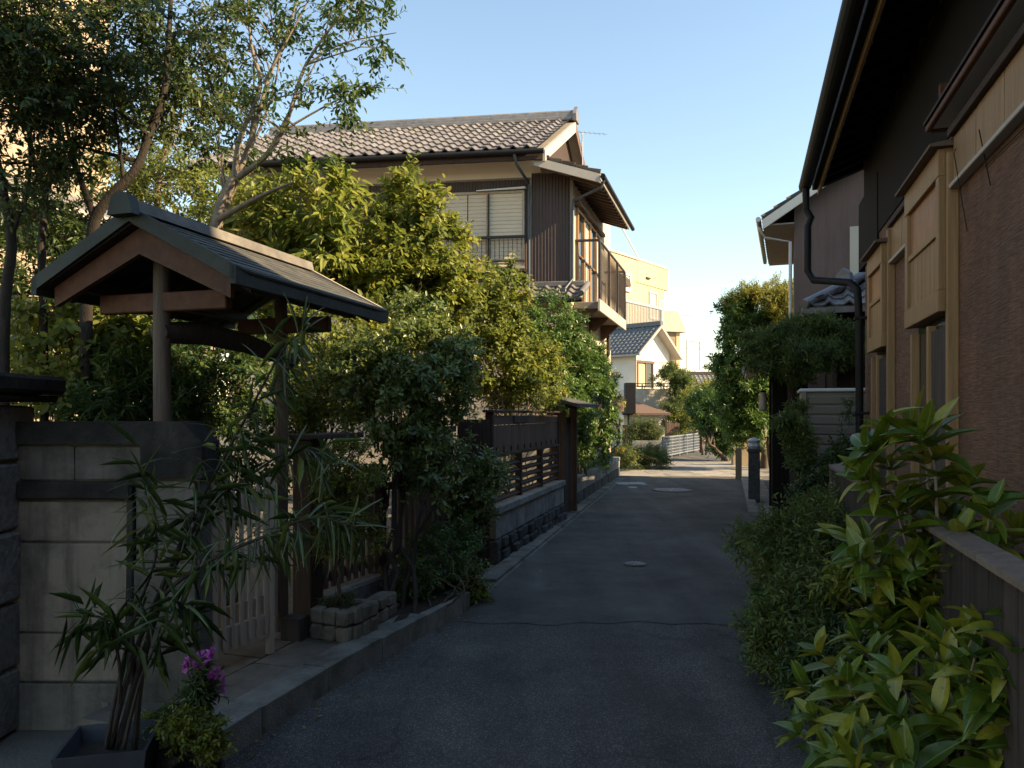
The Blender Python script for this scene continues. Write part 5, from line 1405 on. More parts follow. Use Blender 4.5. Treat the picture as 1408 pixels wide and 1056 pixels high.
mb = MB(); mb.prism([Ft @ Vector((x_, .0, z_)) for x_, z_ in ((-.20, .0), (-.23, .10), (-.14, .13), (-.12, .24), (0, .33), (.12, .24), (.14, .13), (.23, .10), (.20, .0))], dd * .07); mb.build('ridge_ornament', M_['tile_blue'], lr)
mb = MB(); mb.lathe(Ft @ Vector((0, .05, .04)), [(.06, 0), (.085, .05), (.06, .12), (.02, .14)], 12); mb.build('ridge_boss', M_['tile_blue'], lr, True)

# steel storage shed
s0 = P(1103, 0, 9.6); FSh = frame((s0.x, s0.y, 0), (1, -.33, 0))
shd = thing('storage_shed', 'taupe ribbed steel storage shed with a pale top rail', 'shed', (s0.x + .4, s0.y, 0))
mb = MB(); mb.box(FSh, 0, 1.1, .02, .8, .05, 1.88); mb.build('body', M_['shed'], shd)
n = 14
for i in range(n):
    z = .12 + i * 1.74 / n
    block('rib_panel', M_['shed'], shd, FSh @ Matrix.Translation((0, .0, z)) @ Matrix.Rotation(R(15), 4, 'X'), .06, 1.06, -.016, .016, 0, 1.74 / n - .022, ch=.1)
for x0 in (-.01, 1.06): mb = MB(); mb.box(FSh, x0, x0 + .06, -.03, .05, .05, 1.89, .006); mb.build('corner_post', M_['shed'], shd)
mb = MB(); mb.box(FSh, -.03, 1.13, -.05, .84, 1.885, 1.925, .008); mb.build('top_rail', M_['white_metal'], shd)

# black gate with lantern on the right
n0, n1 = G(1040, 703), G(1071, 722)
kd_ = Vector((n0.x - n1.x, n0.y - n1.y, 0)).normalized() if False else S
c0 = G(1071, 716); FNg = frame((c0.x - .06, c0.y - .1, 0), S, RT)         # x away along the street, y to the right
bg = thing('black_gate', 'tall charred black board gate with tiled canopy beside the road', 'gate', (c0.x, c0.y, 0))
mb = MB(); mb.box(FNg, .0, 1.15, -.02, .04, .12, 2.18); mb.build('backing', M_['black_wood'], bg)
for i in range(8): block('board', M_['black_wood'], bg, FNg, .02 + i * .14, .155 + i * .14, -.045, -.022, .14, 2.15, ch=.06)
for x0 in (-.09, 1.15): mb = MB(); mb.box(FNg, x0, x0 + .10, -.07, .10, .08, 2.25, .008); mb.build('post', M_['black_wood'], bg)
mb = MB(); mb.box(FNg, -.09, .0, .10, .42, .10, 2.18, .006); mb.build('return_board', M_['black_wood'], bg)
mb = MB(); mb.box(FNg, -.2, 1.35, -.16, .2, .0, .10, .012); mb.build('step', M_['palestone'], bg)
slab('canopy', M_['tile'], bg, FNg @ Vector((-.35, -.45, 2.24)), FNg @ Vector((1.7, -.45, 2.24)), FNg @ Vector((1.7, .1, 2.52)), FNg @ Vector((-.35, .1, 2.52)), .05)
slab('canopy', M_['tile'], bg, FNg @ Vector((-.35, .1, 2.52)), FNg @ Vector((1.7, .1, 2.52)), FNg @ Vector((1.7, .65, 2.24)), FNg @ Vector((-.35, .65, 2.24)), .05)
tile_roof(bg, FNg @ Vector((-.35, -.47, 2.27)), S, FNg.to_3x3() @ Vector((0, .55, .28)), 8, 3, .256, .21, M_['tile'])
def lantern(p, h, r, label):
    rt = thing('lantern', label, 'lantern', p)
    mb = MB(); mb.lathe(p, [(r * .55, 0), (r * .95, h * .06), (r, h * .2), (r, h * .8), (r * .9, h * .92), (r * .5, h)], 16); mb.build('globe', M_['lantern'], rt, True)
    mb = MB(); mb.lathe(p + Z3 * h * .99, [(r * .6, 0), (r * .6, h * .07), (r * .25, h * .12)], 12); mb.build('cap', M_['black_metal'], rt, True)
    return rt
lp = FNg @ Vector((1.2, -.17, 1.66)); r_ = lantern(lp, .31, .065, 'frosted barrel lantern hung on the far post of the black gate')
mb = MB(); mb.tube([lp + Z3 * .33, lp + Z3 * .38 , FNg @ Vector((1.2, -.06, 2.06))], .008, 5); mb.build('bracket', M_['black_metal'], r_)
lp = P(1074, 560, 11.6) + Z3 * -.02; r_ = lantern(lp, .30, .045, 'narrow frosted lantern on a slim pole beside the black gate')
mb = MB(); mb.tube([(lp.x, lp.y, 0), lp + Z3 * .01], .02, 8); mb.build('pole', M_['wood_grey'], r_, True)
# wrapped pedestal and posts beyond the gate
c = G(1029, 692); pd = thing('stone_pedestal', 'grey stone pedestal topped with crumpled clear plastic', 'pedestal', (c.x + .12, c.y, 0))
Fpd = frame((c.x, c.y, 0), S, RT)
mb = MB(); mb.box(Fpd, 0, .24, 0, .2, 0, .92, .012); mb.build('shaft', M_['darkstone'], pd); mb = MB(); mb.box(Fpd, -.02, .26, -.02, .22, .92, .98, .01); mb.build('cap', M_['darkstone'], pd)
mb = MB(); mb.lathe(Fpd @ Vector((.12, .1, .98)), [(.10, 0), (.13, .05), (.10, .10), (.12, .15), (.06, .19), (.02, .2)], 9); mb.build('plastic_wrap', M_['plastic'], pd)
c = G(1020, 660); mb = MB(); mb.box(frame((c.x, c.y, 0), S), 0, .15, 0, .15, 0, .78, .01); tag(mb.build('gate_pier', M_['ochre_wall']), 'short sandy pier at the road edge past the black gate', 'pier')
a = G(1008, 641); mb = MB(); mb.box(frame((a.x, a.y, 0), (1, .12, 0)), 0, 3.5, 0, .15, 0, .98, .01); tag(mb.build('garden_wall', M_['ochre_wall']), 'sandy rendered low wall under the tall clipped tree', 'wall')

# ------------------------------------------------------------------ left garden: trees and shrubs
def bush_lobes(*spec):
    """(px, py, distance, rx px, ry px, depth m) -> lobes"""
    out = []
    for x, y_, d, rx, ry, dz in spec:
        out.append((P(x, y_, d), (rx / F * d, dz, ry / F * d)))
    return out

def tree_from(name, label, base, stems, lobes, mats, bark, seed, group=None, tips=22, **kw):
    """garden tree drawn from its real stems: each stem is a list of (point, radius)"""
    rt = thing(name, label, 'tree', base, group)
    rg = random.Random(seed)
    o, cc = crown(rt, lobes, (M_[mats], M_['twig']), seed, **kw)
    mb = MB()
    ends = []
    for st in stems:
        pts = [Vector(p) for p, r in st]; rr = [r for p, r in st]
        # smooth the path
        P2, R2 = [], []
        for i in range(len(pts) - 1):
            for k in range(4):
                t = k / 4
                a = pts[max(i - 1, 0)]; b = pts[i]; c = pts[i + 1]; d = pts[min(i + 2, len(pts) - 1)]
                P2.append(.5 * ((2 * b) + (c - a) * t + (2 * a - 5 * b + 4 * c - d) * t * t + (3 * b - a - 3 * c + d) * t ** 3)); R2.append(rr[i] + (rr[i + 1] - rr[i]) * t)
        P2.append(pts[-1]); R2.append(rr[-1])
        mb.tube(P2, R2, 8)
        ends += list(zip(P2[len(P2) // 3:], R2[len(R2) // 3:]))
    for i in range(tips):
        q = Vector(cc[rg.randrange(len(cc))])
        s_, r_ = min(rg.sample(ends, min(8, len(ends))), key=lambda e: (e[0] - q).length)
        m_ = s_.lerp(q, .55) + Vector((0, 0, .06 * (q - s_).length))
        limb(mb, s_, m_, min(r_ * .6, .018), .007, rg, 5, .07, 3); limb(mb, m_, q, .007, .003, rg, 4, .1, 3)
    mb.build('trunk', M_[bark], rt, True)
    return rt

# tree with pale branches reaching over the brown house (px coordinates at about 7 m)
d = 7.2
def pr_(x, y_, dd=0): return P(x, y_, d + dd)
st = [
    [(Vector((pr_(285, 330).x, d, 0)), .075), (pr_(283, 420), .068), (pr_(300, 300), .060), (pr_(322, 245), .050)],
    [(pr_(300, 300), .050), (pr_(330, 235, .1), .034), (pr_(352, 170, .1), .024), (pr_(372, 100, .2), .018), (pr_(400, 30, .2), .012), (pr_(420, -60, .2), .006)],
    [(pr_(318, 250), .036), (pr_(365, 215, -.1), .026), (pr_(395, 165, -.2), .020), (pr_(420, 90, -.2), .014), (pr_(470, 20, -.3), .009), (pr_(520, -30, -.3), .005)],
    [(pr_(322, 245), .034), (pr_(330, 190), .026), (pr_(358, 120), .020), (pr_(345, 60), .014), (pr_(340, -20), .008)],
    [(pr_(295, 305), .034), (pr_(335, 282, -.2), .024), (pr_(375, 262, -.3), .016), (pr_(405, 250, -.4), .008)],
    [(pr_(362, 115), .015), (pr_(392, 60), .010), (pr_(430, -10), .006)],
    [(pr_(380, 185), .014), (pr_(440, 150), .009), (pr_(500, 120), .005)],
    [(pr_(420, 90), .011), (pr_(470, 60), .008), (pr_(545, 45), .004)],
    [(pr_(335, 225), .016), (pr_(368, 150, .2), .011), (pr_(385, 70, .2), .008), (pr_(375, -20, .2), .004)],
    [(pr_(365, 215), .012), (pr_(410, 130, .1), .009), (pr_(445, 60, .1), .006), (pr_(455, -20, .1), .004)],
    [(pr_(310, 280), .014), (pr_(300, 200, .2), .010), (pr_(312, 110, .3), .007), (pr_(305, 20, .3), .004)],
]
tree_from('garden_tree', 'slender garden tree with pale bare branches reaching over the tiled roof', (pr_(285, 330).x, d, 0), st,
          bush_lobes((355, 5, 7.3, 70, 50, .6), (450, 15, 7.0, 70, 40, .5), (520, 40, 6.9, 48, 38, .4), (420, 150, 6.9, 70, 26, .5), (485, 130, 6.8, 40, 22, .35), (300, 160, 7.3, 60, 45, .6), (420, 205, 6.8, 42, 20, .3), (330, 90, 7.5, 45, 40, .5)),
          'lf_tree', 'bark_pale', 21, tips=40, clumps=95, twigs=6, leaves=8, clump_r=.16, twig_len=.26, L=.066, W=.032, droop=.2, up=-.05, shell=.25, spread=.75, flat=.45)

d = 4.6
st = [
    [(Vector((pr_(118, 330).x, d, 0)), 0.0408), (pr_(118, 460), 0.0381), (pr_(126, 330), 0.0354), (pr_(140, 285), 0.0313), (pr_(185, 235), 0.0272), (pr_(205, 185), 0.0231), (pr_(225, 130), 0.0204), (pr_(232, 50), 0.0163), (pr_(238, -60), 0.0095)],
    [(pr_(130, 300), 0.0231), (pr_(110, 245), 0.0177), (pr_(95, 190, .1), 0.0122), (pr_(80, 110, .2), 0.0082), (pr_(60, 20, .2), 0.0041)],
    [(pr_(205, 185), 0.0136), (pr_(232, 150, .2), 0.0102), (pr_(262, 90, .3), 0.0068), (pr_(300, 20, .4), 0.0041)],
    [(pr_(170, 250), 0.0122), (pr_(160, 170, -.1), 0.0082), (pr_(150, 80, -.2), 0.0048)],
]
tree_from('garden_tree', 'dark spreading garden tree with its crown above the gate roof', (pr_(118, 330).x, d, 0), st,
          bush_lobes((110, 60, 4.48, 130, 75, .8), (220, 40, 4.72, 95, 60, .7), (40, 20, 4.24, 100, 80, .7), (150, 135, 4.56, 95, 45, .6), (250, 120, 4.88, 62, 42, .5), (60, 150, 4.32, 75, 40, .5), (300, 30, 4.96, 60, 45, .5), (270, 165, 4.96, 55, 25, .4), (20, 210, 4.32, 40, 30, .4)),
          'lf_dark', 'bark_dark', 22, clumps=215, twigs=6, leaves=9, clump_r=.14, twig_len=.2, L=.043, W=.022, droop=.2, up=.0, shell=.2, spread=.8, flat=.4)

d = 4.5
st = [
    [(Vector((pr_(8, 330).x, d, 0)), 0.0340), (pr_(5, 470), 0.0313), (pr_(16, 340), 0.0286), (pr_(6, 270), 0.0245), (pr_(-10, 190), 0.0190), (pr_(-30, 60), 0.0109)],
    [(pr_(14, 330), 0.0136), (pr_(40, 250), 0.0102), (pr_(35, 160), 0.0068), (pr_(10, 80), 0.0041)],
]
tree_from('garden_tree', 'bent grey trunked tree rising beside the granite pillar', (pr_(8, 330).x, d, 0), st,
          bush_lobes((-10, 70, 4.16, 70, 90, .6), (10, 250, 4.24, 32, 40, .3), (20, 150, 4.16, 55, 40, .4)), 'lf_dark', 'bark_dark', 23, tips=12, clumps=70, twigs=7, leaves=9, clump_r=.16, twig_len=.24, L=.043, W=.022, droop=.2, up=0, shell=.2, flat=.7)
d = 4.75
st = [
    [(Vector((pr_(62, 330).x, d, 0)), 0.0286), (pr_(60, 450), 0.0258), (pr_(57, 340), 0.0238), (pr_(62, 270), 0.0204), (pr_(45, 215), 0.0150), (pr_(38, 150), 0.0095), (pr_(20, 60), 0.0048)],
    [(pr_(62, 272), 0.0150), (pr_(78, 215), 0.0109), (pr_(85, 130), 0.0068), (pr_(100, 40), 0.0041)],
]
tree_from('garden_tree', 'forked thin trunked tree standing behind the old rendered wall', (pr_(62, 330).x, d, 0), st,
          bush_lobes((60, 90, 4.48, 60, 60, .5), (100, 200, 4.56, 40, 30, .3)), 'lf_tree', 'bark_dark', 24, tips=12, clumps=60, twigs=7, leaves=8, clump_r=.15, twig_len=.22, L=.043, W=.022, droop=.2, up=0, shell=.2, flat=.7)
# sunlit light leaved tree behind
d = 8.8
st = [[(Vector((pr_(215, 330).x, d, 0)), .05), (pr_(215, 330), .04), (pr_(222, 230), .03), (pr_(240, 150), .02), (pr_(235, 60), .01)], [(pr_(225, 220), .02), (pr_(250, 165), .014), (pr_(270, 100), .007)]]
tree_from('garden_tree', 'light leaved sunny tree showing between the trunks above the gate ridge', (pr_(215, 330).x, d, 0), st,
          bush_lobes((190, 245, 8.8, 60, 42, .6), (255, 225, 8.9, 60, 38, .5), (240, 275, 8.6, 70, 30, .5), (330, 265, 9.0, 40, 28, .4), (225, 110, 9.0, 40, 60, .5)), 'lf_light', 'bark_pale', 25, tips=16, clumps=110, twigs=6, leaves=9, clump_r=.18, twig_len=.3, L=.075, W=.032, droop=.2, up=.05, shell=.25, flat=.8)

# long leaved sunlit shrub behind the gate roof
b = P(420, 0, 8.0); plant('loquat_shrub', 'sunlit shrub with long arching leaves behind the shingled gate roof', 'shrub', (b.x, 8.0, 0),
      bush_lobes((400, 300, 8.0, 45, 40, .5), (440, 285, 7.8, 38, 40, .4), (455, 330, 7.7, 32, 34, .4), (370, 330, 8.2, 50, 35, .5), (345, 300, 8.3, 35, 25, .4), (430, 380, 7.9, 60, 40, .5)), 'lf_loquat', 31, stems=2, r0=.035, bark='bark_pale', limbs=12, clumps=95, twigs=4, leaves=10, clump_r=.14, twig_len=.24, L=.15, W=.056, droop=.32, up=.7, shell=.4, spread=.75)
# tall yellow green shrub
b = P(560, 0, 8.6); plant('tall_shrub', 'tall yellow green shrub lit by the sun before the beige shutters', 'shrub', (b.x, 8.6, 0),
      bush_lobes((565, 300, 8.6, 45, 45, .5), (600, 345, 8.6, 42, 45, .5), (530, 350, 8.5, 55, 50, .6), (590, 400, 8.5, 62, 50, .7), (530, 420, 8.4, 60, 50, .7), (490, 390, 8.3, 42, 45, .5), (572, 262, 8.6, 14, 22, .12), (630, 395, 8.5, 22, 30, .3), (560, 480, 8.3, 75, 50, .7)), 'lf_yellow', 32, stems=3, r0=.03, bark='bark_pale', limbs=18, clumps=300, twigs=8, leaves=9, clump_r=.13, twig_len=.17, L=.082, W=.052, droop=.15, up=.5, shell=.5, tintb=.05)
# glossy camellia in front
b = G(548, 838, .15); plant('camellia', 'large glossy dark camellia on several stems at the kerb bed', 'shrub', (b.x, b.y, .14),
      bush_lobes((555, 490, 6.4, 60, 50, .45), (608, 530, 6.4, 34, 48, .4), (548, 575, 6.2, 48, 45, .4), (592, 610, 6.2, 34, 38, .3), (500, 530, 6.3, 42, 50, .4), (625, 490, 6.7, 24, 32, .25), (575, 440, 6.7, 38, 24, .3), (600, 655, 6.2, 28, 26, .25), (530, 640, 6.1, 26, 24, .22)), 'lf_camellia', 33, stems=6, r0=.02, bark='bark_dark', limbs=30, foot=.14, fork=.55, part='stems', clumps=250, twigs=8, leaves=8, clump_r=.10, twig_len=.14, L=.056, W=.031, droop=.15, up=.2, shell=.35, spread=1.0)
# second shrub, lit on top
b = P(690, 0, 10.4); plant('tall_shrub', 'rounded shrub with a sunlit top beside the small tiled skirt roof', 'shrub', (b.x, 10.4, 0),
      bush_lobes((690, 400, 10.4, 36, 35, .5), (665, 440, 10.3, 36, 40, .5), (708, 440, 10.4, 28, 40, .4), (685, 500, 10.2, 50, 45, .6), (735, 510, 10.4, 35, 40, .5)), 'lf_yellow', 34, stems=3, r0=.03, bark='bark_pale', limbs=14, clumps=190, twigs=8, leaves=8, clump_r=.12, twig_len=.18, L=.07, W=.044, droop=.15, up=.4, shell=.45)
# dark evergreen by the house corner
b = P(755, 0, 13.2); plant('evergreen_shrub', 'dark evergreen shrub at the brown house corner behind the side entrance', 'shrub', (b.x, 13.2, 0),
      bush_lobes((760, 450, 13.4, 35, 40, .6), (740, 500, 13.0, 45, 45, .7), (785, 505, 13.6, 24, 45, .4), (720, 470, 13.0, 30, 35, .5), (765, 545, 12.9, 26, 25, .4)), 'lf_hedge', 35, stems=2, r0=.05, bark='bark', limbs=12, clumps=210, twigs=8, leaves=8, clump_r=.16, twig_len=.2, L=.085, W=.04, droop=.15, up=.2, shell=.5)
# feathery bamboo grass above the fence
b = P(722, 0, 11.0); plant('bamboo_grass', 'wispy pale bamboo shoots above the slatted fence', 'bamboo', (b.x, 11.0, 0),
      bush_lobes((722, 545, 11.0, 40, 18, .3), (690, 545, 10.6, 40, 20, .3), (735, 520, 11.2, 24, 25, .3)), 'lf_grass', 36, stems=5, r0=.012, bark='bark_pale', limbs=20, foot=.25, fork=.7, part='canes', clumps=70, twigs=6, leaves=7, clump_r=.12, twig_len=.22, L=.09, W=.014, droop=.3, up=.6, shell=.2)

# clipped hedge along the low block wall
def hedge(name, label, pts, w, z0, z1, mats, seed, dens, L=.07, cat='hedge'):
    a, b = Vector(pts[0]), Vector(pts[1])
    lob = []
    n = max(2, int((b - a).length / .55))
    rgx = random.Random(seed)
    nz = max(2, int((z1 - z0) / .55))
    for i in range(n):
        for j in range(nz):
            p = a.lerp(b, (i + .5) / n); z = z0 + (z1 - z0) * (j + .5) / nz
            lob.append(((p.x + rgx.uniform(-.06, .06), p.y, z), (w * rgx.uniform(.85, 1.15), (b - a).length / n * .75, (z1 - z0) / nz * .75)))
    return plant(name, label, cat, (a.x, a.y, z0 - .05), lob, mats, seed, stems=4, r0=.03, bark='bark', limbs=24, foot=.2, clumps=int(dens * n * nz), twigs=8, leaves=8, clump_r=.13, twig_len=.15, L=L, W=L * .5, droop=.12, up=.15, shell=.6)
hedge('clipped_hedge', 'tall clipped green hedge growing on the low block wall', ((1.0, 13.9, 0), (2.15, 18.6, 0)), .38, .55, 2.75, 'lf_hedge', 41, 9)
hedge('sun_toned_hedge', 'hedge end in sun toned gold leaves next to the black tank', ((2.30, 18.9, 0), (2.72, 20.4, 0)), .30, .5, 2.4, 'lf_hedge_sun', 42, 8)  # sunlight on the hedge end is put into its leaf colour
b = P(800, 0, 14.5); plant('climbing_ivy', 'leafy ivy mound at the near end of the clipped hedge', 'ivy', (b.x, 14.2, .5),
      bush_lobes((800, 520, 14.0, 22, 40, .4), (795, 590, 13.6, 20, 50, .35), (812, 490, 14.6, 22, 25, .4), (822, 560, 14.6, 22, 60, .4)), 'lf_hedge', 43, stems=3, r0=.025, limbs=9, clumps=110, twigs=8, leaves=8, clump_r=.13, twig_len=.16, L=.075, W=.045, droop=.2, up=.1, shell=.5)

# weeds at the end of the low wall
b = G(880, 646); plant('weed_clump', 'loose clump of pale roadside weeds beyond the block wall', 'weeds', (b.x, b.y, 0),
      bush_lobes((872, 632, 22.0, 22, 12, .7), (895, 630, 22.8, 16, 12, .6), (858, 628, 21.2, 12, 14, .4), (905, 636, 22.2, 8, 8, .3)), 'lf_grass', 44, stems=6, r0=.012, bark='twig', limbs=24, foot=.4, part='stems', clumps=110, twigs=7, leaves=8, clump_r=.16, twig_len=.24, L=.12, W=.022, droop=.3, up=1.0, shell=.2)
# kerb bed plants
b = G(590, 835, .15); plant('azalea', 'low spreading azalea in the planting bed behind the kerb', 'shrub', (b.x, b.y, .14),
      bush_lobes((600, 765, 6.3, 48, 30, .28), (568, 790, 6.0, 30, 22, .2), (628, 745, 6.6, 26, 30, .2), (640, 790, 6.4, 22, 18, .15)), 'lf_hedge', 45, stems=5, r0=.01, limbs=20, foot=.14, part='stems', clumps=130, twigs=7, leaves=8, clump_r=.07, twig_len=.10, L=.036, W=.017, droop=.15, up=.5, shell=.3)
b = G(650, 832, .0); plant('ground_ivy', 'small yellow green ivy spilling over the kerb end', 'ivy', (b.x - .04, b.y, .02),
      bush_lobes((650, 812, 6.5, 18, 12, .12), (636, 800, 6.45, 16, 10, .1)), 'lf_lime', 46, stems=3, r0=.006, limbs=9, foot=.06, part='stems', clumps=32, twigs=6, leaves=6, clump_r=.05, twig_len=.08, L=.04, W=.026, droop=.2, up=.3, shell=.2)
b = P(657, 0, 7.6); plant('leafy_shrub', 'dark leafy shrub leaning in front of the louvred fence', 'shrub', (b.x - .05, 7.35, 0),
      bush_lobes((655, 640, 7.4, 30, 32, .22), (648, 690, 7.3, 24, 30, .2), (668, 660, 7.6, 20, 26, .18)), 'lf_camellia', 47, stems=3, r0=.014, limbs=12, foot=.06, part='stems', bark='bark_dark', clumps=80, twigs=7, leaves=7, clump_r=.09, twig_len=.13, L=.055, W=.028, droop=.15, up=.2, shell=.35)
# lime shrub in the stone planter
b = P(462, 0, 5.12); plant('lime_shrub', 'clipped lime green shrub on a thin trunk in the stone planter', 'shrub', (b.x, 5.12, .32),
      bush_lobes((475, 632, 5.1, 40, 16, .18), (490, 662, 5.1, 34, 18, .17), (455, 668, 5.1, 28, 22, .15), (480, 705, 5.15, 36, 26, .18), (455, 735, 5.1, 26, 22, .14), (500, 740, 5.2, 22, 20, .12)), 'lf_lime', 48, stems=1, r0=.017, bark='bark', limbs=14, clumps=170, twigs=7, leaves=8, clump_r=.055, twig_len=.08, L=.028, W=.013, droop=.12, up=.45, shell=.4)
plant('stone_crop', 'low moss and sprigs on top of the square stone planter', 'plant', (b.x, 5.1, .32), [((b.x, 5.1, .35), (.11, .11, .03))], 'lf_grass', 49, stems=1, r0=.004, limbs=2, part='stems', clumps=26, twigs=5, leaves=5, clump_r=.03, twig_len=.04, L=.03, W=.008, droop=.2, up=.6, shell=.1)

# shade shrubs behind the old wall and under the gate
for nm, lb, bx, bd_, lo, mt, sd, kw in (
    ('garden_shrub', 'broad leaved shrub with lit tips under the gate gable', 130, 5.0, ((120, 450, 5.0, 60, 45, .4), (165, 470, 4.9, 40, 40, .3), (90, 500, 5.1, 50, 45, .4), (150, 545, 4.9, 60, 35, .4)), 'lf_light', 51, dict(L=.075, W=.045)),
    ('garden_shrub', 'narrow leaved dark shrub at the near log post', 190, 4.7, ((180, 540, 4.6, 40, 35, .3), (235, 560, 4.8, 40, 30, .3), (150, 570, 4.5, 50, 20, .3)), 'lf_tree', 52, dict(L=.075, W=.018)),
    ('garden_shrub', 'dense dark shrub filling the garden inside the gate', 300, 6.2, ((290, 480, 6.2, 55, 55, .5), (340, 520, 6.2, 50, 50, .5), (270, 560, 6.0, 55, 50, .5), (330, 600, 6.1, 60, 50, .5), (310, 680, 6.0, 60, 40, .4)), 'lf_tree', 53, dict(L=.06, W=.03)),
    ('garden_shrub', 'sunlit mid green shrub between gate and camellia', 450, 7.0, ((440, 480, 7.2, 55, 50, .5), (470, 540, 7.0, 50, 50, .5), (420, 550, 6.9, 40, 45, .4)), 'lf_light', 54, dict(L=.07, W=.032)),
    ('garden_shrub', 'tall black green evergreen screening the clapboard house', 60, 7.0, ((50, 300, 7.2, 75, 50, .6), (130, 330, 7.4, 60, 45, .5), (20, 400, 7.0, 60, 60, .6), (100, 420, 7.2, 70, 60, .6), (60, 510, 6.9, 80, 50, .6), (170, 400, 7.4, 50, 50, .5)), 'lf_dark', 55, dict(L=.075, W=.03)),
    ('garden_shrub', 'sunny shrub glimpsed past the near log post', 200, 8.2, ((190, 350, 8.4, 60, 40, .5), (150, 470, 8.2, 70, 60, .6), (250, 480, 8.2, 60, 60, .6), (360, 440, 8.4, 60, 60, .6)), 'lf_light', 56, dict(L=.08, W=.038)),
):
    b = P(bx, 0, bd_)
    area = sum(l[3] * l[4] for l in lo) * (bd_ / F) ** 2
    plant(nm, lb, 'shrub', (b.x, bd_, 0), bush_lobes(*lo), mt, sd, stems=3, r0=.022, limbs=15, foot=.12, clumps=int(55 + area * 150), twigs=7, leaves=8, clump_r=.11, twig_len=.16, droop=.18, up=.25, shell=.3, **kw)

# ------------------------------------------------------------------ potted plants at the left
def leaf_template(name, L, W, m, curve, fold, n=6, tipw=1.0):
    vv, ff = [], []
    for i in range(n + 1):
        u = i / n
        w = W * .5 * (math.sin(math.pi * min(1, u * .93 + .05)) ** .8) * (1 - .25 * u * tipw)
        if i == n: w = .0005
        z = -curve * L * u * u
        vv += [(u * L, -w, z + fold * w), (u * L, 0, z), (u * L, w, z + fold * w)]
    for i in range(n):
        a = i * 3
        ff += [(a, a + 3, a + 4, a + 1), (a + 1, a + 4, a + 5, a + 2)]
    me = bpy.data.meshes.new(name); me.from_pydata(vv, [], ff); me.materials.append(m)
    me.polygons.foreach_set("use_smooth", [True] * len(me.polygons))
    return me

def place_leaf(me, parent, p, d, up, s=1.0, roll=0.0):
    d = Vector(d).normalized(); up = Vector(up)
    y_ = up.cross(d)
    y_ = y_.normalized() if y_.length > 1e-4 else d.orthogonal().normalized()
    z_ = d.cross(y_)
    M = frame(p, d, y_, z_) @ Matrix.Rotation(roll, 4, 'X') @ Matrix.Scale(s, 4)
    return piece('leaf', me, parent, M)

def curve_pts(ctrl, n=10):
    ctrl = [Vector(c) for c in ctrl]; out = []
    for i in range(len(ctrl) - 1):
        a = ctrl[max(i - 1, 0)]; b = ctrl[i]; c = ctrl[i + 1]; d = ctrl[min(i + 2, len(ctrl) - 1)]
        for k in range(n):
            t = k / n; out.append(.5 * ((2 * b) + (c - a) * t + (2 * a - 5 * b + 4 * c - d) * t * t + (3 * b - a - 3 * c + d) * t ** 3))
    out.append(ctrl[-1]); return out

rg = random.Random(12)
d = 3.05
oc = P(155, 0, d); ob = Vector((oc.x, d, 0))
ol = thing('potted_oleander', 'tall leaning oleander with long narrow leaves in a slate planter', 'potted plant', ob)
ocr = [
    [(150, 1030, 0), (185, 900, .0), (230, 790, .05), (275, 690, .10), (335, 580, .2), (390, 480, .3), (420, 455, .32)],
    [(160, 1030, .02), (200, 890, .03), (225, 820, .0), (290, 770, -.05), (370, 735, -.1), (430, 712, -.15), (490, 725, -.2)],
    [(145, 1030, -.02), (165, 930, 0), (185, 850, -.03), (215, 760, 0), (205, 690, .05), (190, 640, .05)],
    [(155, 1030, .04), (165, 950, -.02), (160, 890, -.03), (140, 850, -.04), (112, 850, -.05)],
    [(185, 1030, .04), (200, 900, .05), (240, 780, .1), (285, 700, .12), (335, 660, .15), (410, 615, .2), (455, 640, .2)],
    [(170, 1030, 0), (195, 930, -.05), (230, 860, -.1), (255, 830, -.12)],
]
omes = [leaf_template('leaf', .19, .015, M_['lf_olea'], c, .5, 7) for c in (.15, .35, .55)]
sm = []
for si, cs in enumerate(ocr):
    pts = curve_pts([P(x, y_, d + dd) for x, y_, dd in cs], 8)
    n = len(pts); r0 = .013 if si in (0, 1, 4) else .009
    mb = MB(); mb.tube(pts, [r0 + (.003 - r0) * (i / (n - 1)) for i in range(n)], 6); mb.build('stem', M_['bark_dark'], ol, True)
    cnt = (84, 84, 36, 10, 70, 10)[si]
    start = (.40, .46, .45, .6, .46, .6)[si]
    for k in range(cnt):
        u = start + (1 - start) * (k + .5) / cnt
        p = pts[min(n - 1, int(u * (n - 1)))]; q = pts[min(n - 1, int(u * (n - 1)) + 1)]; t = (q - pts[max(0, int(u * (n - 1)) - 1)]).normalized()
        a = t.orthogonal().normalized(); bb_ = t.cross(a); ang = k * 2.4 + rg.uniform(-.3, .3)
        dv = (a * math.cos(ang) + bb_ * math.sin(ang)) * .8 + t * rg.uniform(.2, .8) + Vector((0, 0, -.45 if u < .93 else .1))
        off = Vector((rg.uniform(-1, 1), rg.uniform(-1, 1), rg.uniform(-.6, .6))) * (.05 if u < .85 else .015)
        if k % 3 == 2 and u < .95:
            e = p + off * 1.6; 
        else: e = p
        place_leaf(rg.choice(omes), ol, e, dv, Z3 + t * .4, rg.uniform(.7, 1.15), rg.uniform(-.5, .5))
nl = 260; gq = np.random.default_rng(5); PS, DS = [], []
for cs in ocr:
    pts = curve_pts([P(x, y_, d + dd) for x, y_, dd in cs], 8)
    for k in range(nl // len(ocr)):
        i = int(len(pts) * (.42 + .56 * gq.random())); PS.append(pts[min(i, len(pts) - 2)] + Vector(gq.normal(size=3) * .03)); t = (pts[min(i + 1, len(pts) - 1)] - pts[i - 1]).normalized(); DS.append(Vector(gq.normal(size=3)) * .7 + t * .5 - Z3 * .55)
PS, DS = np.array([p[:] for p in PS]), np.array([p[:] for p in DS])
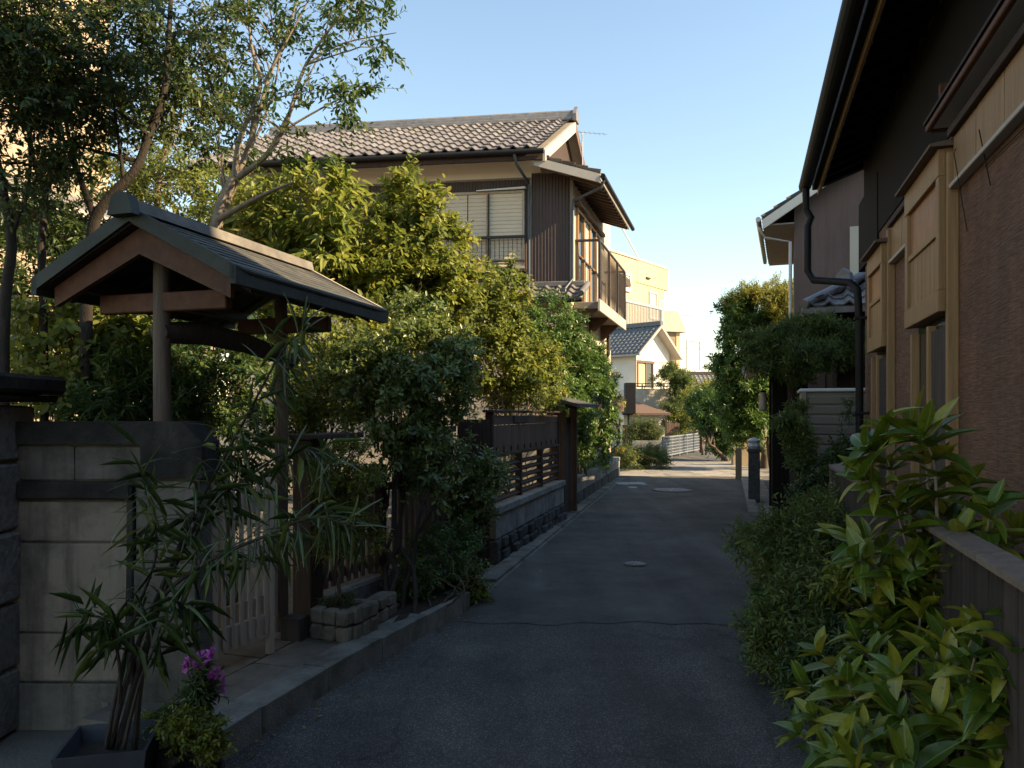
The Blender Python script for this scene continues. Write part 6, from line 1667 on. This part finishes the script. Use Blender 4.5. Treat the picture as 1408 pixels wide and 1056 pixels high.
V_, F_ = leaf_quads(PS, DS, np.tile(np.array([0, .3, 1.]), (len(PS), 1)) + gq.normal(size=(len(PS), 3)) * .4, .13 + .07 * gq.random(len(PS)), np.full(len(PS), .013), .3)
tag(np_mesh('small_leaves', V_ - np.array(wloc(ol)[:]), F_, [M_['lf_dark']], tint=np.repeat(gq.random(len(PS)), 2), parent=ol), kind="stuff")
opm = MB()
for (x0, x1, y0, y1, z0, z1) in ((0, 0, 0, 0, 0, 0),): pass
FO = frame(Vector((oc.x - .02, d + .02, 0)), (1, .25, 0))
w0, w1, hp_ = .13, .165, .30
def ring(w, z): return [FO @ Vector(q) for q in ((-w, -w, z), (w, -w, z), (w, w, z), (-w, w, z))]
A, B, C_, D2 = ring(w0, 0.01), ring(w1, hp_), ring(w1 - .012, hp_), ring(w0 - .0, .22)
v = A + B + C_ + D2
opm.add(v, [(3, 2, 1, 0)] + [(i, (i + 1) % 4, (i + 1) % 4 + 4, i + 4) for i in range(4)] + [(i + 4, (i + 1) % 4 + 4, (i + 1) % 4 + 8, i + 8) for i in range(4)] + [(i + 8, (i + 1) % 4 + 8, (i + 1) % 4 + 12, i + 12) for i in range(4)])
opm.build('pot', M_['pot_blue'], ol)
mb = MB(); mb.add(ring(w1 - .02, .235), [(0, 1, 2, 3)]); mb.build('soil', M_['soil'], ol)

def round_pot(parent, p, r, h, m):
    p = Vector(p)
    mb = MB(); mb.lathe(p, [(r * .74, 0), (r * .95, h * .85), (r * 1.05, h * .86), (r * 1.05, h), (r * .94, h), (r * .9, h * .8), (.01, h * .8)], 20); mb.build('pot', m, parent, True)
    mb = MB(); mb.lathe(p + Z3 * h * .8, [(r * .88, 0), (r * .86, .006), (.01, .012)], 14); mb.build('soil', M_['soil'], parent)

def potted(name, label, p, r, h, lobes, mt, seed, pm='pot', **kw):
    o = plant(name, label, 'potted plant', (p[0], p[1], p[2]), lobes, mt, seed, part='stems', **kw)
    # the stems start at the soil
    round_pot(o, p, r, h, M_[pm])
    return o
pf = P(268, 0, 3.30); pv = (pf.x, 3.30, 0.0)
fl = thing('potted_flowers', 'potted plant with a spray of mauve flowers beside the forecourt', 'potted plant', pv)
round_pot(fl, pv, .085, .17, M_['pot'])
crown(fl, bush_lobes((265, 985, 3.3, 24, 22, .08), (278, 950, 3.3, 18, 25, .06), (250, 1000, 3.3, 20, 14, .06)), (M_['lf_dark'], M_['twig']), 61, clumps=40, twigs=5, leaves=6, clump_r=.035, twig_len=.06, L=.045, W=.015, droop=.2, up=.4, shell=.2, name='foliage')
for k, (x, y_) in enumerate(((262, 908), (276, 902), (288, 906), (300, 925), (306, 938), (292, 930), (284, 918), (298, 944), (272, 914), (255, 918), (290, 898), (303, 950))):
    c = P(x, y_, 3.3 + .03 * math.sin(k * 2)); n = 14
    fr = random.Random(k)
    mb = MB(); mb.tube([P(270, 985, 3.3), c.lerp(P(272, 960, 3.3), .5), c], .0022, 5); mb.build('stalk', M_['twig'], fl)
    pp = np.array([c[:]] * n); dv = unit(np.random.default_rng(k).normal(size=(n, 3)) + np.array([0, 0, .35]))
    V_, F_ = leaf_quads(pp, dv, np.tile(np.array([0, 0, 1.]), (n, 1)) + dv[:, ::-1] * .5, np.full(n, .030), np.full(n, .026), -.1)
    np_mesh('flower', V_ - np.array(wloc(fl)[:]), F_, [M_['petal']], tint=np.repeat(np.random.default_rng(k).random(n), 2), parent=fl)
pv = (P(272, 0, 3.12).x, 3.12, 0.0)
potted('potted_shrub', 'small lime leaved shrub in a round black pot below the flowers', pv, .10, .16, bush_lobes((272, 1005, 3.12, 34, 22, .10), (250, 1000, 3.12, 22, 16, .08), (292, 1015, 3.12, 18, 14, .06)), 'lf_lime', 62, stems=3, r0=.006, limbs=9, foot=.02, clumps=64, twigs=6, leaves=6, clump_r=.032, twig_len=.05, L=.024, W=.013, droop=.15, up=.3, shell=.3)
pv = (P(215, 0, 3.35).x, 3.35, 0.0)
potted('potted_shrub', 'low pot of bright sprigs tucked behind the slate planter', pv, .09, .16, bush_lobes((222, 1000, 3.35, 24, 16, .08), (205, 1005, 3.3, 16, 12, .06)), 'lf_lime', 63, stems=2, r0=.005, limbs=6, foot=.02, clumps=34, twigs=6, leaves=6, clump_r=.03, twig_len=.05, L=.024, W=.012, droop=.15, up=.3, shell=.3)
# ------------------------------------------------------------------ right side planting
# foreground laurel with big leaves, every leaf its own piece
bm = [leaf_template('leaf', .128, .056, M_['lf_big'], c, f, 6) for c, f in ((.05, .35), (.2, .55), (.42, .3), (.65, .7), (-.12, .5))]
def laurel(name, label, base, shoots, d0, seed, density, s=1.0):
    rt = thing(name, label, 'shrub', base)
    rg = random.Random(seed)
    for cs in shoots:
        pts = curve_pts([Vector(base) + Vector((rg.uniform(-.04, .04), rg.uniform(-.04, .04), 0))] + [P(x, y_, d0 + dd) for x, y_, dd in cs], 8)
        n = len(pts)
        mb = MB(); mb.tube(pts, [.010 + (.003 - .010) * (i / (n - 1)) for i in range(n)], 6); mb.build('stem', M_['bark_pale'], rt, True)
        k = 0; i = n - 1
        step = 0
        L = 0
        whorl = 0
        nodes = [n - 1, n - 3, n - 5, n - 8, n - 11, n - 14][:density]
        for wi, idx in enumerate(nodes):
            if idx < 4: continue
            p = pts[idx]; t = (pts[min(idx + 1, n - 1)] - pts[idx - 1]).normalized()
            a = t.orthogonal().normalized(); b2 = t.cross(a)
            m = 6 if wi == 0 else 4
            for j in range(m):
                ang = j * 2 * math.pi / m + wi * .8 + rg.uniform(-.35, .35)
                dv = (a * math.cos(ang) + b2 * math.sin(ang)) + t * (rg.uniform(.5, 1.3) if wi == 0 else rg.uniform(.1, .6)) + Z3 * rg.uniform(-.1, .3)
                place_leaf(rg.choice(bm), rt, p, dv, Z3 + t * .5, s * rg.choice((.45, .7, .85, 1.0, 1.15, 1.25)) * rg.uniform(.9, 1.08) * (.85 if wi == 0 else 1), rg.uniform(-.45, .45))
    return rt
rgs = random.Random(77)
sh = []
for x, y_, dd in ((1120, 985, .0), (1165, 940, .15), (1200, 905, .2), (1235, 930, -.05), (1262, 890, .15), (1300, 915, -.1), (1340, 905, .05), (1380, 935, -.1), (1145, 1035, -.15), (1190, 1000, -.1), (1240, 990, -.2), (1290, 985, -.2), (1335, 980, -.25), (1385, 990, -.3), (1180, 1060, -.25), (1240, 1045, -.3), (1300, 1040, -.35), (1370, 1050, -.4), (1400, 900, .0), (1215, 960, 0), (1100, 1010, .05)):
    if x > 1290: dd = -.08 - (x - 1290) * .0034
    sh.append([((x + 1290) / 2 + rgs.uniform(-20, 20), (y_ + 1150) / 2, dd * .5), (x, y_, dd)])
laurel('laurel_bush', 'low yellow green laurel bush with broad leaves at the board fence', (P(1290, 0, 2.45).x, 2.45, 0), sh, 2.45, 71, 3)
sh = []
for cs in ([(1300, 850, .1), (1245, 720, .15), (1210, 590, .2)], [(1300, 800, .05), (1275, 650, .1), (1255, 590, .15)], [(1310, 850, 0), (1290, 720, 0), (1285, 640, 0), (1270, 600, 0)], [(1330, 850, 0), (1335, 740, 0), (1330, 670, 0)], [(1310, 800, .1), (1240, 690, .1), (1190, 660, .1)], [(1300, 850, .2), (1225, 760, .25), (1175, 745, .25)], [(1320, 850, 0), (1275, 790, 0), (1245, 800, 0)], [(1330, 850, .1), (1310, 760, .1), (1300, 710, .1)], [(1330, 870, 0), (1370, 790, -.05), (1400, 740, -.1)], [(1300, 900, .1), (1260, 850, .1), (1225, 830, .1)], [(1290, 850, .15), (1225, 650, .2), (1195, 620, .2)]):
    sh.append(cs)
laurel('laurel_bush', 'tall upright laurel shoots with yellowing leaves rising above the board fence', (P(1320, 0, 2.95).x - .08, 2.9, 0), sh, 2.85, 72, 6, 1.28)
sh = []
for x, y_, dd in ((1130, 900, .2), (1180, 880, .25), (1220, 870, .2), (1265, 850, .15), (1300, 865, .1), (1345, 860, .0), (1390, 850, -.1), (1150, 960, .05), (1200, 945, .1), (1250, 940, .05), (1310, 945, -.05), (1360, 960, -.1), (1405, 960, -.15), (1165, 1010, -.05), (1225, 1010, -.1), (1270, 1015, -.15), (1330, 1020, -.2), (1400, 1030, -.25), (1110, 950, .2), (1270, 900, .1)):
    if x > 1280: dd = -.12 - (x - 1280) * .0034
    sh.append([((x + 1290) / 2 + rgs.uniform(-20, 20), (y_ + 1100) / 2, dd * .5), (x, y_, dd)])
laurel('laurel_bush', 'dense laurel bush filling the space between the low laurel and the boards', (P(1300, 0, 2.62).x, 2.62, 0), sh, 2.6, 70, 3, .92)
sh = []
for cs in ([(1330, 900, -.1), (1350, 780, -.15), (1362, 700, -.2)], [(1340, 900, -.1), (1385, 830, -.25), (1402, 790, -.3)], [(1320, 900, -.05), (1325, 800, -.1), (1318, 740, -.1)], [(1290, 900, .1), (1255, 780, .15), (1232, 700, .15)], [(1290, 900, .1), (1285, 820, .05), (1290, 770, .05)], [(1300, 950, 0), (1345, 880, -.15), (1375, 850, -.2)], [(1280, 950, .1), (1235, 880, .15), (1215, 850, .15)], [(1300, 950, .1), (1265, 880, .1), (1268, 830, .1)], [(1300, 930, 0), (1310, 860, -.05), (1335, 820, -.1)], [(1280, 900, .15), (1215, 790, .2), (1180, 770, .2)]):
    sh.append(cs)
laurel('laurel_bush', 'leafy laurel stems crowding in front of the sloping cap board', (P(1310, 0, 2.7).x - .12, 2.75, 0), sh, 2.75, 69, 5, 1.1)
# nandina and pots along the fence
b = P(1120, 0, 5.6)
plant('nandina', 'feathery green nandina spreading in front of the board fence', 'shrub', (b.x, 5.5, 0),
      bush_lobes((1110, 720, 5.4, 42, 20, .3), (1065, 748, 5.4, 32, 20, .25), (1140, 712, 5.7, 34, 24, .3), (1110, 775, 5.2, 55, 25, .35), (1070, 800, 5.2, 20, 22, .2), (1168, 745, 5.5, 22, 34, .25)), 'lf_nandina', 73, stems=6, r0=.012, bark='bark', limbs=30, foot=.2, part='stems', clumps=150, twigs=7, leaves=9, clump_r=.10, twig_len=.17, L=.055, W=.016, droop=.25, up=.2, shell=.25)
pv = (P(1090, 0, 4.6).x, 4.6, 0.0)
potted('potted_shrub', 'dark bushy plant in a black pot at the road edge', pv, .14, .22, bush_lobes((1085, 840, 4.6, 48, 45, .25), (1130, 860, 4.5, 50, 45, .25), (1060, 880, 4.6, 26, 36, .2), (1100, 905, 4.5, 55, 35, .25), (1140, 800, 4.6, 40, 35, .25)), 'lf_nandina', 74, stems=5, r0=.009, limbs=20, foot=.05, clumps=150, twigs=7, leaves=7, clump_r=.075, twig_len=.11, L=.045, W=.017, droop=.2, up=.3, shell=.25)
pv = (P(1060, 0, 5.2).x, 5.2, 0.0)
potted('potted_shrub', 'trailing light green plant in a small clay pot by the asphalt', pv, .10, .18, bush_lobes((1048, 880, 5.0, 18, 26, .12), (1055, 835, 5.1, 22, 26, .14), (1040, 900, 4.95, 12, 16, .08)), 'lf_hedge', 75, pm='pot_clay', stems=3, r0=.006, limbs=9, foot=.03, clumps=60, twigs=6, leaves=6, clump_r=.05, twig_len=.08, L=.035, W=.022, droop=.2, up=.2, shell=.25)
pv = (P(1150, 0, 3.7).x, 3.7, 0.0)
potted('potted_shrub', 'narrow leaved dark plant in a black pot under the laurel', pv, .15, .24, bush_lobes((1140, 915, 3.65, 45, 35, .2), (1190, 900, 3.6, 45, 40, .2), (1110, 950, 3.6, 30, 22, .15)), 'lf_dark', 76, stems=4, r0=.008, limbs=12, foot=.05, clumps=70, twigs=6, leaves=7, clump_r=.06, twig_len=.11, L=.06, W=.016, droop=.3, up=.4, shell=.25)
pv = (P(1195, 0, 4.2).x, 4.2, 0.0)
potted('potted_shrub', 'bright leaved plant on green stalks against the grey boards', pv, .12, .22, bush_lobes((1175, 800, 4.2, 30, 25, .15), (1200, 840, 4.2, 25, 30, .15), (1160, 790, 4.2, 22, 15, .1)), 'lf_lime', 77, stems=3, r0=.007, limbs=9, foot=.04, clumps=26, twigs=5, leaves=6, clump_r=.06, twig_len=.10, L=.07, W=.026, droop=.2, up=.4, shell=.2)
pv = (P(1082, 0, 5.9).x, 5.9, 0.0)
potted('potted_shrub', 'leafy plant in a pale pot behind the nandina', pv, .13, .24, bush_lobes((1045, 745, 6.0, 30, 18, .2), (1075, 770, 5.9, 30, 30, .2)), 'lf_nandina', 78, pm='pot_clay', stems=3, r0=.007, limbs=9, foot=.04, clumps=50, twigs=6, leaves=7, clump_r=.07, twig_len=.13, L=.06, W=.024, droop=.2, up=.3, shell=.2)
# clipped little tree and shrubs before the shed
b = P(1092, 0, 8.3)
plant('clipped_tree', 'little clipped evergreen on a lopped trunk before the storage shed', 'tree', (b.x, 8.3, 0),
      bush_lobes((1090, 588, 8.3, 14, 12, .14), (1100, 610, 8.3, 15, 12, .15), (1078, 582, 8.3, 9, 6, .1), (1098, 570, 8.4, 12, 8, .1), (1106, 632, 8.2, 12, 8, .12)), 'lf_pine', 79, stems=1, r0=.05, bark='bark', limbs=10, fork=.7, clumps=80, twigs=7, leaves=9, clump_r=.07, twig_len=.10, L=.075, W=.017, droop=.1, up=.4, shell=.35)
b = P(1140, 0, 7.6)
plant('shade_shrub', 'dim shrub between the storage shed and the board fence end', 'shrub', (b.x, 7.9, 0),
      bush_lobes((1135, 645, 7.9, 24, 16, .2), (1168, 620, 7.9, 12, 24, .15), (1118, 690, 7.6, 24, 22, .22), (1170, 562, 8.6, 6, 8, .06)), 'lf_dark', 80, stems=3, r0=.012, limbs=9, foot=.08, part='stems', clumps=90, twigs=7, leaves=8, clump_r=.08, twig_len=.13, L=.06, W=.026, droop=.2, up=.2, shell=.25)
# pruned pine spreading over the black gate
b = P(1094, 0, 11.0); d = 11.0
st = [[(Vector((b.x, d, 0)), .09), (pr_(1093, 600), .08), (pr_(1090, 530), .075), (pr_(1096, 490), .06), (pr_(1112, 462), .04)],
      [(pr_(1091, 530), .05), (pr_(1078, 500), .04), (pr_(1055, 490, -.3), .028), (pr_(1040, 492, -.4), .015)],
      [(pr_(1096, 490), .045), (pr_(1135, 478, -.2), .032), (pr_(1170, 480, -.3), .018)]]
tree_from('pruned_pine', 'dark cloud pruned pine arching over the black gate', (b.x, d, 0), st,
          bush_lobes((1108, 458, 11.0, 36, 18, .5), (1066, 476, 10.8, 40, 18, .45), (1152, 466, 10.8, 34, 17, .45), (1060, 500, 10.6, 28, 12, .35), (1165, 485, 10.6, 26, 16, .35), (1120, 490, 10.5, 40, 16, .4), (1095, 512, 10.6, 24, 10, .3)), 'lf_pine', 'bark_dark', 81, tips=26, clumps=300, twigs=8, leaves=10, clump_r=.12, twig_len=.14, L=.10, W=.017, droop=.05, up=.7, shell=.35, spread=.9, flat=.6)
# tall clipped tree behind
b = P(1040, 0, 22.5)
plant('clipped_evergreen', 'tall clipped evergreen topped by sun toned gold leaves beyond the black gate', 'tree', (b.x + .3, 22.5, 0),
      bush_lobes((1050, 425, 22.1, 46, 24, 1.0), (1012, 435, 21.8, 22, 28, .8), (1004, 500, 21.6, 20, 40, .8), (1030, 500, 21.6, 34, 50, .9), (1080, 460, 22.1, 40, 50, 1.0), (1028, 570, 21.6, 26, 42, .7), (1010, 560, 21.6, 16, 40, .6), (1050, 540, 21.8, 20, 60, .6)), 'lf_hedge', 82, stems=1, r0=.13, bark='bark', limbs=24, clumps=640, twigs=9, leaves=8, clump_r=.20, twig_len=.2, L=.13, W=.05, droop=.12, up=.35, shell=.5)
b = P(1062, 0, 21.6)  # added gold leaves carry the sunlight on the evergreen's top
plant('sun_toned_shrub', 'sun toned gold leaves for the lit top of the right hedge', 'shrub', (b.x, 21.6, 0),
      bush_lobes((1060, 402, 21.17, 42, 13, .8), (1095, 408, 20.95, 26, 14, .6), (1020, 410, 21.38, 24, 12, .5), (1085, 430, 20.74, 36, 16, .6)), 'lf_hedge_sun', 83, stems=2, r0=.06, limbs=12, clumps=130, twigs=8, leaves=8, clump_r=.18, twig_len=.22, L=.11, W=.03, droop=.1, up=.5, shell=.4)
b = G(1000, 636)
plant('leaning_tree', 'small leaning tree at the bend of the far road', 'tree', (b.x, b.y, 0),
      bush_lobes((985, 560, 26.5, 28, 28, 1.0), (965, 555, 26.5, 18, 20, .7), (1000, 590, 26.0, 20, 24, .7), (978, 585, 26.2, 20, 16, .7), (990, 610, 26, 14, 14, .5)), 'lf_hedge', 84, stems=3, r0=.06, bark='bark', limbs=15, foot=.3, clumps=200, twigs=8, leaves=8, clump_r=.22, twig_len=.26, L=.13, W=.055, droop=.15, up=.3, shell=.4)
b = P(968, 0, 30)  # gold leaf colour imitates sunlit foliage around the leaning tree's top
plant('sun_toned_shrub', 'shrub in sun toned gold leaves behind the leaning tree', 'shrub', (b.x, 30, 0), bush_lobes((985, 536, 30, 30, 10, 1.0), (962, 545, 29.5, 16, 14, .6)), 'lf_hedge_sun', 85, stems=2, r0=.05, limbs=10, clumps=80, twigs=7, leaves=8, clump_r=.25, twig_len=.3, L=.14, W=.05, droop=.15, up=.3, shell=.4)
# pine in front of the white house
d = 34.0; b = P(934, 0, 34)
st = [[(Vector((b.x, d, 0)), .11), (pr_(936, 590), .09), (pr_(930, 560), .08), (pr_(928, 520), .05), (pr_(924, 505), .03)]]
tree_from('pruned_pine', 'sunlit layered pine beside the white house balcony', (b.x, d, 0), st,
          bush_lobes((924, 512, 33.6, 14, 9, .6), (912, 522, 33.6, 11, 6, .5), (938, 525, 33.6, 13, 9, .6), (936, 545, 33.6, 16, 10, .7), (945, 560, 33.8, 14, 10, .6), (926, 560, 33, 10, 8, .4)), 'lf_pine', 'bark_dark', 86, tips=14, clumps=150, twigs=8, leaves=9, clump_r=.22, twig_len=.22, L=.16, W=.035, droop=.05, up=.6, shell=.35, flat=.6)
b = P(942, 0, 33.2); plant('flowering_shrub', 'sunlit shrub with pale tips at the foot of the layered pine', 'shrub', (b.x, 33.2, 0), bush_lobes((948, 575, 33.2, 15, 12, .7), (930, 580, 33.2, 14, 12, .6), (930, 597, 33, 12, 10, .5)), 'lf_light', 87, stems=3, r0=.03, limbs=9, foot=.2, clumps=90, twigs=7, leaves=8, clump_r=.2, twig_len=.22, L=.11, W=.045, droop=.15, up=.3, shell=.4)
for i, (x, lb) in enumerate(((878, 'bamboo clump before the carport slats'), (896, 'smaller pale bamboo clump next to the carport post'))):
    b = P(x, 0, 29.2); plant('bamboo', lb, 'bamboo', (b.x, 29.2, 0), bush_lobes((x, 590, 29.2, 10 - 2 * i, 14, .4), (x - 6 + 8 * i, 602, 29.2, 8, 10, .3)), 'lf_grass', 88 + i, stems=4, r0=.012, bark='twig', limbs=12, foot=.2, part='canes', clumps=46, twigs=6, leaves=7, clump_r=.16, twig_len=.24, L=.13, W=.03, droop=.2, up=.6, shell=.3)

# dry leaves gathered along the kerb and gutter
gq = np.random.default_rng(9); n = 170
u = gq.random(n); PS = []
for k in range(n):
    if k < 80:
        p, t = along(KP, float(u[k]) * tot); p = p + Vector((t.y, -t.x, 0)) * (.03 + abs(gq.normal()) * .16)
    elif k < 130: p = Vector((-.05, 7.4, 0)).lerp(Vector((2.45, 17.6, 0)), float(u[k])) + RT * (abs(gq.normal()) * .18)
    else: p = Vector((1.75, 4.4, 0)).lerp(Vector((3.6, 11.5, 0)), float(u[k])) - RT * (abs(gq.normal()) * .25)
    PS.append((p.x, p.y, .019))
PS = np.array(PS); dv = gq.normal(size=(n, 3)) * np.array([1, 1, .12])
V_, F_ = leaf_quads(PS, dv, np.tile(np.array([0, 0, 1.]), (n, 1)) + gq.normal(size=(n, 3)) * .15, .02 + .022 * gq.random(n), .012 + .01 * gq.random(n), .05)
lit = np_mesh('leaf_litter', V_, F_, [M_['lf_litter']], tint=np.repeat(gq.random(n), 2))
tag(lit, 'scattered dry leaves along the kerb and road edges', 'leaves', kind="stuff")
